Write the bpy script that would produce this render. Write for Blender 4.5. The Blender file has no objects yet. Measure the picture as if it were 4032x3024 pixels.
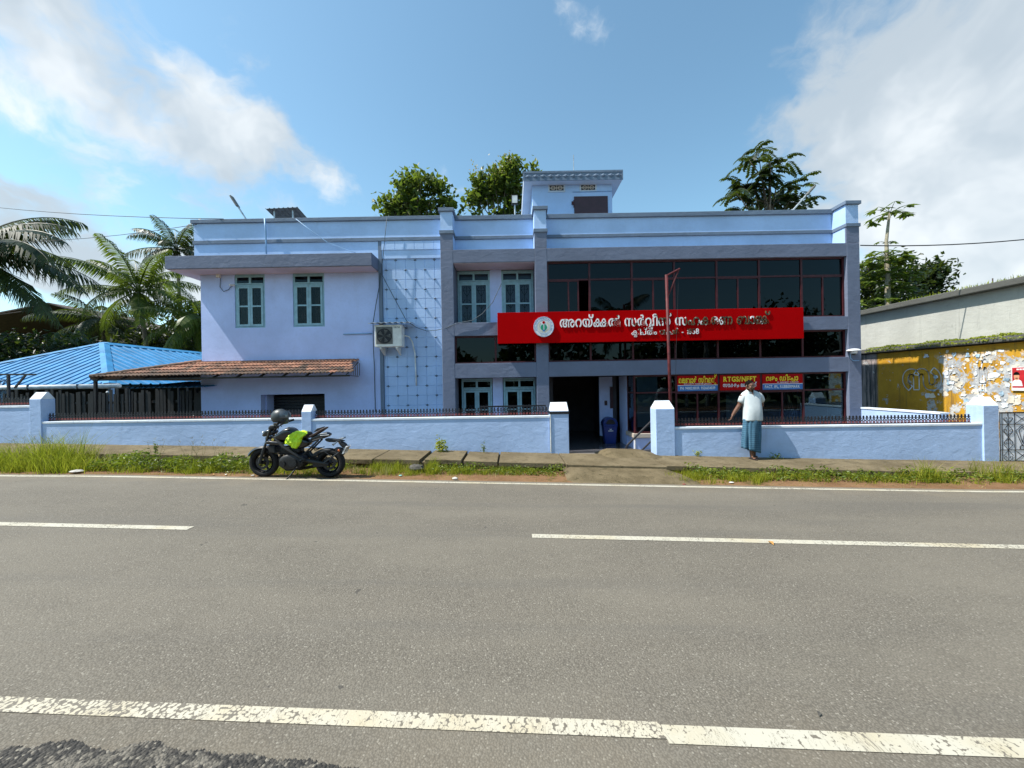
import bpy, math, random
from mathutils import Vector, Matrix, Euler
R = math.radians
sc = bpy.context.scene
COL = sc.collection
random.seed(7)

# ------------------------------------------------------------------ camera
F = 1514.0            # focal length in photo pixels (4032 wide)
HC = 1.75             # eye height above the road
RO = R(1.0)           # roll of the phone
cam = bpy.data.cameras.new('camera')
cam.sensor_width = 36.0
cam.lens = 36.0 * F / 4032.0
cam.clip_start = 0.05
cam.clip_end = 3000
cam_o = bpy.data.objects.new('camera', cam)
COL.objects.link(cam_o)
cam_o.location = (0, 0, HC)
cam_o.rotation_euler = (Matrix.Rotation(R(90), 3, 'X') @ Matrix.Rotation(-RO, 3, 'Z')).to_euler()
sc.camera = cam_o

def P(px, py, Y):
    """photo pixel -> world point on the plane y = Y"""
    u = px - 2016.0; v = 1512.0 - py
    u0 = u * math.cos(RO) + v * math.sin(RO)
    v0 = -u * math.sin(RO) + v * math.cos(RO)
    return Vector((u0 * Y / F, Y, HC + v0 * Y / F))

def D(px, py):
    return (P(px, py, 10) - Vector((0, 0, HC))).normalized()

# ------------------------------------------------------------------ light
SUN = Vector((0.68, 0.132, -1.0)).normalized()     # direction the light travels
sun = bpy.data.lights.new('sun', 'SUN')
sun.energy = 4.5
sun.angle = R(0.53)
sun.color = (1.0, 0.955, 0.88)
sun_o = bpy.data.objects.new('sun', sun)
COL.objects.link(sun_o)
sun_o.rotation_euler = (-SUN).to_track_quat('Z', 'Y').to_euler()
SKY_STRENGTH = 0.125
sc.view_settings.view_transform = 'Standard'
sc.view_settings.look = 'None'
sc.view_settings.exposure = 0.8
sc.view_settings.gamma = 1.0
sc.view_settings.use_curve_mapping = False
sc.cycles.max_bounces = 8
sc.cycles.transparent_max_bounces = 24
sc.cycles.caustics_reflective = False
sc.cycles.caustics_refractive = False

class NT:
    """tiny helper to write node graphs"""
    def __init__(s, tree): s.t = tree; s.n = tree.nodes; s.l = tree.links
    def node(s, kind, **kw):
        nd = s.n.new(kind)
        for k, v in kw.items(): setattr(nd, k, v)
        return nd
    def put(s, sock, val):
        if hasattr(val, 'is_output'): s.l.new(val, sock)
        else:
            if isinstance(val, (tuple, list)) and len(val) == 3 and len(sock.default_value) == 4: val = (*val, 1)
            sock.default_value = val
    def math(s, op, a, b=0.0, c=0.0, clamp=False):
        nd = s.node('ShaderNodeMath', operation=op); nd.use_clamp = clamp
        s.put(nd.inputs[0], a); s.put(nd.inputs[1], b); s.put(nd.inputs[2], c)
        return nd.outputs[0]
    def vmath(s, op, a, b=(0, 0, 0)):
        nd = s.node('ShaderNodeVectorMath', operation=op)
        s.put(nd.inputs[0], a); s.put(nd.inputs[1], b)
        return nd.outputs['Value'] if op in ('DOT_PRODUCT', 'LENGTH') else nd.outputs[0]
    def scale(s, a, k):
        nd = s.node('ShaderNodeMapping'); s.put(nd.inputs[0], a); nd.inputs['Scale'].default_value = k
        return nd.outputs[0]
    def noise(s, vec, scale, detail=4, rough=0.55, dist=0.0, out=0):
        nd = s.node('ShaderNodeTexNoise'); s.put(nd.inputs['Vector'], vec)
        nd.inputs['Scale'].default_value = scale; nd.inputs['Detail'].default_value = detail
        nd.inputs['Roughness'].default_value = rough; nd.inputs['Distortion'].default_value = dist
        return nd.outputs[out]
    def voro(s, vec, scale, feature='F1', out='Distance'):
        nd = s.node('ShaderNodeTexVoronoi', feature=feature); s.put(nd.inputs['Vector'], vec)
        nd.inputs['Scale'].default_value = scale
        return nd.outputs[out]
    def ramp(s, x, a, b, lo=0.0, hi=1.0):
        nd = s.node('ShaderNodeMapRange', interpolation_type='SMOOTHSTEP')
        s.put(nd.inputs[0], x); nd.inputs[1].default_value = a; nd.inputs[2].default_value = b
        nd.inputs[3].default_value = lo; nd.inputs[4].default_value = hi
        return nd.outputs[0]
    def mix(s, f, a, b, mode='MIX'):
        nd = s.node('ShaderNodeMix', data_type='RGBA', blend_type=mode)
        s.put(nd.inputs[0], f); s.put(nd.inputs[6], a); s.put(nd.inputs[7], b)
        return nd.outputs[2]
    def sep(s, v):
        nd = s.node('ShaderNodeSeparateXYZ'); s.put(nd.inputs[0], v); return nd.outputs
    def bump(s, h, strength, dist):
        nd = s.node('ShaderNodeBump'); s.put(nd.inputs['Height'], h)
        nd.inputs['Strength'].default_value = strength; nd.inputs['Distance'].default_value = dist
        return nd.outputs[0]

# ------------------------------------------------------------------ sky with clouds
w = bpy.data.worlds.new('World'); sc.world = w; w.use_nodes = True
g = NT(w.node_tree); g.n.clear()
sky = g.node('ShaderNodeTexSky', sky_type='NISHITA')
sky.sun_disc = False
sky.sun_elevation = math.asin(-SUN.z)
sky.sun_rotation = math.atan2(-SUN.x, -SUN.y)
sky.altitude = 0; sky.air_density = 1.0; sky.dust_density = 0.6; sky.ozone_density = 2.0
dirv = g.node('ShaderNodeTexCoord').outputs['Generated']
warp = g.noise(dirv, 3.0, 5, 0.6, 0, 1)
wv = g.vmath('ADD', dirv, g.vmath('MULTIPLY', g.vmath('SUBTRACT', warp, (0.5, 0.5, 0.5)), (0.20, 0.20, 0.20)))
def blob(cx, cy, rx, ry, tilt, gain):
    c = D(cx, cy)
    t1 = Vector((0, 0, 1)).cross(-c).normalized(); t2 = c.cross(t1).normalized()
    if t1.x < 0: t1 = -t1
    if t2.z < 0: t2 = -t2
    a = math.cos(tilt); b = math.sin(tilt)
    e1 = t1 * a + t2 * b; e2 = -t1 * b + t2 * a
    x = g.math('DIVIDE', g.vmath('DOT_PRODUCT', wv, tuple(e1)), rx)
    y = g.math('DIVIDE', g.vmath('DOT_PRODUCT', wv, tuple(e2)), ry)
    d = g.math('SQRT', g.math('ADD', g.math('MULTIPLY', x, x), g.math('MULTIPLY', y, y)))
    front = g.math('GREATER_THAN', g.vmath('DOT_PRODUCT', dirv, tuple(c)), 0.0)
    return g.math('MULTIPLY', g.math('MULTIPLY', g.ramp(d, 1.25, 0.25), front), gain)
BL = [(420, 300, 0.40, 0.13, R(-22), 0.62), (1000, 520, 0.34, 0.085, R(-20), 0.62), (60, 120, 0.32, 0.20, R(-20), 0.55),
      (860, 60, 0.16, 0.05, R(-35), 0.30), (3960, 620, 0.30, 0.36, R(25), 1.05), (3600, 560, 0.17, 0.14, R(30), 0.75),
      (4100, 250, 0.22, 0.22, R(35), 0.9), (3500, 860, 0.28, 0.11, 0, 0.8), (2960, 860, 0.24, 0.05, R(4), 0.55), (3850, 1060, 0.30, 0.12, 0, 0.8),
      (330, 1010, 0.36, 0.10, R(3), 0.75), (80, 800, 0.14, 0.06, R(-10), 0.5), (2280, 80, 0.10, 0.045, R(-20), 0.36),
      (2690, 640, 0.09, 0.03, R(15), 0.26), (1800, 730, 0.12, 0.03, R(-30), 0.28)]
acc = 0.0
for bdef in BL:
    v = blob(*bdef)
    acc = v if acc == 0.0 else g.math('MAXIMUM', acc, v)
n1 = g.noise(g.scale(wv, (1, 1, 1.7)), 4.2, 9, 0.58)
n2 = g.noise(g.scale(wv, (1, 1, 2.0)), 1.6, 4, 0.5)
base = g.math('ADD', g.math('MULTIPLY', g.math('SUBTRACT', n1, 0.5), 1.9), g.math('MULTIPLY', g.math('SUBTRACT', n2, 0.5), 0.5))
den = g.ramp(g.math('ADD', base, acc), 0.26, 0.70)
zz = g.sep(dirv)[2]
den = g.math('MULTIPLY', den, g.ramp(zz, -0.02, 0.03))
shade = g.noise(g.vmath('ADD', wv, (0.05, 0.0, 0.09)), 2.6, 5, 0.55)
cl = g.mix(g.ramp(shade, 0.36, 0.60), (2.7, 3.1, 3.45), (4.8, 5.0, 5.1))
skyt = g.mix(1.0, sky.outputs[0], (0.98, 1.16, 1.02), 'MULTIPLY')
skyc = g.mix(g.ramp(zz, 0.0, 0.34), g.mix(0.35, skyt, (3.0, 4.0, 4.9)), skyt)
bg = g.node('ShaderNodeBackground'); bg.inputs['Strength'].default_value = SKY_STRENGTH
g.l.new(g.mix(g.math('MULTIPLY', den, 0.93), skyc, cl), bg.inputs['Color'])
wo = g.node('ShaderNodeOutputWorld'); g.l.new(bg.outputs[0], wo.inputs['Surface'])

# ------------------------------------------------------------------ materials
M = {}
def new_mat(name):
    m = bpy.data.materials.new(name); m.use_nodes = True
    t = NT(m.node_tree); b = t.n['Principled BSDF']; o = t.n['Material Output']
    M[name] = m
    return m, t, b, o
def wpos(t): return t.node('ShaderNodeNewGeometry').outputs['Position']
def opos(t): return t.node('ShaderNodeTexCoord').outputs['Object']

def plain(name, col, rough=0.6, metal=0.0, var=0.12, vs=3.0, bs=0.0, bscale=40, spec=0.5, coords='w', coat=0.0):
    m, t, b, o = new_mat(name)
    p = wpos(t) if coords == 'w' else opos(t)
    if var > 0:
        n = t.noise(p, vs, 5, 0.6)
        lo = tuple(c * (1 - var) for c in col); hi = tuple(min(1, c * (1 + var)) for c in col)
        t.put(b.inputs['Base Color'], t.mix(t.ramp(n, 0.3, 0.7), lo, hi))
    else: t.put(b.inputs['Base Color'], col)
    b.inputs['Roughness'].default_value = rough; b.inputs['Metallic'].default_value = metal
    b.inputs['Specular IOR Level'].default_value = spec
    b.inputs['Coat Weight'].default_value = coat
    if bs > 0: t.put(b.inputs['Normal'], t.bump(t.noise(p, bscale, 6, 0.6), bs, 0.01))
    return m

def plaster(name, col, dirt=(0.25, 0.25, 0.24), dirt_amt=0.35, rough=0.75, lump=0.5, streak=0.5):
    m, t, b, o = new_mat(name)
    p = wpos(t)
    big = t.noise(p, 0.9, 5, 0.6); fine = t.noise(p, 14, 6, 0.65)
    c = t.mix(t.ramp(big, 0.3, 0.72), tuple(x * 0.88 for x in col), tuple(min(1, x * 1.07) for x in col))
    c = t.mix(t.math('MULTIPLY', t.ramp(fine, 0.45, 0.75), 0.18), c, tuple(x * 0.7 for x in col))
    st = t.noise(t.scale(p, (5.0, 5.0, 0.35)), 1.6, 5, 0.65)
    c = t.mix(t.math('MULTIPLY', t.ramp(st, 0.56, 0.80), dirt_amt * streak), c, dirt)
    sp = t.noise(p, 3.3, 7, 0.75)
    c = t.mix(t.math('MULTIPLY', t.ramp(sp, 0.60, 0.78), dirt_amt), c, dirt)
    t.put(b.inputs['Base Color'], c)
    b.inputs['Roughness'].default_value = rough
    b.inputs['Specular IOR Level'].default_value = 0.25
    trow = t.noise(t.scale(p, (1, 1, 1.5)), 5, 5, 0.6, 0.5)
    h = t.math('ADD', t.math('MULTIPLY', trow, 1.0), t.math('MULTIPLY', t.noise(p, 90, 4, 0.6), 0.18))
    t.put(b.inputs['Normal'], t.bump(h, lump, 0.02))
    return m

plaster('plaster_blue', (0.43, 0.595, 0.87), dirt_amt=0.20, lump=0.18)
plaster('plaster_lavender', (0.50, 0.61, 0.94), dirt_amt=0.14, lump=0.22)
plaster('plaster_grey', (0.148, 0.175, 0.248), dirt=(0.16, 0.20, 0.26), dirt_amt=0.35, lump=0.55)
plaster('plaster_fence', (0.41, 0.545, 0.79), dirt=(0.17, 0.2, 0.25), dirt_amt=0.36, lump=0.40)
plaster('plaster_cap', (0.72, 0.78, 0.86), dirt=(0.4, 0.42, 0.45), dirt_amt=0.2, lump=0.4)
plaster('plaster_white', (0.56, 0.62, 0.70), dirt=(0.35, 0.36, 0.38), dirt_amt=0.2)
plaster('soffit_pink', (0.56, 0.50, 0.60), dirt=(0.40, 0.38, 0.42), dirt_amt=0.2, lump=0.2)
plaster('coping_grey', (0.15, 0.20, 0.275), dirt=(0.10, 0.11, 0.12), dirt_amt=0.5, lump=0.5)
plaster('old_concrete', (0.44, 0.44, 0.40), dirt=(0.13, 0.13, 0.11), dirt_amt=0.75, lump=0.6, streak=1.0)
plaster('dark_concrete', (0.10, 0.10, 0.09), dirt=(0.03, 0.035, 0.03), dirt_amt=0.8, lump=0.8)
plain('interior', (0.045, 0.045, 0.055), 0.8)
plain('floor_tile', (0.09, 0.09, 0.10), 0.15, var=0.2)
plain('maroon', (0.060, 0.013, 0.017), 0.45, var=0.25, vs=9, spec=0.3)
plain('maroon_door', (0.045, 0.013, 0.02), 0.45, var=0.2)
plain('teal_wood', (0.24, 0.42, 0.50), 0.50, var=0.12, vs=8, bs=0.1)
plain('iron_black', (0.012, 0.012, 0.016), 0.45, var=0.3, vs=20)
plain('iron_red', (0.20, 0.035, 0.03), 0.55, var=0.35, vs=30)
plain('pole_red', (0.085, 0.016, 0.018), 0.55, var=0.35, vs=9, spec=0.25)
plain('sign_red', (0.40, 0.001, 0.002), 0.5, var=0.04, vs=1.5, spec=0.02)
plain('sign_red_small', (0.42, 0.003, 0.004), 0.5, var=0.06, spec=0.1)
plain('sign_blue', (0.04, 0.16, 0.42), 0.4, var=0.08)
plain('sign_yellow', (0.85, 0.66, 0.02), 0.45, var=0.05)
plain('white_paint', (0.68, 0.69, 0.70), 0.5, var=0.05)
plain('gate_white', (0.80, 0.83, 0.90), 0.5, var=0.05)
plain('emblem_green', (0.01, 0.27, 0.15), 0.4, var=0.05)
plain('emblem_gold', (0.55, 0.42, 0.10), 0.4, var=0.05)
plain('emblem_blue', (0.03, 0.16, 0.45), 0.4, var=0.05)
plain('cream_stone', (0.50, 0.43, 0.36), 0.5, var=0.1)
plain('black_stone', (0.02, 0.025, 0.022), 0.25, var=0.3)
plain('bin_blue', (0.008, 0.035, 0.20), 0.35, var=0.1)
plain('pvc_blue', (0.23, 0.40, 0.62), 0.5, var=0.15)
plain('pvc_white', (0.62, 0.64, 0.63), 0.45, var=0.2, vs=6)
plain('cable', (0.035, 0.06, 0.085), 0.6, var=0.1)
plain('cable_black', (0.01, 0.01, 0.012), 0.6, var=0.1)
plain('galv', (0.42, 0.45, 0.47), 0.4, 0.6, var=0.3, vs=9)
plain('sheet_dark', (0.012, 0.014, 0.016), 0.5, 0.3, var=0.3)
plain('sheet_blue', (0.032, 0.190, 0.385), 0.6, 0.0, var=0.22, vs=2.2, bs=0.05, spec=0.2)
plain('sheet_rust', (0.075, 0.05, 0.042), 0.7, 0.0, var=0.45, vs=4)
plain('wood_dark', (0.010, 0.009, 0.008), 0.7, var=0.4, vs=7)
plain('ac_white', (0.70, 0.70, 0.66), 0.4, var=0.12, vs=5)
plain('ac_grey', (0.12, 0.12, 0.11), 0.5, var=0.3, vs=12)
plain('curtain', (0.28, 0.22, 0.18), 0.9, var=0.3, vs=5)
plain('curtain_red', (0.30, 0.03, 0.03), 0.9, var=0.3, vs=5)
plain('bark', (0.14, 0.11, 0.085), 0.9, var=0.4, vs=14, bs=0.6, bscale=25)
plain('bark_pale', (0.27, 0.24, 0.17), 0.9, var=0.3, vs=14, bs=0.6, bscale=25)
plain('skin', (0.135, 0.062, 0.037), 0.5, var=0.10, vs=25, coords='o')
plain('hair', (0.005, 0.004, 0.004), 0.9, var=0.2, vs=60, coords='o', spec=0.08)
plain('eye_white', (0.6, 0.58, 0.55), 0.3, var=0)
plain('shirt', (0.50, 0.55, 0.565), 0.85, var=0.05, vs=12, bs=0.3, bscale=14, coords='o')
plain('sandal', (0.03, 0.022, 0.02), 0.6, var=0.2)
plain('bike_black', (0.004, 0.0045, 0.0055), 0.32, 0.0, var=0.15, coat=0.6)
plain('bike_matt', (0.0065, 0.007, 0.0075), 0.55, 0.0, var=0.25, vs=12)
plain('bike_grey', (0.03, 0.033, 0.036), 0.4, 0.5, var=0.25, vs=12)
plain('tyre', (0.006, 0.006, 0.006), 0.85, var=0.3, vs=20, bs=0.4, bscale=60)
plain('alloy', (0.012, 0.012, 0.014), 0.35, 0.6, var=0.2)
plain('steel', (0.45, 0.45, 0.45), 0.3, 0.9, var=0.15)
plain('seat_brown', (0.065, 0.045, 0.038), 0.75, var=0.3, vs=15)
plain('amber', (0.55, 0.13, 0.03), 0.3, var=0)
plain('tail_red', (0.35, 0.02, 0.02), 0.3, var=0)
plain('mirror', (0.55, 0.6, 0.65), 0.08, 0.9, var=0)
plain('helmet_matt', (0.035, 0.042, 0.045), 0.42, var=0.1, coords='o')
plain('visor', (0.14, 0.15, 0.16), 0.12, 0.2, var=0)
plain('hivis', (0.56, 0.80, 0.015), 0.6, var=0.1, vs=18, bs=0.35, bscale=20, coords='o')
plain('stone_pale', (0.42, 0.40, 0.36), 0.8, var=0.3, vs=20, bs=0.5)
plain('stone_dark', (0.07, 0.065, 0.055), 0.85, var=0.4, vs=20, bs=0.5)
plain('litter_teal', (0.20, 0.55, 0.52), 0.5, var=0.1)
plain('litter_white', (0.68, 0.66, 0.62), 0.6, var=0.15)
plain('dry_leaf', (0.42, 0.22, 0.06), 0.7, var=0.3, vs=30)
plain('poster_red', (0.42, 0.015, 0.02), 0.5, var=0.2, vs=5)
plain('poster_skin', (0.55, 0.26, 0.15), 0.5, var=0.1)
plain('poster_pink', (0.62, 0.35, 0.35), 0.6, var=0.3, vs=5)
plain('paper', (0.66, 0.70, 0.74), 0.75, var=0.18, vs=6)
plain('paper_cream', (0.62, 0.56, 0.46), 0.75, var=0.22, vs=6)
plain('paper_print', (0.30, 0.42, 0.52), 0.75, var=0.5, vs=14)
plain('van_white', (0.30, 0.30, 0.29), 0.4, var=0.1)
plain('net_green', (0.03, 0.05, 0.06), 0.8, var=0.2)
plain('pole_concrete', (0.30, 0.29, 0.27), 0.85, var=0.2, vs=3)

def glass(name, tint, refl=1.0, rough=0.0):
    m, t, b, o = new_mat(name)
    t.n.remove(b)
    tr = t.node('ShaderNodeBsdfTransparent'); t.put(tr.inputs[0], tint)
    gl = t.node('ShaderNodeBsdfGlossy'); gl.inputs['Roughness'].default_value = rough
    t.put(gl.inputs['Color'], (0.72, 0.92, 1.0))
    fr = t.node('ShaderNodeFresnel'); fr.inputs['IOR'].default_value = 1.5
    p = wpos(t)
    t.put(gl.inputs['Normal'], t.bump(t.noise(p, 1.3, 2, 0.5), 0.05, 0.05))
    mx = t.node('ShaderNodeMixShader')
    t.l.new(t.math('MULTIPLY', fr.outputs[0], refl, clamp=True), mx.inputs[0])
    t.l.new(tr.outputs[0], mx.inputs[1]); t.l.new(gl.outputs[0], mx.inputs[2])
    t.l.new(mx.outputs[0], o.inputs[0])
    return m
glass('glass_dark', (0.035, 0.075, 0.095), 0.50)
glass('glass_clear', (0.45, 0.52, 0.55), 0.9)
glass('glass_pane', (0.50, 0.53, 0.54), 0.32)

def leafmat(name, c1, c2, trans=0.45, rough=0.45, spec=0.4):
    m, t, b, o = new_mat(name)
    rnd = t.node('ShaderNodeNewGeometry').outputs['Random Per Island']
    c = t.mix(rnd, c1, c2)
    c = t.mix(t.math('MULTIPLY', t.ramp(t.noise(wpos(t), 0.8, 3), 0.35, 0.7), 0.35), c, tuple(x * 0.6 for x in c1))
    t.put(b.inputs['Base Color'], c); b.inputs['Roughness'].default_value = rough
    b.inputs['Specular IOR Level'].default_value = spec
    tl = t.node('ShaderNodeBsdfTranslucent'); t.put(tl.inputs[0], t.mix(0.35, c, (0.30, 0.42, 0.03)))
    mx = t.node('ShaderNodeMixShader'); mx.inputs[0].default_value = trans
    t.l.new(b.outputs[0], mx.inputs[1]); t.l.new(tl.outputs[0], mx.inputs[2]); t.l.new(mx.outputs[0], o.inputs[0])
    return m
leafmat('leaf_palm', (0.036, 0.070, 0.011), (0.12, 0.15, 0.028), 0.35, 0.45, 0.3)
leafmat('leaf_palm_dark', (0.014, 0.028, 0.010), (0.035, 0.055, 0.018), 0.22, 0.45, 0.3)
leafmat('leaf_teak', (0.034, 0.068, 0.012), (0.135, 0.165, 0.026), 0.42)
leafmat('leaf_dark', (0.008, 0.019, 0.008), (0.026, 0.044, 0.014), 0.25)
leafmat('leaf_light', (0.045, 0.09, 0.014), (0.14, 0.18, 0.03), 0.4)
leafmat('flower_dry', (0.35, 0.26, 0.10), (0.45, 0.36, 0.16), 0.3)
leafmat('grass_lush', (0.17, 0.215, 0.012), (0.44, 0.42, 0.045), 0.5, 0.55, 0.2)
leafmat('grass_dry', (0.34, 0.29, 0.12), (0.52, 0.46, 0.22), 0.4, 0.6, 0.2)
leafmat('weed_leaf', (0.06, 0.105, 0.010), (0.23, 0.27, 0.028), 0.4)
leafmat('moss', (0.16, 0.215, 0.012), (0.36, 0.38, 0.03), 0.35)

# asphalt
def asphalt():
    m, t, b, o = new_mat('asphalt')
    p = wpos(t)
    st = t.voro(p, 95, 'F1', 'Color'); sd = t.voro(p, 95)
    sr = t.sep(st)[0]
    c = t.mix(t.ramp(sr, 0.0, 1.0), (0.134, 0.119, 0.095), (0.164, 0.148, 0.121))
    c = t.mix(t.ramp(sr, 0.93, 0.97), c, (0.25, 0.23, 0.19))
    c = t.mix(t.ramp(sd, 0.42, 0.66), c, (0.100, 0.089, 0.072))
    big = t.noise(t.scale(p, (0.35, 1.0, 1)), 0.9, 6, 0.62)
    c = t.mix(t.math('MULTIPLY', t.ramp(big, 0.35, 0.7), 0.40), c, (0.19, 0.17, 0.135))
    tr = t.noise(t.scale(p, (0.08, 1.4, 1)), 1.0, 4, 0.6)
    c = t.mix(t.math('MULTIPLY', t.ramp(tr, 0.5, 0.72), 0.50), c, (0.098, 0.092, 0.082))
    pt = t.noise(p, 2.6, 7, 0.7)
    c = t.mix(t.math('MULTIPLY', t.ramp(pt, 0.60, 0.74), 0.35), c, (0.085, 0.075, 0.06))
    yy = t.math('ADD', t.sep(p)[1], t.math('MULTIPLY', t.sep(p)[0], 0.035))
    dn = t.math('ADD', yy, t.math('MULTIPLY', t.math('SUBTRACT', t.noise(p, 1.7, 6, 0.7), 0.5), 1.6))
    c = t.mix(t.math('MULTIPLY', t.ramp(dn, 6.25, 7.0), 0.45), c, (0.20, 0.165, 0.115))
    c = t.mix(t.math('MULTIPLY', t.ramp(dn, 2.2, 1.3), 0.40), c, (0.165, 0.135, 0.095))
    spk = t.noise(p, 6.5, 3, 0.5)
    c = t.mix(t.math('MULTIPLY', t.ramp(spk, 0.735, 0.755), 0.7), c, (0.05, 0.046, 0.042))
    t.put(b.inputs['Base Color'], c)
    b.inputs['Roughness'].default_value = 0.85; b.inputs['Specular IOR Level'].default_value = 0.25
    h = t.math('SUBTRACT', t.noise(p, 60, 4, 0.65), t.math('MULTIPLY', sd, 0.9))
    t.put(b.inputs['Normal'], t.bump(h, 0.45, 0.007))
    return m
asphalt()

def line_paint(name, wear, col):
    m, t, b, o = new_mat(name)
    p = wpos(t)
    sd = t.voro(p, 55, 'F1'); n = t.noise(p, 5.5, 6, 0.7); nb = t.noise(t.scale(p, (0.5, 1, 1)), 1.1, 3, 0.5)
    fac = t.math('ADD', t.math('MULTIPLY', sd, 0.95), t.math('ADD', t.math('MULTIPLY', n, 0.8), t.math('MULTIPLY', nb, 0.9)))
    worn = t.ramp(fac, 1.62 - wear, 1.74 - wear)
    crk = t.noise(t.scale(p, (2.2, 0.5, 1)), 2.0, 6, 0.75, 1.2)
    worn = t.math('MAXIMUM', worn, t.ramp(t.math('ABSOLUTE', t.math('SUBTRACT', crk, 0.5)), 0.008, 0.0))
    cc = t.mix(t.ramp(t.noise(p, 2.0, 5), 0.4, 0.75), col, tuple(x * y for x, y in zip(col, (0.93, 0.86, 0.72))))
    t.put(b.inputs['Base Color'], t.mix(worn, cc, (0.135, 0.118, 0.092)))
    b.inputs['Roughness'].default_value = 0.7
    t.put(b.inputs['Normal'], t.bump(t.noise(p, 70, 4, 0.6), 0.5, 0.004))
    return m
line_paint('line_white', 0.09, (0.43, 0.405, 0.33))
line_paint('line_worn', 0.24, (0.44, 0.405, 0.32))

def ground_mat(name, c1, c2, c3, s=1.0, bs=0.8):
    m, t, b, o = new_mat(name)
    p = wpos(t)
    c = t.mix(t.ramp(t.noise(p, 1.4 * s, 6, 0.65), 0.3, 0.7), c1, c2)
    c = t.mix(t.ramp(t.noise(p, 5 * s, 7, 0.7), 0.52, 0.7), c, c3)
    c = t.mix(t.math('MULTIPLY', t.ramp(t.noise(p, 45, 4, 0.7), 0.5, 0.75), 0.4), c, tuple(x * 0.5 for x in c1))
    t.put(b.inputs['Base Color'], c); b.inputs['Roughness'].default_value = 0.95
    b.inputs['Specular IOR Level'].default_value = 0.15
    t.put(b.inputs['Normal'], t.bump(t.noise(p, 22, 8, 0.7), bs, 0.03))
    return m
ground_mat('soil', (0.15, 0.080, 0.040), (0.23, 0.135, 0.070), (0.085, 0.070, 0.025))
ground_mat('slab_concrete', (0.115, 0.090, 0.052), (0.185, 0.148, 0.090), (0.065, 0.052, 0.028), 1.2, 0.6)
ground_mat('apron_concrete', (0.105, 0.082, 0.046), (0.175, 0.138, 0.082), (0.06, 0.05, 0.025), 2.0, 0.9)
def dark_strip():  # dark speckled grain for the strip at the near left
    m, t, b, o = new_mat('dark_strip')
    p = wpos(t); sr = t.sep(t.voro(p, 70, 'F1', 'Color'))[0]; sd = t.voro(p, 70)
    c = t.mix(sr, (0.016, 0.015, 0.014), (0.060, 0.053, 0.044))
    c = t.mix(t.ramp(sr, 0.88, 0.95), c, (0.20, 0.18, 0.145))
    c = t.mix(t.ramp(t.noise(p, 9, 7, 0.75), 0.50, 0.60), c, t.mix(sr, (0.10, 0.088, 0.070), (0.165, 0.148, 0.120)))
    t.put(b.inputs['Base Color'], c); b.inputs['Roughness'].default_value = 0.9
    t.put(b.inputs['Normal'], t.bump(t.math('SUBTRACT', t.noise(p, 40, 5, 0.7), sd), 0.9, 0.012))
dark_strip()
ground_mat('yard', (0.16, 0.15, 0.14), (0.22, 0.20, 0.18), (0.10, 0.10, 0.08))
ground_mat('terrain', (0.06, 0.08, 0.03), (0.11, 0.10, 0.05), (0.05, 0.07, 0.02))

def clay(name, c1, c2, c3):
    m, t, b, o = new_mat(name)
    rnd = t.node('ShaderNodeObjectInfo').outputs['Random']
    p = wpos(t)
    c = t.mix(rnd, c1, c2)
    c = t.mix(t.ramp(t.noise(p, 9, 6, 0.7), 0.42, 0.68), c, c3)
    t.put(b.inputs['Base Color'], c); b.inputs['Roughness'].default_value = 0.85
    t.put(b.inputs['Normal'], t.bump(t.noise(p, 60, 5, 0.6), 0.4, 0.005))
clay('clay_new', (0.34, 0.165, 0.10), (0.44, 0.225, 0.14), (0.22, 0.10, 0.065))
clay('clay_mid', (0.20, 0.10, 0.065), (0.30, 0.15, 0.095), (0.12, 0.08, 0.055))
clay('clay_old', (0.10, 0.065, 0.045), (0.20, 0.115, 0.07), (0.05, 0.042, 0.035))

# sign letters: white skin that has flaked off to a brown base, more towards one end
def letter_mat():
    m, t, b, o = new_mat('letter_flaking')
    p = wpos(t)
    n = t.noise(p, 4.2, 5, 0.65)
    x = t.sep(p)[0]
    f = t.math('ADD', n, t.ramp(x, 1.2, 7.4, -0.17, 0.11))
    camo = t.mix(t.ramp(t.noise(p, 16, 4, 0.6), 0.42, 0.58), (0.022, 0.016, 0.008), (0.15, 0.10, 0.045))
    t.put(b.inputs['Base Color'], t.mix(t.ramp(f, 0.485, 0.50), (0.82, 0.82, 0.82), camo))
    b.inputs['Roughness'].default_value = 0.4
letter_mat()

def lungi_mat():
    m, t, b, o = new_mat('lungi_check')
    p = opos(t)
    s = t.sep(p)
    ang = t.math('MULTIPLY', t.math('ARCTAN2', s[1], s[0]), 0.2)
    def stripes(v, per, wd):
        return t.math('LESS_THAN', t.math('FRACT', t.math('DIVIDE', v, per)), wd)
    c = t.mix(t.ramp(t.noise(p, 7, 4), 0.3, 0.7), (0.026, 0.098, 0.165), (0.048, 0.145, 0.225))
    c = t.mix(t.math('MULTIPLY', stripes(s[2], 0.045, 0.30), 0.40), c, (0.03, 0.05, 0.09))
    c = t.mix(t.math('MULTIPLY', stripes(ang, 0.035, 0.25), 0.40), c, (0.02, 0.045, 0.09))
    c = t.mix(t.math('MULTIPLY', stripes(t.math('ADD', s[2], 0.015), 0.045, 0.12), 0.25), c, (0.25, 0.42, 0.5))
    t.put(b.inputs['Base Color'], c); b.inputs['Roughness'].default_value = 0.9
    t.put(b.inputs['Normal'], t.bump(t.noise(t.scale(p, (1, 1, 0.25)), 14, 4), 0.4, 0.02))
lungi_mat()

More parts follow.
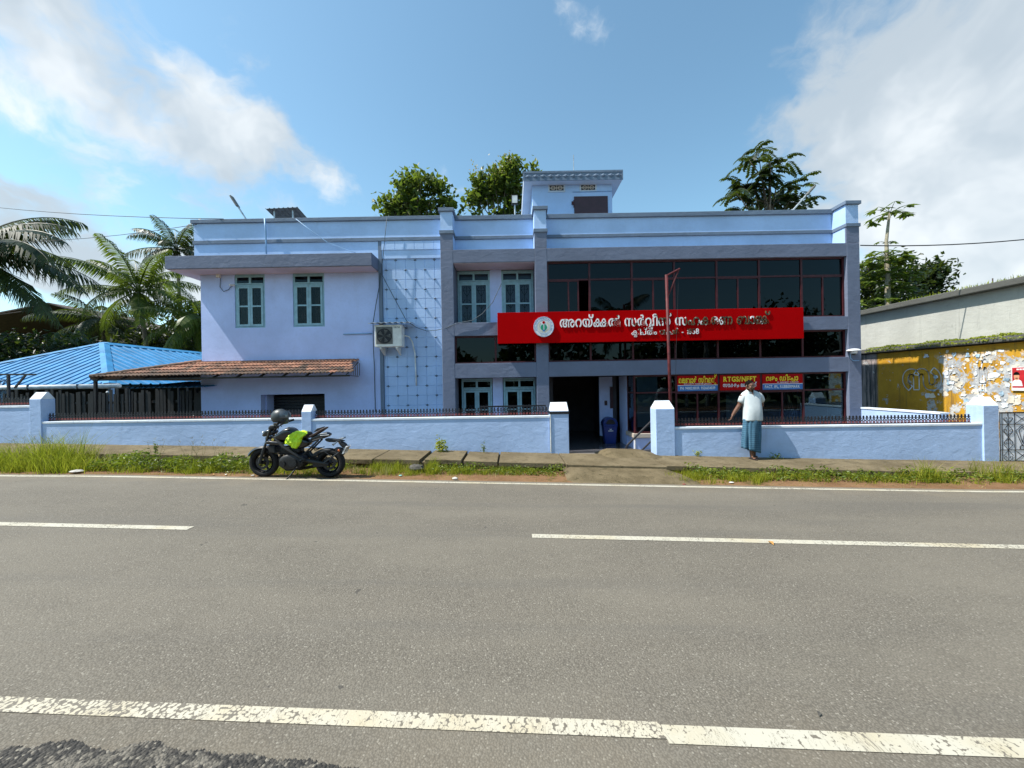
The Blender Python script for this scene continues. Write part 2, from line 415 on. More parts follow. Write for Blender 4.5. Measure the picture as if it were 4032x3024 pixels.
# painted advertisement wall: ochre paint, black rain streaks, stuck and torn bills
def ochre():
    m, t, b, o = new_mat('ochre_wall')
    p = wpos(t); s = t.sep(p)
    c = t.mix(t.ramp(t.noise(p, 2.2, 6, 0.65), 0.3, 0.7), (0.44, 0.22, 0.008), (0.56, 0.30, 0.014))
    st = t.noise(t.scale(p, (1, 3.2, 0.22)), 2.0, 6, 0.7)
    c = t.mix(t.math('MULTIPLY', t.ramp(st, 0.5, 0.72), 0.75), c, (0.07, 0.05, 0.03))
    c = t.mix(t.ramp(s[1], 13.62, 13.72), c, t.mix(t.ramp(st, 0.42, 0.6), (0.34, 0.28, 0.26), (0.04, 0.04, 0.04)))
    bills = t.noise(p, 2.3, 10, 0.74)
    lim = t.ramp(s[1], 12.6, 11.2, 0.0, 0.125)
    low = t.ramp(s[2], 2.5, 2.2)
    pm = t.math('MULTIPLY', t.ramp(t.math('ADD', bills, lim), 0.60, 0.625), low)
    pc = t.mix(t.ramp(t.noise(p, 5.5, 7, 0.75), 0.38, 0.62), (0.28, 0.30, 0.33), (0.54, 0.53, 0.50))
    pc = t.mix(t.ramp(t.noise(p, 3.7, 6, 0.7), 0.60, 0.66), pc, (0.42, 0.26, 0.17))
    t.put(b.inputs['Base Color'], t.mix(pm, c, pc)); b.inputs['Roughness'].default_value = 0.8
    t.put(b.inputs['Normal'], t.bump(t.math('ADD', t.math('MULTIPLY', pm, 0.6), t.noise(p, 20, 6, 0.7)), 0.6, 0.015))
ochre()

# ------------------------------------------------------------------ mesh helpers
ORG = {}
class MB:
    def __init__(s): s.v = []; s.f = []; s.mi = []
    def add(s, vs, fs, m=0):
        n = len(s.v); s.v += [tuple(x) for x in vs]
        for f in fs: s.f.append(tuple(i + n for i in f)); s.mi.append(m)
        return s
    def hexa(s, p, m=0):      # p: bottom 4 ccw, top 4 ccw
        return s.add(p, [(3, 2, 1, 0), (4, 5, 6, 7), (0, 1, 5, 4), (1, 2, 6, 5), (2, 3, 7, 6), (3, 0, 4, 7)], m)
    def box(s, x0, x1, y0, y1, z0, z1, m=0):
        return s.hexa([(x0, y0, z0), (x1, y0, z0), (x1, y1, z0), (x0, y1, z0), (x0, y0, z1), (x1, y0, z1), (x1, y1, z1), (x0, y1, z1)], m)
    def bar(s, a, b, w, h=None, m=0):
        a = Vector(a); b = Vector(b); h = w if h is None else h
        d = (b - a).normalized()
        up = Vector((0, 0, 1)) if abs(d.z) < 0.95 else Vector((0, 1, 0))
        x = d.cross(up).normalized() * w / 2; y = x.cross(d).normalized() * h / 2
        return s.hexa([a - x - y, a + x - y, a + x + y, a - x + y, b - x - y, b + x - y, b + x + y, b - x + y], m)
    def tube(s, pts, r, n=8, m=0, cap=True, closed=False):
        pts = [Vector(p) for p in pts]; k = len(pts)
        rs = r if isinstance(r, (list, tuple)) else [r] * k
        ring = []; up = None
        for i, p in enumerate(pts):
            if closed: d = pts[(i + 1) % k] - pts[i - 1]
            else: d = pts[min(i + 1, k - 1)] - pts[max(i - 1, 0)]
            d.normalize()
            if up is None: up = Vector((0, 0, 1)) if abs(d.z) < 0.9 else Vector((0, 1, 0))
            x = d.cross(up)
            if x.length < 1e-5: x = d.cross(Vector((1, 0.3, 0)))
            x.normalize(); up = x.cross(d).normalized()
            ring.append([p + (x * math.cos(2 * math.pi * j / n) + up * math.sin(2 * math.pi * j / n)) * rs[i] for j in range(n)])
        vs = [q for rg in ring for q in rg]; fs = []
        for i in range(k if closed else k - 1):
            a = i * n; b = ((i + 1) % k) * n
            for j in range(n): fs.append((a + j, b + j, b + (j + 1) % n, a + (j + 1) % n))
        if cap and not closed:
            fs.append(tuple(range(n))); fs.append(tuple(range((k - 1) * n + n - 1, (k - 1) * n - 1, -1)))
        return s.add(vs, fs, m)
    def loft(s, rings, m=0, cap=True):
        n = len(rings[0]); vs = [q for rg in rings for q in rg]; fs = []
        for i in range(len(rings) - 1):
            for j in range(n): fs.append((i * n + j, i * n + (j + 1) % n, (i + 1) * n + (j + 1) % n, (i + 1) * n + j))
        if cap: fs.append(tuple(range(n - 1, -1, -1))); fs.append(tuple(range((len(rings) - 1) * n, len(rings) * n)))
        return s.add(vs, fs, m)
    def ell(s, c, r, nu=14, nv=9, m=0, rot=None):
        c = Vector(c); rings = []
        for i in range(nv + 1):
            th = math.pi * (0.03 + 0.94 * i / nv)
            rg = []
            for j in range(nu):
                ph = 2 * math.pi * j / nu
                q = Vector((r[0] * math.sin(th) * math.cos(ph), r[1] * math.sin(th) * math.sin(ph), -r[2] * math.cos(th)))
                if rot: q = rot @ q
                rg.append(c + q)
            rings.append(rg)
        return s.loft(rings, m)
    def cyl(s, a, b, r, n=16, m=0): return s.tube([a, b], r, n, m)
    def prism(s, pts, y0, y1, m=0, axis='y'):
        """pts: (x, z) outline extruded along y (or (y, z) along x)"""
        k = len(pts)
        if axis == 'y': vs = [(x, y0, z) for x, z in pts] + [(x, y1, z) for x, z in pts]
        elif axis == 'x': vs = [(y0, a, z) for a, z in pts] + [(y1, a, z) for a, z in pts]
        else: vs = [(x, y, y0) for x, y in pts] + [(x, y, y1) for x, y in pts]
        fs = [tuple(range(k)), tuple(range(2 * k - 1, k - 1, -1))] + [(i, i + k, (i + 1) % k + k, (i + 1) % k) for i in range(k)]
        return s.add(vs, fs, m)
    def pillow(s, pts, w, inset=0.82, m=0, y=0.0):
        """(x, z) outline, rounded across y with half width w"""
        cx = sum(p[0] for p in pts) / len(pts); cz = sum(p[1] for p in pts) / len(pts)
        rings = []
        for k, yy in ((inset * 0.8, -1), (inset + (1 - inset) * 0.6, -0.85), (1, -0.45), (1, 0.45), (inset + (1 - inset) * 0.6, 0.85), (inset * 0.8, 1)):
            rings.append([(cx + (px - cx) * k, y + yy * w, cz + (pz - cz) * k) for px, pz in pts])
        return s.loft(rings, m)
    def build(s, name, mats, parent=None, smooth=False, bevel=0.0, origin=None, auto=None, sub=0):
        if isinstance(mats, str): mats = [mats]
        xs = [v[0] for v in s.v]; ys = [v[1] for v in s.v]; zs = [v[2] for v in s.v]
        o = Vector(origin) if origin is not None else Vector(((min(xs) + max(xs)) / 2, (min(ys) + max(ys)) / 2, min(zs)))
        me = bpy.data.meshes.new(name)
        me.from_pydata([(v[0] - o.x, v[1] - o.y, v[2] - o.z) for v in s.v], [], s.f)
        for mm in mats: me.materials.append(M[mm])
        me.polygons.foreach_set('material_index', s.mi)
        if smooth: me.polygons.foreach_set('use_smooth', [True] * len(me.polygons))
        me.update()
        ob = bpy.data.objects.new(name, me); COL.objects.link(ob)
        if parent is not None: ob.parent = parent; ob.location = o - ORG[parent]
        else: ob.location = o
        ORG[ob] = o
        if auto is not None and smooth:
            me.set_sharp_from_angle(angle=R(auto))
        if bevel > 0:
            bm = ob.modifiers.new('bevel', 'BEVEL'); bm.width = bevel; bm.segments = 2; bm.limit_method = 'ANGLE'; bm.angle_limit = R(40)
        if sub:
            sm = ob.modifiers.new('sub', 'SUBSURF'); sm.levels = sub; sm.render_levels = sub
        return ob

def tag(o, label, cat=None, group=None, kind=None):
    if label: o['label'] = label
    if cat: o['category'] = cat
    if group: o['group'] = group
    if kind: o['kind'] = kind
    return o
def thing(name, label, cat, loc, group=None):
    o = bpy.data.objects.new(name, None); COL.objects.link(o)
    o.location = loc; o.empty_display_size = 0.2; ORG[o] = Vector(loc)
    return tag(o, label, cat, group)
def inst(name, mesh, loc, parent, rot=None, scale=None):
    o = bpy.data.objects.new(name, mesh); COL.objects.link(o); o.parent = parent
    loc = Vector(loc); o.location = loc - ORG[parent]; ORG[o] = loc
    if rot: o.rotation_euler = rot
    if scale: o.scale = scale
    return o
def struct(o, label=None): o['kind'] = 'structure'; return tag(o, label)

# ------------------------------------------------------------------ ground levels
YAW = 0.035
def soft(X, lim=13.0): return lim * math.tanh(X / lim) if abs(X) > 9 else X + (lim * math.tanh(X / lim) - X) * max(0, (abs(X) - 6) / 3) ** 2
def rz(X): return -0.0263 * soft(X, 16.0)
def sz(X): return 0.155 - 0.032 * soft(X, 22.0)
def Yl(Y0, X): return Y0 - YAW * X

def strip(y0, y1, xs, zf, thick=None, yaw=True):
    """long sheet along the road between y0 and y1 (values at x = 0)"""
    mb = MB(); vs = []; fs = []
    for X in xs:
        k = YAW * X if yaw else 0
        vs += [(X, y0 - k, zf(X)), (X, y1 - k, zf(X))]
    n = len(xs)
    for i in range(n - 1): fs.append((2 * i, 2 * i + 2, 2 * i + 3, 2 * i + 1))
    if thick:
        b = len(vs); vs += [(x, y, z - thick) for x, y, z in vs]
        for i in range(n - 1):
            fs.append((2 * i, b + 2 * i, b + 2 * i + 2, 2 * i + 2)); fs.append((2 * i + 1, 2 * i + 3, b + 2 * i + 3, b + 2 * i + 1))
        fs.append((0, 1, b + 1, b)); fs.append((2 * n - 2, b + 2 * n - 2, b + 2 * n - 1, 2 * n - 1))
    return mb.add(vs, fs)
def xr(a, b, st=1.0):
    n = max(1, int(round((b - a) / st))); return [a + (b - a) * i / n for i in range(n + 1)]

XL = xr(-60, 60, 1.0)
gm = MB(); gx = xr(-400, 400, 10); gy = xr(-400, 600, 20)
gm.add([(x, y, -0.62 - (0.0263 * soft(x, 16.0) if abs(x) < 90 else 0.0263 * soft(x, 16))) for x in gx for y in gy],
       [(i * len(gy) + j, (i + 1) * len(gy) + j, (i + 1) * len(gy) + j + 1, i * len(gy) + j + 1) for i in range(len(gx) - 1) for j in range(len(gy) - 1)])
struct(gm.build('ground', 'terrain'))
struct(strip(0.62, 6.90, XL, rz, 0.3).build('road', 'asphalt'))
struct(strip(-9.0, 0.62, XL, lambda X: rz(X) - 0.035, 0.25).build('near_verge', 'soil'))
struct(strip(6.90, 7.95, XL, lambda X: rz(X) - 0.012, 0.3).build('verge', 'soil'))
struct(strip(6.70, 6.79, XL, lambda X: rz(X) + 0.004).build('edge_line_far', 'line_white'))
struct(strip(1.925, 2.02, xr(-60, 0.735), lambda X: rz(X) + 0.004).build('edge_line_near_worn', 'line_worn'))
struct(strip(1.90, 2.005, xr(0.735, 60), lambda X: rz(X) + 0.004).build('edge_line_near', 'line_white'))
for a, b in ((-9.6, -3.85), (0.2, 6.6), (-20, -14), (11, 17)):
    struct(strip(4.38, 4.49, xr(a, b), lambda X: rz(X) + 0.004).build('centre_line_dash', 'line_white'))
ym = strip(9.16, 11.6, xr(-14, 16), lambda X: -0.25, 0.3)
struct(ym.build('yard', 'yard'))

# footpath of concrete slabs over the drain
foot = strip(7.93, 9.02, xr(-30, 30), lambda X: sz(X) - 0.06, 0.32).build('footpath', 'slab_concrete'); struct(foot)
cuts = [-30, -26, -22, -18.6, -15.4, -12.9, -10.4, -7.9, -5.35, -2.9, -1.93]
X = -1.93
def slab(a, b, y0, y1, dz=0.0, tilt=0.0, name='slab'):
    mb = MB(); g_ = 0.010
    jit = lambda: random.uniform(-0.012, 0.012)
    xs = xr(a + g_, b - g_, 0.5); vs = []; fs = []
    for X in xs:
        k = YAW * X; e = jit()
        z = sz(X) + dz + tilt * (X - a)
        vs += [(X, y0 - k + e, z - 0.004), (X, y0 - k + 0.025 + e, z + 0.004), (X, y1 - k, z + jit() * 0.15), (X, y0 - k + e, z - 0.09), (X, y1 - k, z - 0.09)]
    for i in range(len(xs) - 1):
        p = 5 * i; q = p + 5
        fs += [(p, q, q + 1, p + 1), (p + 1, q + 1, q + 2, p + 2), (p + 3, q + 3, q, p), (p + 2, q + 2, q + 4, p + 4)]
    fs += [(0, 1, 2, 4, 3)]; e = 5 * (len(xs) - 1); fs += [(e + 3, e + 4, e + 2, e + 1, e)]
    return mb.add(vs, fs).build(name, 'slab_concrete', foot, bevel=0.006)
for a, b in zip(cuts[:-1], cuts[1:]): slab(a, b, 7.84 + random.uniform(-0.03, 0.03), 9.0)
slab(-1.84, -1.06, 7.86, 8.97, 0.012, 0.01); slab(-1.03, -0.32, 7.88, 8.98, 0.0, -0.012)
slab(-0.30, 1.05, 7.82, 9.0); slab(1.05, 3.05, 7.70, 9.0, 0.004)
for a, b in ((3.05, 5.2), (5.2, 7.6), (7.6, 9.9), (9.9, 12.4), (12.4, 16), (16, 20), (20, 30)): slab(a, b, 7.80 + random.uniform(-0.04, 0.03), 9.0)
# mound of cement at the gate and the sloping apron down to the road
ap = MB(); vs = []; nx = 14; ny = 7
for i in range(nx + 1):
    for j in range(ny + 1):
        X = 0.98 + (2.5 - 0.35 * j / ny) * i / nx; t = j / ny
        Y = Yl(6.86 + 0.92 * t, X)
        z = (rz(X) - 0.006) * (1 - t) + (sz(X) - 0.035) * t + 0.015 * math.sin(math.pi * t)
        z += random.uniform(-0.006, 0.006)
        if i in (0, nx): z -= 0.05
        vs.append((X, Y, z))
ap.add(vs, [(i * (ny + 1) + j, (i + 1) * (ny + 1) + j, (i + 1) * (ny + 1) + j + 1, i * (ny + 1) + j + 1) for i in range(nx) for j in range(ny)])
struct(ap.build('apron', 'apron_concrete', smooth=True))
mo = MB(); vs = []; nx = 16; ny = 8
for i in range(nx + 1):
    for j in range(ny + 1):
        X = 1.95 + 1.55 * i / nx; Y = Yl(8.45 + 0.85 * j / ny, X)
        u = i / nx; v = j / ny
        k = min(1, u * 6) * min(1, (1 - u) * 3.0) * min(1, v * 3.0)
        vs.append((X, Y, sz(X) - 0.03 + 0.115 * k + random.uniform(-0.004, 0.004)))
mo.add(vs, [(i * (ny + 1) + j, (i + 1) * (ny + 1) + j, (i + 1) * (ny + 1) + j + 1, i * (ny + 1) + j + 1) for i in range(nx) for j in range(ny)])
struct(mo.build('threshold', 'apron_concrete', smooth=True))

# dark grainy strip with a ragged border, laid over the road at the near left
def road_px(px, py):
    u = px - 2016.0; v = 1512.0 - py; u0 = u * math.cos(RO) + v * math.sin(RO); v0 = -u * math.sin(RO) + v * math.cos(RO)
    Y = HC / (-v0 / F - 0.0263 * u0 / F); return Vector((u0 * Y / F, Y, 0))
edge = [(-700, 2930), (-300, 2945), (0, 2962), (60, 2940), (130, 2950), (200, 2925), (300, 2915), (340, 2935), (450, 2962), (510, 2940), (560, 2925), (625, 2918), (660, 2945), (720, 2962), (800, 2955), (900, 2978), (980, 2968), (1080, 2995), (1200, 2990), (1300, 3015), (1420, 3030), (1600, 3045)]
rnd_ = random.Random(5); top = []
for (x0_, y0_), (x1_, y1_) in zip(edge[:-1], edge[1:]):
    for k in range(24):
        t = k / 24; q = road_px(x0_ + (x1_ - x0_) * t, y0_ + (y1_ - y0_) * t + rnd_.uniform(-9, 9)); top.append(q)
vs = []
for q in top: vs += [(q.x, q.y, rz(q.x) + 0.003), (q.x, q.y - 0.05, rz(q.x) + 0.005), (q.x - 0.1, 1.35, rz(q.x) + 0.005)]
struct(MB().add(vs, [f_ for i in range(len(top) - 1) for f_ in ((3 * i, 3 * i + 1, 3 * i + 4, 3 * i + 3), (3 * i + 1, 3 * i + 2, 3 * i + 5, 3 * i + 4))]).build('near_left_strip', 'dark_strip'))

# ------------------------------------------------------------------ roadside boundary wall
YFW = 9.0                      # front face of the wall at x = 0
def wallseg(mb, a, b, top, th=0.20, m=0, bot=-0.35, y0=YFW, st=0.8):
    xs = xr(a, b, st)
    for p, q in zip(xs[:-1], xs[1:]):
        kp = YAW * p; kq = YAW * q
        mb.hexa([(p, y0 - kp, bot), (q, y0 - kq, bot), (q, y0 - kq + th, bot), (p, y0 - kp + th, bot),
                 (p, y0 - kp, top), (q, y0 - kq, top), (q, y0 - kq + th, top), (p, y0 - kp + th, top)], m)
    return mb
def longbox(mb, a, b, y0, y1, z0, z1, m=0):
    kp = YAW * a; kq = YAW * b
    return mb.hexa([(a, y0 - kp, z0), (b, y0 - kq, z0), (b, y1 - kq, z0), (a, y1 - kp, z0), (a, y0 - kp, z1), (b, y0 - kq, z1), (b, y1 - kq, z1), (a, y1 - kp, z1)], m)
def pillar(parent, a, b, dep, eave, peak, off=0.03, name='pillar', hip=0.0):
    y0 = YFW - YAW * (a + b) / 2 - off; y1 = y0 + dep; ym_ = (y0 + y1) / 2
    o = MB().box(a, b, y0, y1, -0.35, eave).build(name, 'plaster_fence', parent, bevel=0.008)
    MB().add([(a, y0, eave + 0.002), (b, y0, eave + 0.002), (b, y1, eave + 0.002), (a, y1, eave + 0.002), (a + hip, ym_ - 0.02, peak), (b - hip, ym_ - 0.02, peak), (b - hip, ym_ + 0.02, peak), (a + hip, ym_ + 0.02, peak)],
             [(3, 2, 1, 0), (4, 5, 6, 7), (0, 1, 5, 4), (1, 2, 6, 5), (2, 3, 7, 6), (3, 0, 4, 7)]).build('pillar_cap', 'plaster_cap', o, bevel=0.006)
    return y0, y1
# cast iron railing unit: spear, heart and a red rosette
U = 0.0765
def rail_unit():
    mb = MB(); y = 0.0; d = 0.012
    mb.box(-U / 2, U / 2, y - 0.008, y + 0.008, 0.0, 0.012)
    mb.box(-U / 2, U / 2, y - 0.006, y + 0.006, 0.058, 0.066)
    k = 10
    def ring(cx, cz, r, w, m, n=k, a0=0, a1=2 * math.pi):
        for i in range(n):
            t0 = a0 + (a1 - a0) * i / n; t1 = a0 + (a1 - a0) * (i + 1) / n
            pts = [(cx + (r - w) * math.cos(t0), cz + (r - w) * math.sin(t0)), (cx + r * math.cos(t0), cz + r * math.sin(t0)),
                   (cx + r * math.cos(t1), cz + r * math.sin(t1)), (cx + (r - w) * math.cos(t1), cz + (r - w) * math.sin(t1))]
            mb.prism(pts, y - 0.005, y + 0.005, m)
    ring(0, 0.034, 0.028, 0.017, 1, 8)
    for s_ in (-1, 1):
        mb.prism([(s_ * (U / 2), 0.066), (s_ * (U / 2 - 0.014), 0.066), (s_ * 0.004, 0.092), (0, 0.108), (s_ * 0.014, 0.104)][::s_], y - 0.006, y + 0.006, 0)
        mb.prism([(s_ * 0.004, 0.092), (s_ * 0.020, 0.126), (s_ * (U / 2), 0.112), (s_ * (U / 2), 0.126), (s_ * 0.018, 0.138), (0, 0.112)][::s_], y - 0.005, y + 0.005, 0)
    mb.prism([(-0.006, 0.100), (0.006, 0.100), (0.009, 0.140), (0.019, 0.156), (0.013, 0.176), (0, 0.184), (-0.013, 0.176), (-0.019, 0.156), (-0.009, 0.140)], y - 0.007, y + 0.007, 0)
    me = bpy.data.meshes.new('railing_unit'); me.from_pydata(mb.v, [], mb.f)
    me.materials.append(M['iron_black']); me.materials.append(M['iron_red'])
    me.polygons.foreach_set('material_index', mb.mi); me.update()
    return me
RU = rail_unit()
def railing(parent, a, b, z, off=0.10):
    mb = MB(); longbox(mb, a, b, YFW + off - 0.012, YFW + off + 0.012, z + 0.001, z + 0.016)
    r = mb.build('railing', 'iron_black', parent)
    n = int((b - a) / U)
    for i in range(n):
        X = a + (i + 0.5) * (b - a) / n
        inst('railing_unit', RU, (X, YFW + off - YAW * X, z + 0.014), r, (0, 0, -YAW + random.uniform(-0.03, 0.03)))
def boundary(name, label, segs, pillars, loc):
    t = thing(name, label, 'wall', loc)
    for a, b, top in segs:
        wallseg(MB(), a, b, top - 0.055).build('wall', 'plaster_fence', t)
        wallseg(MB(), a - 0.003, b + 0.003, top, 0.225, bot=top - 0.053, y0=YFW - 0.014).build('wall_coping', 'plaster_cap', t, bevel=0.008)
    for args in pillars: pillar(t, *args)
    return t
bw1 = boundary('boundary_wall', 'long pale blue roadside wall with gabled posts running behind the motorcycle', [(-30, -11.78, 1.43), (-11.50, -5.02, 1.03), (-4.79, 0.86, 1.00)],
               [(-11.78, -11.50, 0.30, 1.58, 1.75), (-5.02, -4.79, 0.30, 1.175, 1.335)], (-6, 9.2, 0.1))
railing(bw1, -14.0, -11.80, 1.43); railing(bw1, -11.46, -5.04, 1.03); railing(bw1, -4.76, 0.84, 1.00)
gp = thing('gate_pillar', 'blue gate pillar with black band and white sloped cap left of dark entrance', 'pillar', (1.09, 9.1, 0.1))
y0, y1 = pillar(gp, 0.875, 1.30, 0.36, 1.10, 1.30, 0.05, hip=0.02)
MB().box(0.862, 1.313, y0 - 0.012, y1 + 0.012, 1.035, 1.095).build('iron_band', 'iron_black', gp)
MB().cyl((0.876, y0 - 0.006, 0.16), (0.876, y0 - 0.006, 1.03), 0.012, 8).build('corner_pipe', 'pvc_white', gp)
gp2 = thing('gate_pillar', 'plain blue gate pillar with white cap standing in front of the red pole', 'pillar', (3.5, 9.0, 0))
pillar(gp2, 3.29, 3.72, 0.36, 1.115, 1.30, 0.05, hip=0.05)
bw2 = boundary('boundary_wall', 'low pale blue roadside wall that the man leans against', [(3.72, 10.53, 0.69)], [(10.53, 10.87, 0.34, 1.075, 1.27)], (7, 8.9, -0.1))
railing(bw2, 3.76, 10.40, 0.69)
# side wall of the compound
sw = thing('side_wall', 'pale blue side wall of the yard beside the ochre painted wall', 'wall', (10.0, 10, -0.3))
MB().box(9.98, 10.16, 8.96, 16.0, -0.4, 0.87).build('wall', 'plaster_fence', sw)
MB().box(9.96, 10.18, 8.96, 16.0, 0.872, 0.91).build('wall_coping', 'plaster_cap', sw)

# folded gate leaf behind the wall, left of the gate pillar
fg = thing('folded_gate', 'black iron gate leaf folded open behind the wall beside the gate pillar', 'gate', (0, 9.45, -0.2))
for z in (-0.22, 0.5, 1.19): MB().box(-0.80, 0.82, 9.40, 9.43, z, z + 0.035).build('rail', 'iron_black', fg)
for i in range(19): MB().box(-0.79 + i * 0.0885, -0.775 + i * 0.0885, 9.405, 9.425, -0.185, 1.19).build('bar', 'iron_black', fg)

# entrance gate at the far right, white sheet behind black scrollwork
ig = thing('iron_gate', 'white sheet gate with black scrollwork hung on the end pillar', 'gate', (12.2, 8.6, -0.2))
gy_ = Yl(YFW, 12) + 0.02; gz0 = -0.19; gz1 = 0.93; GX0, GX1 = 10.89, 14.1
MB().box(GX0, GX1, gy_ + 0.004, gy_ + 0.008, gz0, gz1).build('backing_sheet', 'gate_white', ig)
for z in (gz0, gz0 + 0.27, gz0 + 0.84, gz1 - 0.03): MB().box(GX0, GX1, gy_ - 0.005, gy_ + 0.0035, z, z + (0.03 if z in (gz0, gz1 - 0.03) else 0.01)).build('rail', 'iron_black', ig)
pn = 0.37; x = GX0
def curl(cx, cz, r, turns, sgn, a0, n=14):
    return [(cx + sgn * r * (1 - 0.75 * i / n) * math.cos(a0 + turns * 2 * math.pi * i / n), gy_ - 0.003, cz + r * (1 - 0.75 * i / n) * math.sin(a0 + turns * 2 * math.pi * i / n)) for i in range(n + 1)]
i = 0
while x < GX1 - 0.1:
    MB().box(x, x + 0.010, gy_ - 0.0045, gy_ + 0.003, gz0, gz1).build('bar', 'iron_black', ig)
    if i % 2 == 0:
        MB().box(x + 0.05, x + 0.058, gy_ - 0.004, gy_ + 0.0025, gz0, gz1).build('bar', 'iron_black', ig)
        cx = x + 0.19
        MB().box(cx - 0.005, cx + 0.005, gy_ - 0.004, gy_ + 0.0025, gz0, gz1).build('bar', 'iron_black', ig)
        for zc, fl in ((gz0 + 0.10, 1), (gz0 + 0.43, -1), (gz0 + 0.70, 1), (gz1 - 0.14, 1)):
            mb = MB()
            for sg in (-1, 1):
                mb.tube([(cx, gy_, zc - 0.09 * fl)] + curl(cx + sg * 0.055, zc, 0.05, 0.9 * fl, sg, -math.pi / 2 * fl), 0.0045, 5)
            mb.build('scroll', 'iron_black', ig)
        mb = MB()
        for zc in (gz0 + 0.27, gz0 + 0.56, gz0 + 0.84):
            for sg in (-1, 1): mb.bar((cx, gy_, zc), (cx + sg * 0.11, gy_, zc + 0.13), 0.006); mb.bar((cx, gy_, zc), (cx + sg * 0.11, gy_, zc - 0.13), 0.006)
        mb.build('brace', 'iron_black', ig)
        x += 0.33
    else:
        cx = x + 0.17; mb = MB()
        for zb, zt in ((gz0 + 0.03, gz0 + 0.26), (gz1 - 0.27, gz1 - 0.04)):
            mb.bar((x + 0.01, gy_, zb), (x + 0.33, gy_, zt), 0.007); mb.bar((x + 0.01, gy_ + 0.001, zt), (x + 0.33, gy_ + 0.001, zb), 0.007)
        for k in (0.14, 0.07):
            q = [(cx, gz0 + 0.36 + (0.14 - k) * 1.0), (cx + k, gz0 + 0.70), (cx, gz0 + 0.82 - (0.14 - k) * 0.6), (cx - k, gz0 + 0.70)]
            for a_, b_ in zip(q, q[1:] + q[:1]): mb.bar((a_[0], gy_, a_[1]), (b_[0], gy_, b_[1]), 0.007)
        mb.tube([(cx + 0.05 * math.cos(t * math.pi / 6), gy_, gz0 + 0.32 + 0.05 * math.sin(t * math.pi / 6)) for t in range(12)], 0.008, 5, closed=True)
        mb.build('diamond_panel', 'iron_black', ig)
        x += 0.36
    i += 1

# ------------------------------------------------------------------ the bank building
YF, YP, YL_ = 11.0, 11.5, 11.45
bk = thing('bank_building', 'two storey sky blue and slate grey bank with dark glass front', 'building', (0, 13, -0.3))
Z1, Z2, Z3, Z4, Z5, Z6 = 1.94, 2.36, 3.15, 3.525, 5.245, 5.62
FL = -0.20
CA = (-1.984, -1.623); CB = (0.711, 1.064); CC = (9.64, 10.01)
BACK = 19.0
def part(name, mat, bx, parent=bk, bevel=0.0, **k):
    mb = MB()
    for b_ in bx: mb.box(*b_)
    return mb.build(name, mat, parent, bevel=bevel, **k)
# shell, split in walls
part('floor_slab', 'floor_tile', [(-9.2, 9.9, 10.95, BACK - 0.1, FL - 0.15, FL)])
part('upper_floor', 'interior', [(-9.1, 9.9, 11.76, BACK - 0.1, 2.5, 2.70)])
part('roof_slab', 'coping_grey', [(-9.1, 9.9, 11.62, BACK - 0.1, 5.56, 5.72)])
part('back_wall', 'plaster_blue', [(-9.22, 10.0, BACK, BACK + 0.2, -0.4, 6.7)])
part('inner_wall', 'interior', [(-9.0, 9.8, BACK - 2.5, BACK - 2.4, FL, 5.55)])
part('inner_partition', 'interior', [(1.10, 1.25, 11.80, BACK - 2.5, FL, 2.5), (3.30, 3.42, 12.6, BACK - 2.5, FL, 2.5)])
part('side_wall_left', 'plaster_blue', [(-9.22, -9.02, YL_ + 0.2, BACK, -0.4, 6.66)])
part('side_wall_right', 'plaster_blue', [(9.80, 9.995, 11.4, BACK, -0.4, 6.66)])
# left wing wall around its openings
WL = [(-8.21, -7.31), (-6.48, -5.54)]; wz0, wz1 = 3.56, 5.16
xsx = [-9.22, WL[0][0], WL[0][1], WL[1][0], WL[1][1], -3.90]
part('wing_wall', 'plaster_lavender', [(xsx[i], xsx[i + 1], YL_, YL_ + 0.2, wz0, wz1) for i in (0, 2, 4)] + [(-9.22, -3.90, YL_, YL_ + 0.2, wz1, 5.53), (-9.22, -3.90, YL_, YL_ + 0.2, 2.56, wz0)])
part('wing_wall_lower', 'plaster_lavender', [(-9.24, -7.47, YL_ - 0.03, YL_ + 0.2, -0.4, 2.557), (-5.57, -3.90, YL_ - 0.03, YL_ + 0.2, -0.4, 2.557), (-7.47, -5.57, YL_ - 0.03, YL_ + 0.2, 1.56, 2.557)])
part('opening_reveal', 'plaster_lavender', [(-7.50, -7.44, YL_ + 0.203, YL_ + 0.6, -0.4, 1.56), (-5.60, -5.54, YL_ + 0.203, YL_ + 0.6, -0.4, 1.56)])
part('roller_shutter', 'sheet_dark', [(-7.44, -5.60, YL_ + 0.55, YL_ + 0.6, -0.4 + 0.1 * k, -0.31 + 0.1 * k) for k in range(19)])
part('wing_parapet', 'plaster_blue', [(-9.36, CA[0], YL_ - 0.04, YL_ + 0.14, 5.535, 6.66)])
part('wing_parapet_return', 'plaster_blue', [(-9.36, -9.18, YL_ + 0.143, BACK, 5.60, 6.66)])
part('parapet_band', 'coping_grey', [(-9.38, CA[0], YL_ - 0.075, YL_ + 0.10, 6.05, 6.155), (-9.40, -9.30, YL_ + 0.10, BACK, 6.05, 6.155)], bevel=0.006)
part('parapet_coping', 'coping_grey', [(-9.42, CA[0], YL_ - 0.10, YL_ + 0.2, 6.662, 6.77), (-9.42, -9.15, YL_ + 0.2, BACK, 6.662, 6.77)], bevel=0.008)
cn = part('canopy', 'plaster_grey', [(-9.736, -3.90, 10.85, YL_ - 0.043, 5.165, 5.53)], bevel=0.01)
part('canopy_soffit', 'soffit_pink', [(-9.70, -3.93, 10.89, YL_ - 0.003, 5.15, 5.163)], cn)
part('canopy_side', 'plaster_grey', [(-9.736, -9.37, YL_ - 0.04, 14.0, 5.17, 5.53)], cn)
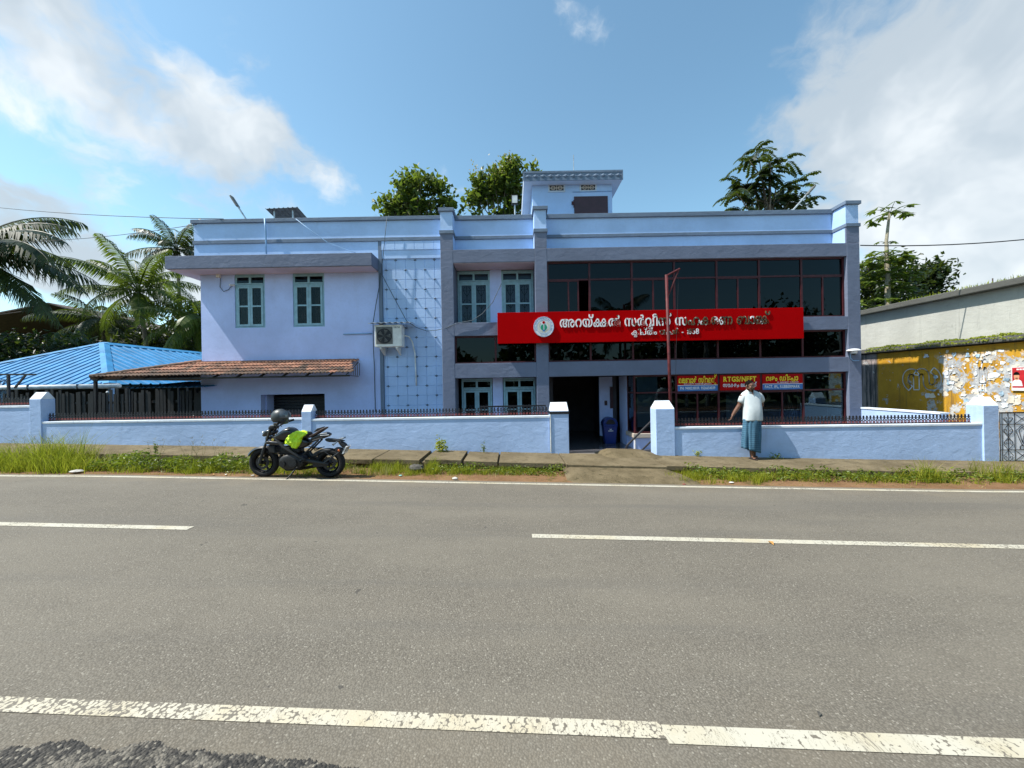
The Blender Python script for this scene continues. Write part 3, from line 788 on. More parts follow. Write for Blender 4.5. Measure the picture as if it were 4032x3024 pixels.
part('canopy_side_soffit', 'soffit_pink', [(-9.71, -9.226, YL_, 14.0, 5.152, 5.166)], cn)
part('corner_strip', 'coping_grey', [(-3.90, -3.80, YL_ - 0.055, YL_ + 0.1, -0.4, 6.048)])
# relief tile panel
tp = part('tile_panel', 'plaster_blue', [(-3.80, CA[0], YL_ + 0.012, YL_ + 0.2, -0.4, 5.534)])
part('tile_panel_top', 'plaster_blue', [(-3.80, CA[0], YL_ - 0.052, YL_ - 0.042, 5.78, 6.05)], tp)
G = 0.288; tx = [-3.80] + [-3.686 + G * k for k in range(6)] + [CA[0]]
tzs = [6.045] + [5.78 - G * k for k in range(22)]
tmesh = {}
def tile_mesh(w_, h_):
    key = (round(w_, 3), round(h_, 3))
    if key not in tmesh:
        a, b = w_ / 2 - 0.0035, h_ / 2 - 0.0035; d = 0.010
        me = bpy.data.meshes.new('wall_tile')
        me.from_pydata([(-a, 0, -b), (a, 0, -b), (a, 0, b), (-a, 0, b), (-a + 0.006, -d, -b + 0.006), (a - 0.006, -d, -b + 0.006), (a - 0.006, -d, b - 0.006), (-a + 0.006, -d, b - 0.006)], [],
                       [(4, 5, 6, 7), (0, 1, 5, 4), (1, 2, 6, 5), (2, 3, 7, 6), (3, 0, 4, 7)])
        me.materials.append(M['plaster_blue']); tmesh[key] = me
    return tmesh[key]
dm = bpy.data.meshes.new('diamond'); r_, h_ = 0.052, 0.036
dm.from_pydata([(-r_, 0, 0), (0, 0, -h_), (r_, 0, 0), (0, 0, h_), (0, -0.045, 0)], [], [(0, 1, 4), (1, 2, 4), (2, 3, 4), (3, 0, 4)])
dm.materials.append(M['coping_grey'])
for j in range(len(tzs) - 1):
    zc = (tzs[j] + tzs[j + 1]) / 2
    yy = YL_ - 0.053 if j == 0 else YL_ + 0.011
    for i in range(len(tx) - 1):
        inst('wall_tile', tile_mesh(tx[i + 1] - tx[i], tzs[j] - tzs[j + 1]), ((tx[i] + tx[i + 1]) / 2, yy, zc), tp)
    if j > 0:
        for k in range(6):
            if (k + j) % 2 == 1: inst('diamond', dm, (-3.686 + G * k, YL_ - 0.0015, tzs[j]), tp)
# grey front frame: columns, beams
for a, b in (CA, CB, CC):
    c_ = part('column', 'plaster_grey', [(a, b, YF, YF + 0.75, -0.4, 5.62)], bevel=0.012)
    part('pillar_shaft', 'plaster_grey', [(a, b, YF + 0.004, YF + 0.05, 5.625, 6.08)], c_)
    part('pillar_body', 'plaster_blue', [(a + 0.002, b - 0.002, YF + 0.053, YP + 0.02, 5.625, 6.08), (a + 0.005, b - 0.005, YF + 0.02, YP + 0.02, 6.182, 6.72)], c_)
    part('pillar_ledge', 'coping_grey', [(a - 0.02, b + 0.03, YF - 0.02, YP + 0.02, 6.082, 6.18)], c_, bevel=0.006)
    part('pillar_coping', 'coping_grey', [(a - 0.04, b + 0.045, YF - 0.035, YP + 0.2, 6.722, 6.82)], c_, bevel=0.006)
def beam(name, a, b, z0, z1, d=0.5, y=YF + 0.003): return part(name, 'plaster_grey', [(a, b, y, YF + d, z0, z1)], bevel=0.008)
for a, b, rec in ((CA[1], CB[0], 0.74), (CB[1], CC[0], 0.40)):
    beam('top_beam', a, b, Z5, Z6, 0.745); beam('sill_beam', a, b, Z3, Z4, rec); beam('floor_beam', a, b, Z1, Z2, rec)
    part('parapet', 'plaster_blue', [(a, b, YP, YP + 0.18, Z6 + 0.003, 6.66)])
    part('parapet_band', 'coping_grey', [(a, b, YP - 0.045, YP + 0.1, 6.085, 6.18)], bevel=0.006)
    part('parapet_coping', 'coping_grey', [(a, b, YP - 0.06, YP + 0.22, 6.662, 6.79)], bevel=0.008)
part('bay_soffit', 'soffit_pink', [(CA[1] + 0.002, CB[0] - 0.002, YF + 0.03, 11.744, Z5 - 0.012, Z5 - 0.003)])
part('bay_wall', 'plaster_lavender', [(CA[1], CB[0], 11.80, 11.95, Z4 + 0.002, Z5 - 0.014), (CA[1], CB[0], 11.755, 11.95, 2.70, 3.14), (CA[1], CB[0], 11.62, 11.80, FL, 0.45)])
part('bay_pilaster', 'plaster_lavender', [(-0.62, -0.27, 11.72, 11.80, Z4 + 0.003, Z5 - 0.014)])
part('bay_pilaster_lower', 'plaster_lavender', [(-0.58, -0.28, 11.56, 11.80, FL, Z1)])
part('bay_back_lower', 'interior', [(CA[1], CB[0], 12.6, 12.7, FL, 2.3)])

# louvred timber windows with iron grilles
def grille(parent, x0, x1, z0, z1, y):
    mb = MB(); n = 3; cx = (x0 + x1) / 2; w_ = x1 - x0
    mb.bar((cx, y, z0), (cx, y, z1), 0.012)
    for k in range(n):
        zb = z0 + (z1 - z0) * (k + 0.15) / n; hh = (z1 - z0) / n
        for sg in (-1, 1):
            mb.tube([(cx, y, zb), (cx + sg * w_ * 0.22, y, zb + hh * 0.25), (cx + sg * w_ * 0.36, y, zb + hh * 0.55), (cx + sg * w_ * 0.18, y, zb + hh * 0.75)], 0.006, 4)
            mb.bar((cx + sg * w_ * 0.10, y, zb + hh * 0.45), (cx + sg * w_ * 0.42, y, zb + hh * 0.45), 0.008)
    return mb.build('grille', 'iron_black', parent)
def window(x0, x1, z0, z1, y, mat='teal_wood', curtain=None, parent=bk, fan=0.19, f=0.055):
    zt = z1 - (z1 - z0) * fan                      # bottom of fanlight
    wd = MB()
    wd.box(x0, x0 + f, y, y + 0.09, z0, z1); wd.box(x1 - f, x1, y, y + 0.09, z0, z1)
    wd.box(x0 + f, x1 - f, y, y + 0.09, z1 - f, z1); wd.box(x0 + f, x1 - f, y, y + 0.09, z0, z0 + 0.04); wd.box(x0 + f, x1 - f, y, y + 0.09, zt - 0.05, zt)
    fr = wd.build('window', mat, parent, bevel=0.004)
    cx = (x0 + x1) / 2
    part('fanlight', mat, [(cx - 0.03, cx + 0.03, y - 0.012, y + 0.05, zt + 0.01, z1 - f - 0.005), (x0 + f + 0.003, cx - 0.031, y - 0.012, y + 0.05, zt + 0.004, zt + 0.035), (cx + 0.031, x1 - f - 0.003, y - 0.012, y + 0.05, zt + 0.004, zt + 0.035),
         (x0 + f + 0.003, cx - 0.031, y - 0.012, y + 0.05, z1 - f - 0.038, z1 - f - 0.004), (cx + 0.031, x1 - f - 0.003, y - 0.012, y + 0.05, z1 - f - 0.038, z1 - f - 0.004)], fr)
    part('pane', 'glass_pane', [(x0 + f, cx - 0.03, y + 0.02, y + 0.026, zt, z1 - f), (cx + 0.03, x1 - f, y + 0.02, y + 0.026, zt, z1 - f)], fr)
    for a, b in ((x0 + f + 0.004, cx - 0.003), (cx + 0.003, x1 - f - 0.004)):
        s_ = 0.065; zb = z0 + 0.045; ze = zt - 0.055; zm = zb + (ze - zb) * 0.50
        part('casement', mat, [(a, a + s_, y - 0.014, y + 0.03, zb, ze), (b - s_, b, y - 0.014, y + 0.03, zb, ze), (a + s_, b - s_, y - 0.012, y + 0.03, zb, zb + 0.06),
             (a + s_, b - s_, y - 0.012, y + 0.03, ze - 0.06, ze), (a + s_, b - s_, y - 0.012, y + 0.03, zm - 0.022, zm + 0.022)], fr)
        part('pane', 'glass_pane', [(a + s_, b - s_, y + 0.008, y + 0.013, zb + 0.06, ze - 0.06)], fr)
        grille(fr, a + s_, b - s_, zb + 0.05, ze - 0.05, y + 0.06)
    if curtain:
        mb = MB()
        for (c0, c1, cm) in curtain:
            xs = xr(x0 + (x1 - x0) * c0, x0 + (x1 - x0) * c1, 0.02)
            for p, q in zip(xs[:-1], xs[1:]):
                k = 0.012 * math.sin(p * 60); k2 = 0.012 * math.sin(q * 60)
                mb.add([(p, y + 0.16 + k, z0), (q, y + 0.16 + k2, z0), (q, y + 0.16 + k2, zt), (p, y + 0.16 + k, zt)], [(0, 1, 2, 3)], cm)
        mb.build('curtain', ['curtain', 'curtain_red'], fr, smooth=True)
    return fr
window(WL[0][0], WL[0][1], wz0, wz1, YL_ + 0.02, curtain=[(0.05, 0.5, 0)])
window(WL[1][0], WL[1][1], wz0, wz1, YL_ + 0.02, curtain=[(0.08, 0.48, 0), (0.62, 0.95, 0)])
window(-1.61, -0.62, Z4 + 0.004, 5.21, 11.72, curtain=[(0.1, 0.6, 0)])
window(-0.27, 0.70, Z4 + 0.004, 5.21, 11.72, curtain=[(0.12, 0.34, 1)])
window(-1.52, -0.60, 0.35, 1.93, 11.58, 'teal_wood')
window(-0.26, 0.70, 0.35, 1.93, 11.58, 'teal_wood')

# maroon aluminium glazing
GY = YF + 0.13
def mull(parent, bx): return part('mullion', 'maroon', bx, parent)
def glazing(name, x0, x1, z0, z1, n, mat='glass_dark', transom=None, split=(), op=None, fw=0.045, skip=()):
    fr = part(name, 'maroon', [(x0, x0 + fw, GY - 0.03, GY + 0.04, z0, z1), (x1 - fw, x1, GY - 0.03, GY + 0.04, z0, z1), (x0 + fw, x1 - fw, GY - 0.03, GY + 0.04, z1 - fw, z1), (x0 + fw, x1 - fw, GY - 0.03, GY + 0.04, z0, z0 + fw)])
    wd = (x1 - x0) / n
    for k in range(1, n): mull(fr, [(x0 + wd * k - 0.026, x0 + wd * k + 0.026, GY - 0.026, GY + 0.036, z0 + fw, z1 - fw)])
    for k in range(n):
        a = x0 + wd * k + 0.024; b = x0 + wd * (k + 1) - 0.024
        if transom:
            mull(fr, [(a, b, GY - 0.022, GY + 0.032, transom - 0.022, transom + 0.022)])
            if (k, 1) not in skip: part('pane', mat, [(a, b, GY + 0.002, GY + 0.008, transom + 0.02, z1 - fw)], fr)
            zt = transom - 0.02
        else: zt = z1 - fw
        b2 = b
        if op and k in op:
            b2 = a + (b - a) * 0.74
            mull(fr, [(b2 - 0.02, b2 + 0.02, GY - 0.018, GY + 0.028, z0 + fw, zt)])
        if k in split:
            c_ = (a + b) / 2 if k not in (op or ()) else a + (b - a) * 0.50
            mull(fr, [(c_ - 0.02, c_ + 0.02, GY - 0.020, GY + 0.03, z0 + fw, zt)])
            mull(fr, [(a, b2, GY - 0.019, GY + 0.029, zt - 0.03, zt)])
        if (k, 0) not in skip: part('pane', mat, [(a, b2, GY + 0.002, GY + 0.008, z0 + fw, zt)], fr)
    return fr
glazing('upper_glazing', CB[1], CC[0], Z4, Z5, 7, transom=4.73, split=(0, 2, 4, 6), op=(0,))
glazing('lower_glazing', CB[1], CC[0], Z2, Z3, 7)
glazing('bay_glazing', CA[1], CB[0], Z2, Z3, 2)
BX = 3.44; wg = (CC[0] - CB[1]) / 7
sx0 = CB[1] + 2 * wg
fr = glazing('shop_glazing', sx0, CC[0], 0.262, Z1 - 0.002, 5, 'glass_clear', transom=1.43, split=(1, 3), skip=((1, 1), (2, 1), (3, 1)))
# return of the glass bay beside the entrance, with sill and base
rt = part('bay_return', 'maroon', [(sx0 + 0.002, sx0 + 0.05, 11.72, 11.78, 0.262, 1.935), (sx0 + 0.004, sx0 + 0.048, GY + 0.045, 11.72, 1.41, 1.45), (sx0 + 0.004, sx0 + 0.048, GY + 0.045, 11.72, 0.262, 0.30)])
part('pane', 'glass_clear', [(sx0 + 0.02, sx0 + 0.026, GY + 0.045, 11.72, 0.30, 1.41), (sx0 + 0.02, sx0 + 0.026, GY + 0.045, 11.72, 1.45, 1.93)], rt)
part('bay_post', 'plaster_lavender', [(sx0 - 0.01, sx0 + 0.10, 11.785, 12.6, FL, 1.935)], rt)
bs = part('shop_base', 'plaster_lavender', [(sx0 + 0.01, CC[0], GY - 0.02, GY + 0.18, FL - 0.1, 0.135), (sx0 + 0.01, sx0 + 0.19, GY + 0.18, 11.78, FL - 0.1, 0.135)])
part('shop_sill', 'cream_stone', [(sx0 - 0.05, CC[0] - 0.003, GY - 0.09, GY + 0.2, 0.137, 0.26), (sx0 - 0.05, sx0 + 0.2, GY + 0.2, 11.80, 0.137, 0.26)], bs, bevel=0.01)
part('skirting', 'black_stone', [(sx0 + 0.06, CC[0] - 0.02, GY + 0.06, GY + 0.1, 0.262, 0.42)], bs)
part('base_corner', 'white_paint', [(sx0 - 0.004, sx0 + 0.028, GY - 0.034, GY + 0.03, FL - 0.1, 0.134)], bs)
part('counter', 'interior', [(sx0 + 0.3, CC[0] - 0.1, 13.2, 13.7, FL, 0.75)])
part('pale_panel', 'plaster_white', [(sx0 + 0.12, sx0 + 0.72, 11.20, 11.215, 0.43, 1.9), (6.45, 7.0, 11.6, 11.62, 0.3, 1.9)])  # pale upright panels set behind the shop glass
gl = MB()
for k in range(2): 
    gx_ = 7.95 + k * 0.26
    gl.bar((gx_, 11.40, 0.28), (gx_, 11.40, 1.4), 0.012); gl.bar((gx_ + 0.19, 11.40, 0.28), (gx_ + 0.19, 11.40, 1.4), 0.012)
gl.build('inner_grille_frame', 'iron_black', bk)
for k in range(2): grille(bk, 7.95 + k * 0.26, 8.14 + k * 0.26, 0.3, 1.4, 11.41)
part('entrance_wall', 'plaster_lavender', [(2.86, 3.29, 12.61, 12.7, FL + 0.2, 1.93)])
part('entrance_skirting', 'black_stone', [(2.86, 3.29, 12.60, 12.70, FL, FL + 0.197)])
part('notice_board', 'maroon_door', [(3.02, 3.10, 12.57, 12.607, 1.0, 1.15), (3.20, 3.29, 12.55, 12.607, 0.9, 1.6)])
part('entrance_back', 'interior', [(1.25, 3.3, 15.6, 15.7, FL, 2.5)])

# flat roofed tiled awning on the left wing
AE, AW = (10.30, 2.09), (YL_ - 0.035, 2.53)
aw = part('awning', 'wood_dark', [(-11.25, -4.36, 10.31, 10.345, 2.03, 2.075)])
def on(x, t, up=0.0):           # point on front slope; t = 0 eave, 1 wall
    return Vector((x, AE[0] + (AW[0] - AE[0]) * t, AE[1] + (AW[1] - AE[1]) * t + up))
for x in [-11.1 + 0.62 * k for k in range(11)]:
    t1 = 1.0 if x > -9.2 else max(0.15, (x + 11.25) / 2.05)
    MB().bar(on(x, 0.0, -0.03), on(x, t1, -0.03), 0.04, 0.035).build('rafter', 'wood_dark', aw)
mb = MB()
for k in range(7): mb.bar((-4.46, 10.36 + 0.15 * k, 2.075), (-4.46 - 0.02, 10.36 + 0.15 * k + 0.07, 2.08 + 0.06 * k), 0.012)
mb.bar((-4.46, 10.32, 2.06), (-4.55, 11.4, 2.06), 0.02); mb.bar((-4.46, 10.32, 2.06), (-4.55, 11.4, 2.47), 0.02)
mb.build('bracket', 'iron_black', aw)
sl = math.atan2(AW[1] - AE[1], AW[0] - AE[0]); L = math.hypot(AW[1] - AE[1], AW[0] - AE[0])
TW, rows = 0.205, 5; TL = L / rows + 0.035
def roof_tile():
    mb = MB(); nx = 10; vs = []; th = 0.012
    for j in range(2):
        for i in range(nx + 1):
            u = i / nx; x = (u - 0.5) * TW * 1.06
            z = 0.030 * abs(math.sin(u * 2 * math.pi)) + 0.004
            vs.append((x, (j - 0.0) * TL, z + (0.032 if j == 0 else 0)))
    n = len(vs); vs += [(x, y, z - th) for x, y, z in vs]
    fs = [(i, i + 1, nx + 2 + i, nx + 1 + i) for i in range(nx)] + [(n + i, n + nx + 1 + i, n + nx + 2 + i, n + i + 1) for i in range(nx)]
    fs += [(i, n + i, n + i + 1, i + 1) for i in range(nx)]
    fs += [(0, nx + 1, n + nx + 1, n), (nx, n + nx, n + 2 * nx + 1, 2 * nx + 1)]
    return mb.add(vs, fs)
rt_ = roof_tile()
def meshof(mb, name, mat):
    me = bpy.data.meshes.new(name); me.from_pydata(mb.v, [], mb.f); me.materials.append(M[mat]); me.update(); return me
RT = {k: meshof(rt_, 'roof_tile', k) for k in ('clay_new', 'clay_mid', 'clay_old')}
for r in range(rows):
    x = -11.20 + (0.1 if r % 2 else 0)
    while x < -4.40 - 0.05 * r:
        t = r / rows
        if x > -9.3 or (x + 11.25) / 2.05 > t - 0.02:
            q = random.random(); frac = (x + 11.2) / 6.8
            w_ = 0.02 + 0.16 * r + 0.22 * frac
            mt = 'clay_old' if (r == 0 and q > 0.25 * frac) or q > 0.35 + w_ else ('clay_new' if q < 0.55 * w_ + (0.25 if r > 2 and frac > 0.3 else 0) else 'clay_mid')
            inst('roof_tile', RT[mt], on(x, t, 0.012 + 0.004 * random.random()), aw, (sl + random.uniform(-0.012, 0.012), random.uniform(-0.015, 0.015), random.uniform(-0.02, 0.02)))
        x += TW
# ridge strip at the wall and hip ridge tiles at the left end
part('flashing', 'clay_new', [(-9.25, -4.63, AW[0] - 0.13, AW[0] - 0.002, AW[1] + 0.0, AW[1] + 0.045)], aw)
hp0, hp1 = Vector((-9.20, AW[0] - 0.04, AW[1] + 0.05)), Vector((-11.29, AE[0] + 0.03, AE[1] + 0.06))
for k in range(7):
    a = hp0.lerp(hp1, k / 7 - 0.01); b = hp0.lerp(hp1, (k + 1) / 7 + 0.012)
    MB().tube([a, b], [0.052, 0.064], 10).build('ridge_tile', 'clay_mid' if k < 2 else 'clay_old', aw, smooth=True, auto=40)
mb = MB(); mb.add([(-9.22, AW[0], AW[1]), (-11.3, AE[0], AE[1]), (-11.3, 14.5, AE[1]), (-9.22, 14.5, AW[1]), (-9.22, AW[0], AW[1] - 0.03), (-11.3, AE[0], AE[1] - 0.03), (-11.3, 14.5, AE[1] - 0.03), (-9.22, 14.5, AW[1] - 0.03)],
                  [(0, 3, 2, 1), (4, 5, 6, 7), (0, 1, 5, 4), (1, 2, 6, 5), (2, 3, 7, 6), (3, 0, 4, 7)])
mb.build('side_slope', 'clay_old', aw)
mb = MB()
for a, b in (((-11.25, 10.36), (-11.25, 14.4)),): mb.box(-11.28, -11.22, 10.36, 10.42, -0.25, 2.06)
mb.build('post', 'wood_dark', aw)

# stair tower on the roof
TY = 13.3
tw = part('stair_tower', 'plaster_blue', [(0.826, 3.575, TY, 17.2, 5.72, 8.60)])
part('tower_roof', 'plaster_white', [(0.517, 3.865, 13.02, 17.5, 8.603, 8.86)], tw, bevel=0.008)
fs_ = part('tower_fascia', 'coping_grey', [(0.505, 3.877, 12.995, 13.018, 8.865, 8.93), (0.505, 3.877, 12.995, 13.018, 8.60, 8.645), (0.505, 0.55, 12.996, 13.018, 8.645, 8.865), (3.83, 3.877, 12.996, 13.018, 8.645, 8.865),
     (0.55, 3.83, 13.008, 13.018, 8.645, 8.865), (0.505, 3.877, 13.018, 17.52, 8.865, 8.925)], tw)
dmm = MB(); dmm.add([(-0.13, 0, 0), (0, 0, -0.07), (0.13, 0, 0), (0, 0, 0.07), (0, -0.03, 0), (-0.05, -0.02, 0.03), (0.05, -0.02, 0.03)], [(0, 1, 4), (1, 2, 4), (2, 3, 4), (3, 0, 4)]).ell((0, -0.022, 0), (0.05, 0.02, 0.045), 8, 5)
orn = meshof(dmm, 'ornament', 'coping_grey')
for k in range(13): inst('ornament', orn, (0.67 + 0.2545 * k, 13.006, 8.755), tw, (0, random.uniform(-0.05, 0.05), 0))
for (px0, px1, py0, py1) in ((2164, 2219, 730, 752), (2288, 2343, 728, 750)):
    a = P(px0, py1, TY); b = P(px1, py0, TY)
    v = part('vent', 'plaster_white', [(a.x - 0.05, b.x + 0.05, TY - 0.02, TY - 0.001, a.z - 0.05, a.z), (a.x - 0.05, b.x + 0.05, TY - 0.02, TY - 0.001, b.z, b.z + 0.05), (a.x - 0.05, a.x, TY - 0.02, TY - 0.001, a.z, b.z), (b.x, b.x + 0.05, TY - 0.02, TY - 0.001, a.z, b.z)], tw)
    part('vent_opening', 'interior', [(a.x, b.x, TY - 0.006, TY - 0.002, a.z, b.z)], v)
    mb = MB(); cz = (a.z + b.z) / 2
    for cx in (a.x + (b.x - a.x) * 0.25, a.x + (b.x - a.x) * 0.75):
        mb.tube([(cx + 0.065 * math.cos(i * math.pi / 6), TY - 0.014, cz + 0.06 * math.sin(i * math.pi / 6)) for i in range(12)], 0.016, 5, closed=True)
    mb.box(a.x, b.x, TY - 0.018, TY - 0.008, cz - 0.012, cz + 0.012); mb.box((a.x + b.x) / 2 - 0.012, (a.x + b.x) / 2 + 0.012, TY - 0.0175, TY - 0.0085, a.z, b.z)
    mb.build('vent_screen', 'cream_stone', v)
a = P(2261, 842, TY); b = P(2392, 773, TY)
dr = part('tower_door', 'maroon_door', [(a.x, b.x, TY - 0.03, TY - 0.004, 6.3, b.z)], tw)
part('door_bolt', 'maroon', [(a.x - 0.09, a.x, TY - 0.06, TY - 0.02, b.z - 0.28, b.z - 0.18), (a.x - 0.03, a.x, TY - 0.05, TY - 0.02, b.z - 0.38, b.z - 0.13)], dr)
a = P(2255, 757, TY); MB().cyl((a.x, TY - 0.02, a.z), (3.57, TY - 0.02, a.z + 0.01), 0.012, 6).build('conduit', 'pvc_blue', tw)
a = P(2258, 610, 14.0); MB().cyl((a.x, 14.0, 8.86), (a.x, 14.0, a.z), 0.014, 6).build('lightning_rod', 'galv', tw)

# ------------------------------------------------------------------ lettering
def glyphs(elems, size, offset=0.0, extr=0.0):
    """list of (mesh, x) for a line; an element is a char or (char, sx, sy, dx, dy, advance)"""
    out = []; pen = 0.0
    for e in elems:
        if e == ' ': pen += 0.36; continue
        ch, sx, sy, dx, dy, adv = (e, 1, 1, 0, 0, None) if isinstance(e, str) else e
        c = bpy.data.curves.new('glyph', 'FONT'); c.body = ch; c.size = 1; c.resolution_u = 3; c.offset = offset; c.extrude = extr / size
        ob = bpy.data.objects.new('glyph', c); COL.objects.link(ob)
        dg = bpy.context.evaluated_depsgraph_get()
        me = bpy.data.meshes.new_from_object(ob.evaluated_get(dg)); bpy.data.objects.remove(ob)
        xs = [v.co.x for v in me.vertices]
        vs = [((v.co.x * sx + pen + dx) * size, (v.co.y * sy + dy) * size, v.co.z * size) for v in me.vertices]
        out.append((vs, [tuple(p.vertices) for p in me.polygons], ch))
        bpy.data.meshes.remove(me)
        pen += (max(xs) * sx + 0.055 if adv is None else adv)
    return out, pen * size
def lettering(elems, x0, x1, y, z, h, mat, parent, name='lettering', each=False, offset=0.02, extr=0.0):
    """fit a line between x0 and x1, body height h, baseline z, facing -y at depth y"""
    gs, wd = glyphs(elems, 1.0, offset, extr / h * 0.57)
    kx = (x1 - x0) / wd; kz = h / 0.57
    allv = MB()
    for vs, fs, ch in gs:
        q = [(x0 + v[0] * kx, y - v[2] * kz, z + v[1] * kz) for v in vs]
        if each: MB().add(q, fs).build(name, mat, parent)
        else: allv.add(q, fs)
    if not each: return allv.build(name, mat, parent)

SY = 10.84
sg = thing('bank_sign', 'long red bank signboard with flaking white Malayalam letters and round emblem', 'sign', (3.9, SY, 2.89))
A0, A1, B0, B1 = -0.38, 8.25, 2.895, 3.765
MB().box(A0, A1, SY, SY + 0.11, B0, B1).build('board', 'sign_red', sg, bevel=0.004)
mb = MB()
for x in (0.9, 3.0, 5.2, 7.3): mb.box(x, x + 0.05, SY + 0.112, YF + 0.02, B0 + 0.15, B0 + 0.20); mb.box(x, x + 0.05, SY + 0.112, YF + 0.02, B1 - 0.20, B1 - 0.16)
mb.build('bracket', 'iron_black', sg)
V = '\u0d4d'
kk = [('ക', 0.80, 1, 0, 0, 0.62), ('ക', 0.80, 1, 0, 0, 0.86)]
main = ['അ', 'റ', 'യ', (V, 1.2, 1.2, -0.05, -0.10, 0.02)] + kk + ['ൽ', ' ', 'സ', 'ർ', 'വ', ('വ', 0.45, 0.40, -0.62, -0.26, 0.0), ('ീ', 1.0, 1, 0.12, 0, 0.34), 'സ', (V, 1.2, 1.2, -0.02, -0.08, 0.05), ' ',
        'സ', 'ഹ', 'ക', 'ര', 'ണ', ' ', 'ബ', 'ാ', ('ങ', 0.62, 1, 0, 0, 0.50), ('ക', 0.80, 1, 0, 0, 0.86), (V, 1.2, 1.2, 0.0, -0.08, 0.1)]
lettering(main, 1.37, 7.30, SY - 0.012, 3.325, 0.222, 'letter_flaking', sg, 'letter', True, 0.014, 0.010)
l2 = ['ക', ('ല', 0.55, 0.42, -0.72, -0.27, 0.0), ('ി', 1, 1, 0.16, 0, 0.26), 'പ', (V, 1.2, 1.2, 0, -0.08, 0.04), 'ത', 'ം', ' ', 'ന', ('മ', 0.7, 1, 0, 0, 0.42), ('പ', 0.8, 1, 0, 0, 0.72), 'ർ', ' ', '-', ' ', '1', '8', '5', '8']
lettering(l2, 3.39, 5.30, SY - 0.009, 3.072, 0.125, 'letter_flaking', sg, 'letter', True, 0.010, 0.007)
# round emblem
ec = Vector((0.92, SY, 3.345)); er = 0.287
def disc(name, r, y, mat, parent, th=0.012, c=ec, n=40): return MB().cyl((c.x, y, c.z), (c.x, y - th, c.z), r, n).build(name, mat, parent)
em = disc('emblem', er, SY - 0.004, 'white_paint', sg, 0.03)
for r_in, wd in ((er * 0.975, 0.006), (er * 0.70, 0.005)):
    MB().tube([(ec.x + r_in * math.cos(t * math.pi / 20), SY - 0.036, ec.z + r_in * math.sin(t * math.pi / 20)) for t in range(40)], wd / 2, 4, closed=True).build('emblem_ring', 'emblem_blue', em)
mb = MB()
for sgn in (-1, 1):
    for k in range(9):
        t = R(-75 + 15 * k) if sgn > 0 else R(255 - 15 * k)
        for dr in (-1, 1):
            rr = er * (0.52 + 0.05 * dr); c_ = Vector((ec.x + rr * math.cos(t), SY - 0.037, ec.z + rr * math.sin(t)))
            mb.ell(c_, (0.014, 0.003, 0.005), 8, 4, 0, Matrix.Rotation(-(t + sgn * (math.pi / 2 - 0.5 * dr)), 3, 'Y'))
mb.build('laurel', 'emblem_gold', em)
for sgn in (-1, 1):
    pts = [(ec.x + sgn * 0.018, ec.z + 0.02 - 0.095)]
    pts += [(ec.x + sgn * (0.018 + 0.075 * math.sin(math.pi * k / 10)), ec.z - 0.02 - 0.085 * math.cos(math.pi * k / 10)) for k in range(11)]
    if sgn < 0: pts = pts[::-1]
    MB().prism(pts, SY - 0.040, SY - 0.034).build('emblem_leaf', 'emblem_green', em)
disc('emblem_ball', 0.038, SY - 0.033, 'sign_red', em, 0.008, ec + Vector((0, 0, 0.12)), 20)
MB().prism([(ec.x - 0.04, ec.z - 0.125), (ec.x + 0.04, ec.z - 0.125), (ec.x + 0.012, ec.z - 0.085), (ec.x - 0.012, ec.z - 0.085)], SY - 0.041, SY - 0.034).build('emblem_base', 'emblem_blue', em)
mb = MB()
def ringtext(txt, a0, a1, r, h, flip=False):
    gs = list(txt); n = len(gs)
    for i, ch in enumerate(gs):
        if ch == ' ': continue
        g_, wd = glyphs([ch], 1.0, 0.01)
        t = a0 + (a1 - a0) * i / max(1, n - 1)
        ux, uz = (math.sin(t), -math.cos(t)) if not flip else (-math.sin(t), math.cos(t))
        ox, oz = (math.cos(t), math.sin(t)) if not flip else (-math.cos(t), -math.sin(t))
        for vs, fs, _ in g_:
            mb.add([(ec.x + r * math.cos(t) + (v[0] - wd / 2) * h * 1.25 * ux + v[1] * h * 1.4 * ox, SY - 0.0365, ec.z + r * math.sin(t) + (v[0] - wd / 2) * h * 1.25 * uz + v[1] * h * 1.4 * oz) for v in vs], fs)
ringtext('ARACKAL SERVICE CO-OPERATIVE BANK LTD. NO. 1858', R(205), R(-25), er * 0.77, 0.030)
ringtext('1973-1979', R(248), R(292), er * 0.90, 0.030, True)
mb.build('ring_lettering', 'emblem_blue', em)['kind'] = 'stuff'

# three small shop signs above the counter windows
def shop_sign(x0, x1, label, band):
    y = GY - 0.04
    t = thing('shop_sign', label, 'sign', ((x0 + x1) / 2, y, 1.45), 'small red signs in the ground floor windows')
    zb = 1.457; zt = 1.90
    MB().box(x0, x1, y, y + 0.035, zb, zt).build('board', 'sign_red_small', t)
    if band: 
        MB().box(x0, x1, y - 0.003, y - 0.001, zb, zb + 0.155).build('band', 'sign_blue', t)
        MB().box(x0, x1, y - 0.003, y - 0.001, zb + 0.157, zb + 0.172).build('stripe', 'white_paint', t)
    return t, y - 0.005, x0, x1, zb
e = 0.035
xs_ = [sx0 + wg * k for k in range(6)]
t, y, a, b, z = shop_sign(xs_[1] + e, xs_[2] - e, 'red sign with yellow Malayalam word and PH number on blue band', True)
lettering(['മ', 'ല', 'ബ', 'ാ', 'ർ', ' ', 'സ', ('ി', 1, 1, 0.16, 0, 0.26), 'െ', 'മ', 'ൻ', ('റ', 0.6, 0.42, -0.45, -0.30, 0.0), (V, 1.2, 1.2, 0.0, 0.10, 0.1)], a + 0.03, b - 0.03, y, z + 0.240, 0.125, 'sign_yellow', t, offset=0.032)
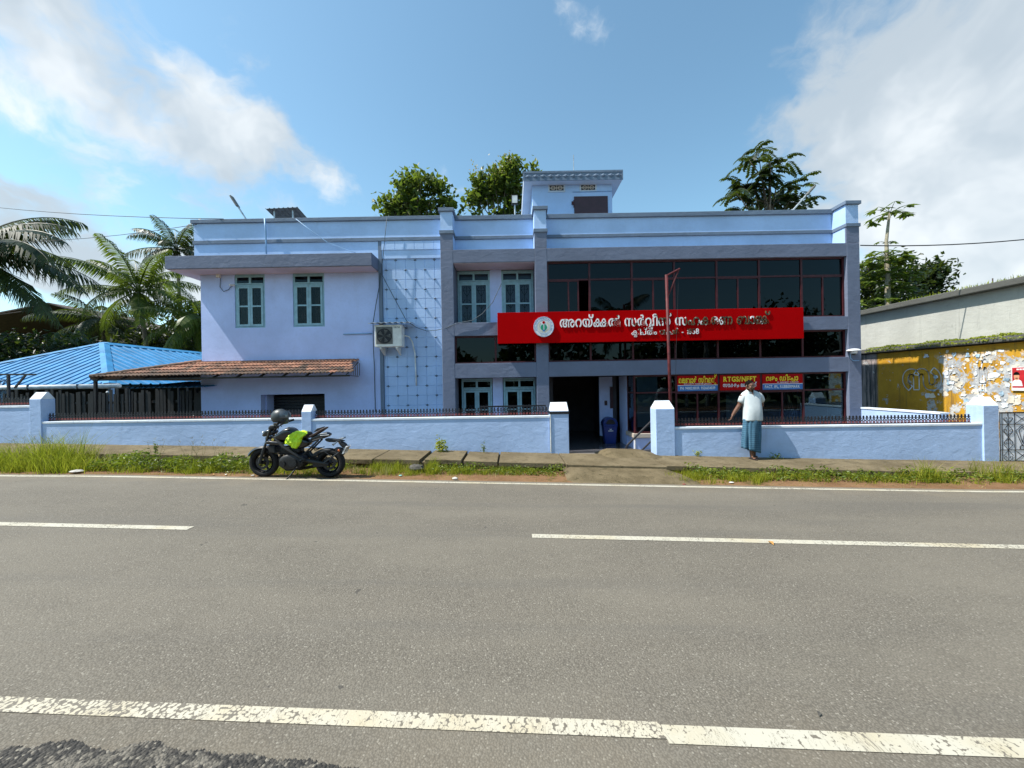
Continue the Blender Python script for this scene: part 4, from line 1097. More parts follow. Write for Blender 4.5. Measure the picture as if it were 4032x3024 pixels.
lettering(['ഒ', 'ര', ('ു', 1, 1, 0, 0, 0.36), ' ', 'േ', 'ക', 'ര', 'ള', ' ', 'സ', 'ർ', 'ക', 'ാ', 'ർ', ' ', 'ഉ', 'ല', 'പ', 'ന', 'ം'], a + 0.18, b - 0.18, y, z + 0.19, 0.030, 'white_paint', t)
lettering(list('PH: 9400218039, 9526654039'), a + 0.07, b - 0.07, y - 0.002, z + 0.045, 0.062, 'white_paint', t, offset=0.03)
t, y, a, b, z = shop_sign(xs_[2] + e, xs_[3] - e, 'red sign reading RTGS/NEFT in yellow behind the man', False)
lettering(list('RTGS/NEFT'), a + 0.09, b - 0.10, y, z + 0.255, 0.112, 'sign_yellow', t, offset=0.035)
lettering(['സ', 'ൗ', 'ക', 'ര', ('ാ', 0.6, 0.7, -0.05, -0.1, 0.2), 'ം', ' ', 'ല', 'ഭ', ('ാ', 0.6, 0.7, -0.05, -0.1, 0.2), 'മ', 'ാ', 'ണ', (V, 1.2, 1.2, 0, -0.08, 0.1)], a + 0.08, b - 0.10, y, z + 0.10, 0.085, 'white_paint', t, offset=0.028)
t, y, a, b, z = shop_sign(xs_[3] + e, xs_[4] - e, 'red sign with yellow Malayalam word above FACT, IPL, RUBBERMARK on blue', True)
lettering(['വ', 'ള', 'ം', ' ', 'ഡ', ('ി', 1, 1, 0.16, 0, 0.26), 'േ', 'പ', ('പ', 0.6, 0.4, -0.68, -0.25, 0.0), 'ാ'], a + 0.10, b - 0.12, y, z + 0.255, 0.118, 'sign_yellow', t, offset=0.032)
lettering(list('Ph: 9400218039, 9526654039'), a + 0.42, b - 0.12, y, z + 0.192, 0.026, 'white_paint', t)
lettering(list('FACT, IPL, RUBBERMARK'), a + 0.06, b - 0.08, y - 0.002, z + 0.045, 0.066, 'white_paint', t, offset=0.03)

# ------------------------------------------------------------------ things fixed to the front
# air conditioner unit
ax0, ax1, az0, az1, ay0 = -3.91, -3.13, 2.88, 3.51, 11.0
ac = thing('air_conditioner', 'white outdoor air conditioner unit on brackets over the tiled wall strip', 'air conditioner', (-3.5, 11.2, 2.85))
MB().box(ax0, ax1, ay0, ay0 + 0.30, az0, az1).build('casing', 'ac_white', ac, bevel=0.015)
fc = Vector((ax0 + 0.285, ay0, (az0 + az1) / 2 - 0.01))
MB().box(ax0 + 0.05, ax0 + 0.52, ay0 - 0.008, ay0 - 0.001, az0 + 0.075, az1 - 0.06).build('fan_panel', 'ac_grey', ac)
fn = MB().cyl((fc.x, ay0 - 0.009, fc.z), (fc.x, ay0 - 0.014, fc.z), 0.215, 28).build('fan_opening', 'iron_black', ac)
mb = MB()
for k in range(5):
    t = k * 2 * math.pi / 5
    mb.prism([(fc.x + 0.03 * math.cos(t), fc.z + 0.03 * math.sin(t)), (fc.x + 0.19 * math.cos(t - 0.3), fc.z + 0.19 * math.sin(t - 0.3)), (fc.x + 0.19 * math.cos(t + 0.35), fc.z + 0.19 * math.sin(t + 0.35))], ay0 - 0.019, ay0 - 0.0155)
mb.cyl((fc.x, ay0 - 0.015, fc.z), (fc.x, ay0 - 0.024, fc.z), 0.045, 12); mb.build('fan', 'ac_grey', fn)
mb = MB()
for k in range(1, 7): mb.tube([(fc.x + 0.036 * k * math.cos(i * math.pi / 10), ay0 - 0.028, fc.z + 0.036 * k * math.sin(i * math.pi / 10)) for i in range(20)], 0.0025, 4, closed=True)
for k in range(4): mb.bar((fc.x - 0.215 * math.cos(k * math.pi / 4), ay0 - 0.031, fc.z - 0.215 * math.sin(k * math.pi / 4)), (fc.x + 0.215 * math.cos(k * math.pi / 4), ay0 - 0.031, fc.z + 0.215 * math.sin(k * math.pi / 4)), 0.005)
mb.build('fan_guard', 'iron_black', fn)
lettering(list('VOLTAS'), ax0 + 0.55, ax0 + 0.73, ay0 - 0.003, az1 - 0.10, 0.035, 'iron_black', ac, offset=0.03)
for x in (ax0 + 0.16, ax1 - 0.16):
    MB().prism([(YL_ - 0.05, az0 - 0.22), (YL_ - 0.05, az0 - 0.005), (ay0 + 0.02, az0 - 0.005), (ay0 + 0.02, az0 - 0.045)], x - 0.025, x + 0.025, axis='x').build('bracket', 'ac_white', ac)
mb = MB(); xs = xr(ax0 - 0.14, ax1 + 0.26, 0.03)
for p, q in zip(xs[:-1], xs[1:]):
    zp = 3.60 + 0.018 * math.sin(p * 38); zq = 3.60 + 0.018 * math.sin(q * 38)
    mb.add([(p, ay0 - 0.12, zp - 0.05), (q, ay0 - 0.12, zq - 0.05), (q, YL_ - 0.06, zq + 0.02), (p, YL_ - 0.06, zp + 0.02), (p, ay0 - 0.12, zp - 0.056), (q, ay0 - 0.12, zq - 0.056), (q, YL_ - 0.06, zq + 0.014), (p, YL_ - 0.06, zp + 0.014)],
           [(0, 1, 2, 3), (7, 6, 5, 4), (0, 4, 5, 1)])
mb.build('rain_sheet', 'galv', ac)
MB().tube([(-3.12, 11.25, 3.22), (-3.02, 11.36, 3.20), (-2.93, 11.40, 3.05), (-2.86, 11.40, 2.7), (-2.84, 11.40, 2.0), (-2.84, 11.41, 1.75)], 0.022, 8).build('drain_pipe', 'pvc_white', ac, smooth=True)

def cable(name, label, pts, r, mat='cable', sag=0.0, cat='cable', group=None, n=14):
    """polyline of world points with an optional sag between two ends"""
    if sag:
        a, b = Vector(pts[0]), Vector(pts[-1])
        pts = [a.lerp(b, i / n) - Vector((0, 0, sag * 4 * (i / n) * (1 - i / n))) for i in range(n + 1)]
    return tag(MB().tube(pts, r, 6).build(name, mat, smooth=True), label, cat, group)
def PX(l, Y): return [P(x, y, Y) for x, y in l]
yw = YL_ - 0.02
cable('facade_cable', 'dark cable bundle hanging down the wall strip behind the air conditioner', PX([(1497, 1075), (1493, 1130), (1480, 1200), (1469, 1270), (1470, 1350), (1474, 1450), (1478, 1620)], yw - 0.05), 0.012)
cable('facade_cable', 'thin loose cable looping from the tiled strip across the grey column', PX([(1503, 1080), (1545, 1160), (1600, 1262), (1640, 1290), (1680, 1303), (1720, 1300)], yw - 0.08) + PX([(1760, 1290), (1800, 1272), (1860, 1262), (1900, 1235), (1940, 1190), (1975, 1115)], 10.96), 0.010)
cable('facade_cable', 'thin cable dropping over the parapet down to the canopy corner', PX([(1524, 853), (1516, 930), (1508, 1010), (1502, 1080)], yw - 0.14), 0.009)
cable('facade_cable', 'two strand cable slanting from the roof sheet down to the canopy', PX([(1165, 862), (1220, 905), (1290, 955), (1380, 990), (1400, 994)], 11.2), 0.009, 'pvc_blue')
p_ = PX([(1042, 860), (1046, 905), (1047, 950), (1049, 1000)], yw - 0.13)
tag(MB().tube(p_, 0.022, 8).build('drain_pipe', 'pvc_blue', smooth=True), 'vertical blue pipe on the parapet above the canopy', 'pipe')
tag(MB().tube(PX([(1352, 1316), (1465, 1313)], yw - 0.005), 0.018, 8).build('wall_pipe', 'pvc_blue', smooth=True), 'short blue pipe on the wall left of the air conditioner', 'pipe')
cable('overhead_cable', 'upper black cable reaching the left parapet from beyond the palms', [P(-500, 740, 20), P(880, 862, 11.3)], 0.010, 'cable_black', 0.35)
cable('overhead_cable', 'lower black cable sagging across the palms to the parapet corner', [P(-600, 880, 19), P(775, 884, 11.3)], 0.008, 'cable_black', 0.7)
cable('overhead_cable', 'black cable running from the grey corner column past the papaya trunk', [P(3388, 966, 11.2), P(4700, 840, 10.5)], 0.015, 'cable_black', 0.28)
# cctv cameras
cc = thing('security_camera', 'white dome security camera under a curved shield on the corner column', 'camera', P(3365, 1400, 10.9))
c = P(3362, 1378, 10.9)
mb = MB(); rings = []
for i in range(6):
    t = i / 5 * math.pi / 2
    rings.append([(c.x + 0.19 * math.cos(t) * math.cos(j * math.pi / 10), c.y - 0.0 + 0.15 * math.cos(t) * math.sin(j * math.pi / 10), c.z - 0.03 + 0.07 * math.sin(t)) for j in range(20)])
mb.loft(rings).build('shield', 'white_paint', cc, smooth=True)
MB().cyl((c.x, c.y, c.z - 0.028), (c.x, c.y, c.z - 0.10), 0.075, 16).build('housing', 'white_paint', cc)
MB().ell((c.x, c.y, c.z - 0.10), (0.05, 0.05, 0.05)).build('dome', 'black_stone', cc, smooth=True)
MB().tube([(c.x - 0.02, 10.99, c.z - 0.08), (c.x - 0.03, 10.985, c.z - 0.22), (c.x + 0.05, 10.985, c.z - 0.30), (c.x + 0.22, 10.985, c.z - 0.30)], 0.012, 6).build('conduit', 'pvc_blue', cc)
MB().box(c.x - 0.03, c.x + 0.03, c.y, 10.999, c.z - 0.05, c.z + 0.02).build('mount', 'white_paint', cc)
c = P(916, 1121, yw - 0.06)
cc = thing('security_camera', 'tiny bullet camera wired to a wall box beside the left window', 'camera', c)
MB().cyl(c + Vector((0.02, 0.05, 0)), c + Vector((-0.05, -0.06, -0.02)), 0.03, 10).build('housing', 'white_paint', cc)
MB().tube(PX([(868, 1095), (866, 1130), (880, 1148), (900, 1140), (913, 1124)], yw), 0.008, 6).build('lead', 'cable', cc)
q = P(862, 1085, yw); MB().box(q.x - 0.05, q.x + 0.05, yw - 0.05, YL_ - 0.002, q.z - 0.06, q.z + 0.06).build('junction_box', 'ac_white', cc)

# lamps and sheet shelter on the roof
def roof_lamp(label, foot, head, Y, w_=0.16, vert=False):
    a = P(*foot, Y); b = P(*head, Y)
    t = thing('roof_lamp', label, 'lamp', a, 'lamps along the bank parapet')
    MB().cyl((a.x, Y, a.z - 0.9), a, 0.03, 8).build('post', 'galv', t)
    MB().cyl(a, b, 0.026, 8).build('arm', 'galv', t)
    if vert:
        MB().box(b.x - 0.11, b.x + 0.11, Y - 0.06, Y + 0.05, b.z, b.z + 0.30).build('lamp_head', 'sheet_dark', t, bevel=0.01)
        MB().box(b.x - 0.085, b.x + 0.085, Y - 0.068, Y - 0.062, b.z + 0.03, b.z + 0.27).build('lens', 'pvc_white', t)
    else:
        d = (b - a).normalized(); e_ = b + d * 0.38
        MB().bar(b - d * 0.03, e_, w_, 0.05).build('lamp_head', 'ac_grey', t, bevel=0.015)
        MB().bar(b + d * 0.05 + Vector((0, -0.01, -0.035)), e_ - d * 0.04 + Vector((0, -0.01, -0.035)), w_ * 0.7, 0.02).build('lens', 'pvc_white', t)
    return t
roof_lamp('grey street lamp head leaning over the left parapet', (972, 868), (936, 812), 12.2)
roof_lamp('grey street lamp leaning out before the leafy tree on the right', (3120, 830), (3175, 768), 12.4)
roof_lamp('upright grey floodlight on a pole left of the stair tower', (2028, 850), (2027, 806), 12.6, vert=True)
sh = thing('sheet_shelter', 'small corrugated sheet shelter standing on the roof by the parapet', 'shelter', P(1130, 850, 12.6))
qa, qb, qc, qd = P(1040, 820, 12.0), P(1172, 815, 12.0), P(1235, 866, 14.0), P(1085, 872, 14.0)
qa, qb = P(1043, 822, 11.9), P(1170, 816, 11.9); rise = -0.35
mb = MB(); n = 28; vs = []
for j, (yy, zz_) in enumerate(((11.9, 0.0), (13.6, rise))):
    for i in range(n + 1):
        q = qa.lerp(qb, i / n); k = 0.022 * (1 if (i % 4) in (0,) else 0)
        vs.append((q.x + (0.05 if j else 0), yy, q.z + zz_ + k))
m_ = len(vs); vs += [(x, y, z - 0.006) for x, y, z in vs]
mb.add(vs, [(i, i + 1, n + 2 + i, n + 1 + i) for i in range(n)] + [(m_ + i, m_ + n + 1 + i, m_ + n + 2 + i, m_ + i + 1) for i in range(n)] + [(i, m_ + i, m_ + i + 1, i + 1) for i in range(n)])
mb.build('roof_sheet', 'ac_grey', sh)
for x in (qa.x + 0.22, qb.x - 0.2):
    MB().box(x - 0.02, x + 0.02, 12.0, 12.04, 5.72, qa.z - 0.012).build('leg', 'galv', sh)
    MB().box(x - 0.02, x + 0.02, 13.4, 13.44, 5.72, qa.z - 0.32).build('leg', 'galv', sh)

# red pole with a gallows arm
rp = thing('flag_pole', 'tall dark red pole with a braced angled arm behind the gate pillar', 'pole', (3.86, 9.35, -0.25))
mb = MB().cyl((3.86, 9.35, -0.25), (3.80, 9.35, 4.34), 0.036, 12).build('post', 'pole_red', rp, smooth=True)
MB().cyl((3.79, 9.35, 4.31), (4.13, 9.35, 4.48), 0.024, 8).build('arm', 'pole_red', rp)
MB().cyl((3.815, 9.35, 3.78), (4.10, 9.35, 4.45), 0.018, 8).build('brace', 'pole_red', rp)
MB().tube([(4.10, 9.35, 4.44), (4.02, 9.34, 2.9), (3.98, 9.34, 1.9)], 0.004, 5).build('halyard', 'cable_black', rp)

# dustbin in the porch
b0 = P(2400, 1738, 12.3); bx_, bz_ = b0.x, FL
bn = thing('dustbin', 'dark blue plastic dustbin with arched lid in the porch', 'bin', (bx_, 12.3, bz_))
hgt = 0.84
MB().loft([[(bx_ + sx_ * w_, 12.3 + sy_ * w_ * 0.8, bz_ + z_) for sx_, sy_ in ((-1, -1), (1, -1), (1, 1), (-1, 1))] for w_, z_ in ((0.165, 0), (0.21, hgt * 0.66), (0.23, hgt * 0.68), (0.23, hgt * 0.74))]).build('tub', 'bin_blue', bn, bevel=0.02)
rings = []
pts = [(0.23 * math.cos(math.pi * k / 10), hgt * 0.74 + 0.22 * math.sin(math.pi * k / 10)) for k in range(11)]
MB().prism([(bx_ + x_, bz_ + z_ + 0.002) for x_, z_ in pts], 12.3 - 0.18, 12.3 + 0.18).build('lid', 'bin_blue', bn, bevel=0.02)
MB().prism([(bx_ + x_ * 0.62, bz_ + hgt * 0.75 + (z_ - hgt * 0.74) * 0.7) for x_, z_ in pts], 12.3 - 0.186, 12.3 - 0.1805).build('flap', 'iron_black', bn)
MB().box(bx_ - 0.08, bx_ + 0.08, 12.3 - 0.182, 12.3 - 0.176, bz_ + 0.40, bz_ + 0.43).build('logo_bar', 'white_paint', bn)
MB().prism([(bx_ - 0.03, bz_ + 0.45), (bx_ + 0.03, bz_ + 0.45), (bx_ + 0.03, bz_ + 0.49), (bx_, bz_ + 0.47), (bx_ - 0.03, bz_ + 0.49)], 12.3 - 0.184, 12.3 - 0.178).build('logo', 'white_paint', bn)
# handrail beside the glass bay
hr = thing('handrail', 'black sloping handrail leading up beside the glass corner', 'handrail', (3.3, 10.4, -0.25))
MB().tube([(3.02, 10.3, -0.02), (3.06, 10.3, 0.06), (3.75, 10.3, 0.72)], 0.028, 8).build('top_rail', 'iron_black', hr)
MB().tube([(3.30, 10.3, -0.22), (3.75, 10.3, 0.20)], 0.024, 8).build('low_rail', 'iron_black', hr)
MB().box(3.02, 3.06, 10.28, 10.32, -0.25, 0.03).build('post', 'iron_black', hr)
MB().box(3.72, 3.76, 10.28, 10.32, -0.25, 0.70).build('post', 'iron_black', hr)

# ------------------------------------------------------------------ left: blue hip roofed shed
bs_ = thing('blue_roof_shed', 'open shed with bright blue ribbed metal hip roof and white gutter', 'shed', (-17, 16, -0.2))
EZ = 1.97; RZ = 3.74
C0 = Vector((-13.1, 12.5, EZ)); L0 = Vector((-20.8, 12.5, EZ)); A0_ = Vector((-16.95, 16.0, RZ)); A1_ = Vector((-16.95, 27.0, RZ)); Rb = Vector((-13.1, 29.0, EZ)); Lb = Vector((-20.8, 29.0, EZ))
def ribbed(name, e0, e1, top_fn, n, off=0.0):
    """sheets of ribs from eave e0-e1 up to top_fn(t)"""
    nrm = None
    mb = MB(); vs = []; fs = []
    prof = []
    for i in range(n):
        for u, h in ((0.0, 0.0), (0.70, 0.0), (0.78, 0.035), (0.92, 0.035), (1.0, 0.0)): prof.append(((i + u) / n, h))
    for t, h in prof:
        a = e0.lerp(e1, t); b = top_fn(t)
        vs += [a + Vector((0, 0, h + off)), b + Vector((0, 0, h + off))]
    for i in range(len(prof) - 1): fs.append((2 * i, 2 * i + 2, 2 * i + 3, 2 * i + 1))
    return mb.add(vs, fs).build(name, 'sheet_blue', bs_)
def front_top(t):     # ribs run straight back until they meet a hip
    x = L0.x + (C0.x - L0.x) * t; k = min((x - L0.x) / (A0_.x - L0.x), (C0.x - x) / (C0.x - A0_.x)) if x != A0_.x else 1
    k = max(0.0, min(1, k)); return Vector((x, 12.5 + 3.5 * k, EZ + (RZ - EZ) * k))
ribbed('roof_sheet', L0, C0, front_top, 26)
def right_top(t):
    y = C0.y + (Rb.y - C0.y) * t; k = min(1, (y - 12.5) / 3.5, (29.0 - y) / 2.0); k = max(0, k)
    return Vector((C0.x + (A0_.x - C0.x) * k, y, EZ + (RZ - EZ) * k))
ribbed('roof_sheet', C0, Rb, right_top, 44)
def left_top(t):
    y = Lb.y + (L0.y - Lb.y) * t; k = min(1, (y - 12.5) / 3.5, (29.0 - y) / 2.0); k = max(0, k)
    return Vector((L0.x + (A0_.x - L0.x) * k, y, EZ + (RZ - EZ) * k))
ribbed('roof_sheet', Lb, L0, left_top, 30)
MB().add([Rb, Lb, A1_], [(0, 1, 2)]).build('roof_sheet', 'sheet_blue', bs_)
def flash(a, b, n1, n2, w_=0.22):
    mb = MB(); up = Vector((0, 0, 0.055))
    mb.add([a + up, b + up, a + n1 * w_ + up * 0.7, b + n1 * w_ + up * 0.7, a + n2 * w_ + up * 0.7, b + n2 * w_ + up * 0.7], [(0, 1, 3, 2), (1, 0, 4, 5)])
    return mb.build('hip_flashing', 'sheet_blue', bs_)
sF = (RZ - EZ) / 3.5; sR = (RZ - EZ) / 3.85
flash(C0, A0_, Vector((-1, 0, 0)), Vector((0, 1, 0))); flash(L0, A0_, Vector((1, 0, 0)), Vector((0, 1, 0)))
flash(A0_, A1_, Vector((1, 0, -sR)), Vector((-1, 0, -sR)))
MB().cyl((-21.0, 12.44, EZ - 0.06), (-12.7, 12.44, EZ - 0.06), 0.075, 12).build('gutter', 'pvc_white', bs_, smooth=True)
mb = MB()
for x in (-20.0, -18.0, -15.6, -14.0): mb.box(x, x + 0.02, 12.35, 12.53, EZ - 0.145, EZ + 0.02)
mb.build('gutter_clip', 'iron_black', bs_)
for x, y in ((-20.5, 12.8), (-16.9, 12.8), (-13.35, 12.8), (-13.35, 20), (-20.5, 20), (-13.35, 28.7), (-20.5, 28.7)):
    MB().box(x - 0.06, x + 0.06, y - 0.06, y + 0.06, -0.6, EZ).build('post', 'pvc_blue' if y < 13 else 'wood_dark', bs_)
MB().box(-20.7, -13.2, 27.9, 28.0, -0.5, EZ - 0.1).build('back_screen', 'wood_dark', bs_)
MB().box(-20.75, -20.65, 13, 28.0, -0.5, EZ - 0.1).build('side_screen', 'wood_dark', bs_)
bl = thing('hanging_bulb', 'clear bulb hanging under the white gutter of the blue roof', 'lamp', P(424, 1548, 12.4))
c = P(424, 1548, 12.4)
MB().cyl(c + Vector((0, 0, 0.03)), (c.x, c.y, EZ - 0.14), 0.006, 6).build('cord', 'cable_black', bl)
MB().ell(c, (0.045, 0.045, 0.07)).build('bulb', 'pvc_white', bl, smooth=True)
# paling fence under the roofs
pf = thing('paling_fence', 'dark vertical paling fence under the blue roofed shed', 'fence', (-14.5, 12.15, -0.3))
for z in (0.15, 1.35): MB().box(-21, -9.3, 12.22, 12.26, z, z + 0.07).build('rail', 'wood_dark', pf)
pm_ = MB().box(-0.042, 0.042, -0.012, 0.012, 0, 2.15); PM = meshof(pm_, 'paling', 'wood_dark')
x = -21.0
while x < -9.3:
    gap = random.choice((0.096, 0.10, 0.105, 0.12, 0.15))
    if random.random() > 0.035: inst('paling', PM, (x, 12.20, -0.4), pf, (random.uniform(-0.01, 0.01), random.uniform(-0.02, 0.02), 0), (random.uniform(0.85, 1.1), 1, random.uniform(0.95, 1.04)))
    x += gap
# small corrugated sheet below the tiled awning
cs = thing('corrugated_sheet', 'short corrugated blue sheet eave below the left end of the tiled awning', 'roof sheet', (-10.3, 11.6, 1.8))
mb = MB(); vs = []; n = 60
for j, (yy, zz_) in enumerate(((11.0, 1.83), (13.2, 2.02))):
    for i in range(n + 1): vs.append((-11.05 + 2.3 * i / n, yy, zz_ + 0.02 * math.sin(i * 1.57)))
mb.add(vs, [(i, i + 1, n + 2 + i, n + 1 + i) for i in range(n)]).build('sheet', 'sheet_blue', cs)
mb = MB()
for x in (-11.0, -9.6): mb.box(x - 0.02, x + 0.02, 11.05, 11.09, -0.25, 1.80); mb.box(x - 0.02, x + 0.02, 13.0, 13.04, -0.25, 1.97)
mb.build('leg_frame', 'iron_black', cs)
# iron bracket behind the far left wall
ib = thing('iron_trellis', 'black iron trellis arm above the wall at its stepped up end', 'trellis', (-12.5, 9.6, 0.9))
q0, q1 = P(-60, 1474, 9.6), P(140, 1475, 9.6)
MB().bar(q0, q1, 0.04).build('top_bar', 'iron_black', ib)
MB().bar(P(33, 1474, 9.6), P(36, 1640, 9.6), 0.045).build('post', 'iron_black', ib)
MB().bar(P(100, 1478, 9.6), P(58, 1528, 9.6), 0.035).build('brace', 'iron_black', ib)
mb = MB(); c = P(10, 1505, 9.6)
for sgn in (-1, 1): mb.tube([(c.x + sgn * 0.09 * (1 - 0.7 * i / 14) * math.cos(i * 0.45), c.y, c.z + 0.09 * (1 - 0.7 * i / 14) * math.sin(i * 0.45) * sgn) for i in range(15)], 0.008, 5)
mb.build('scroll', 'iron_black', ib)
# old dark shed behind
os_ = thing('old_shed', 'large dark open shed with rusty brown sheet roof behind the palms', 'shed', (-36, 36, -0.3))
g0, g1, g2 = P(-500, 1330, 36), P(190, 1196, 36), P(740, 1352, 36)
mb = MB()
for a, b in ((g0, g1), (g1, g2)):
    mb.hexa([a, b, b + Vector((0, 8, 0)), a + Vector((0, 8, 0)), a + Vector((0, 0, 0.12)), b + Vector((0, 0, 0.12)), b + Vector((0, 8, 0.12)), a + Vector((0, 8, 0.12))])
mb.build('roof', 'sheet_rust', os_)
ga, gb = P(-400, 1290, 35.2), P(150, 1222, 35.2)
MB().hexa([ga + Vector((0, -1.2, -0.5)), gb + Vector((0, -1.2, -0.35)), gb, ga, ga + Vector((0, -1.2, -0.44)), gb + Vector((0, -1.2, -0.29)), gb + Vector((0, 0, 0.06)), ga + Vector((0, 0, 0.06))]).build('eave_sheet', 'sheet_rust', os_)
MB().add([(g0.x, 43.5, -0.6), (g2.x, 43.5, -0.6), (g2.x, 43.5, g2.z), (g1.x, 43.5, g1.z), (g0.x, 43.5, g0.z)], [(0, 1, 2, 3, 4)]).build('back_wall', 'wood_dark', os_)
MB().box(g2.x - 0.2, g2.x - 0.1, 36.2, 43.4, -0.6, g2.z - 0.02).build('side_wall', 'wood_dark', os_)
for px in (70, 330, 560): q = P(px, 1400, 36.1); MB().box(q.x - 0.1, q.x + 0.1, 36.05, 36.25, -0.6, 6.2 if px > 500 else 7.4).build('post', 'wood_dark', os_)
# van tucked under the awning
vn = thing('parked_van', 'pale van front barely visible in the dark beside the wing wall', 'van', (-9.9, 13.6, -0.2))
vx0, vx1, vy = -10.9, -9.35, 13.0
MB().prism([(13.0, 0.05), (13.0, 0.75), (13.35, 1.25), (13.75, 1.62), (16.5, 1.66), (16.6, 0.1)], vx0, vx1, axis='x').build('body', 'van_white', vn, bevel=0.05)
MB().add([(vx0 + 0.12, 13.36, 1.245), (vx1 - 0.12, 13.36, 1.245), (vx1 - 0.15, 13.70, 1.565), (vx0 + 0.15, 13.70, 1.565)], [(0, 1, 2, 3)]).build('windscreen', 'black_stone', vn).location.z += 0.012
for x in (vx0 + 0.1, vx1 - 0.1):
    for y in (13.5, 16.0): MB().cyl((x - 0.09, y, 0.06), (x + 0.09, y, 0.06), 0.29, 18).build('wheel', 'tyre', vn)
for x in (vx0 + 0.25, vx1 - 0.25): MB().ell((x, 12.99, 0.55), (0.13, 0.03, 0.09)).build('headlight', 'galv', vn, smooth=True)

# ------------------------------------------------------------------ right: old building with painted wall
ob_ = thing('old_building', 'old concrete building with ochre painted bill covered wall and mossy ledge', 'building', (14, 14, -0.6))
WX = 13.0; LZ = 2.80
MB().box(WX, WX + 0.25, 6.5, 17.0, -0.7, LZ - 0.20).build('painted_wall', 'ochre_wall', ob_)
MB().box(WX - 0.16, WX + 0.35, 6.4, 17.2, LZ - 0.17, LZ - 0.02).build('ledge', 'dark_concrete', ob_, bevel=0.02)
MB().box(WX + 0.35, WX + 0.6, 6.6, 18.0, LZ - 0.3, 4.10).build('upper_wall', 'old_concrete', ob_)
MB().box(WX + 0.10, WX + 5.5, 6.4, 18.4, 4.103, 4.28).build('roof_slab', 'dark_concrete', ob_, bevel=0.02)
MB().box(WX + 0.6, WX + 5, 17.4, 17.6, -0.5, 4.10).build('rear_wall', 'old_concrete', ob_)
for y in (11.0, 10.2, 9.7): MB().cyl((WX + 0.8, y, 4.2), (WX + 0.8, y, 4.2 + random.uniform(0.3, 0.75)), 0.014, 6).build('rebar', 'sheet_rust', ob_)
# moss on the ledge and roof edge
def blades(mb, n, fx, h0, h1, w_, lean=0.5, m=0):
    for _ in range(n):
        x, y, z, s_ = fx(); h = random.uniform(h0, h1) * s_; a = random.uniform(0, 6.283); l = random.uniform(0.1, lean) * h
        dx, dy = math.cos(a) * l, math.sin(a) * l; b = random.uniform(0, 6.283); wx, wy = math.cos(b) * w_, math.sin(b) * w_
        mb.add([(x - wx, y - wy, z), (x + wx, y + wy, z), (x + wx * .7 + dx * .4, y + wy * .7 + dy * .4, z + h * .6), (x - wx * .7 + dx * .4, y - wy * .7 + dy * .4, z + h * .6), (x + dx, y + dy, z + h)],
               [(0, 1, 2, 3), (3, 2, 4)], m)
def leaflets(mb, n, fx, s0, s1, m=0, flat=0.8):
    for _ in range(n):
        x, y, z, k = fx(); s_ = random.uniform(s0, s1) * k
        d = Vector((random.uniform(-1, 1), random.uniform(-1, 1), random.uniform(-flat, flat))).normalized(); e_ = d.cross(Vector((random.uniform(-1, 1), random.uniform(-1, 1), random.uniform(-1, 1)))).normalized()
        c = Vector((x, y, z)); nn = d.cross(e_) * s_ * 0.18
        mb.add([c - d * s_, c - e_ * s_ * .5 + nn, c + d * s_, c + e_ * s_ * .5 + nn], [(0, 1, 2), (0, 2, 3)], m)
mb = MB()
def fm():
    y = random.uniform(8.0, 13.9); d = random.uniform(-0.20, 0.22)
    k = 0.6 + 0.4 * math.sin(y * 3) * math.sin(y * 7.3)
    return (WX - 0.02 + d, y, LZ - 0.03 + random.uniform(0, 0.10) * k - (0.09 if d < -0.15 else 0), 0.8)
leaflets(mb, 4200, fm, 0.02, 0.05)
def fm2(): y = random.uniform(8.2, 13.0); return (WX + 0.12 + random.uniform(0, 0.2), y, 4.28, 1 if random.random() < 0.5 else 0.5)
blades(mb, 500, fm2, 0.03, 0.14, 0.008)
tag(mb.build('moss', ['moss'], ob_), 'bright green moss along the ledge').__setitem__('kind', 'stuff')
# painted outline letters on the wall
def wall_letters(ch, y0, y1, z0, z1, r=0.016):
    c = bpy.data.curves.new('glyph', 'FONT'); c.body = ch; c.size = 1; c.fill_mode = 'NONE'; c.offset = 0.05; c.bevel_depth = 0.001; c.bevel_resolution = 0; c.resolution_u = 4
    o = bpy.data.objects.new('glyph', c); COL.objects.link(o)
    sp = None
    dg = bpy.context.evaluated_depsgraph_get(); c.bevel_depth = 0.0; c.fill_mode = 'BOTH'
    dg = bpy.context.evaluated_depsgraph_get(); me = bpy.data.meshes.new_from_object(o.evaluated_get(dg)); bpy.data.objects.remove(o)
    cnt = {}
    for p in me.polygons:
        for k in p.edge_keys: cnt[k] = cnt.get(k, 0) + 1
    co = [v.co for v in me.vertices]; xs = [v.x for v in co]; ys = [v.y for v in co]
    def tr(v): return Vector((WX - 0.006, y0 + (y1 - y0) * (v.x - min(xs)) / (max(xs) - min(xs)), z0 + (z1 - z0) * (v.y - min(ys)) / (max(ys) - min(ys))))
    mb = MB()
    for (a, b), k in cnt.items():
        if k == 1:
            p, q = tr(co[a]), tr(co[b]); d = (q - p)
            if d.length < 1e-5: continue
            d.normalize(); nn = Vector((0, -d.z, d.y)) * r; p -= d * r * .4; q += d * r * .4
            mb.add([p - nn, q - nn, q + nn, p + nn], [(0, 1, 2, 3)])
    return mb.build('painted_letter', 'white_paint', ob_)
def WP(px, py): # pixel on the painted wall plane
    u = px - 2016.0; v = 1512.0 - py; u0 = u * math.cos(RO) + v * math.sin(RO); v0 = -u * math.sin(RO) + v * math.cos(RO)
    Y = WX * F / u0; return Vector((WX, Y, HC + v0 * Y / F))
a = WP(3556, 1537); b = WP(3706, 1446); wall_letters('സ', a.y, b.y, a.z, b.z)
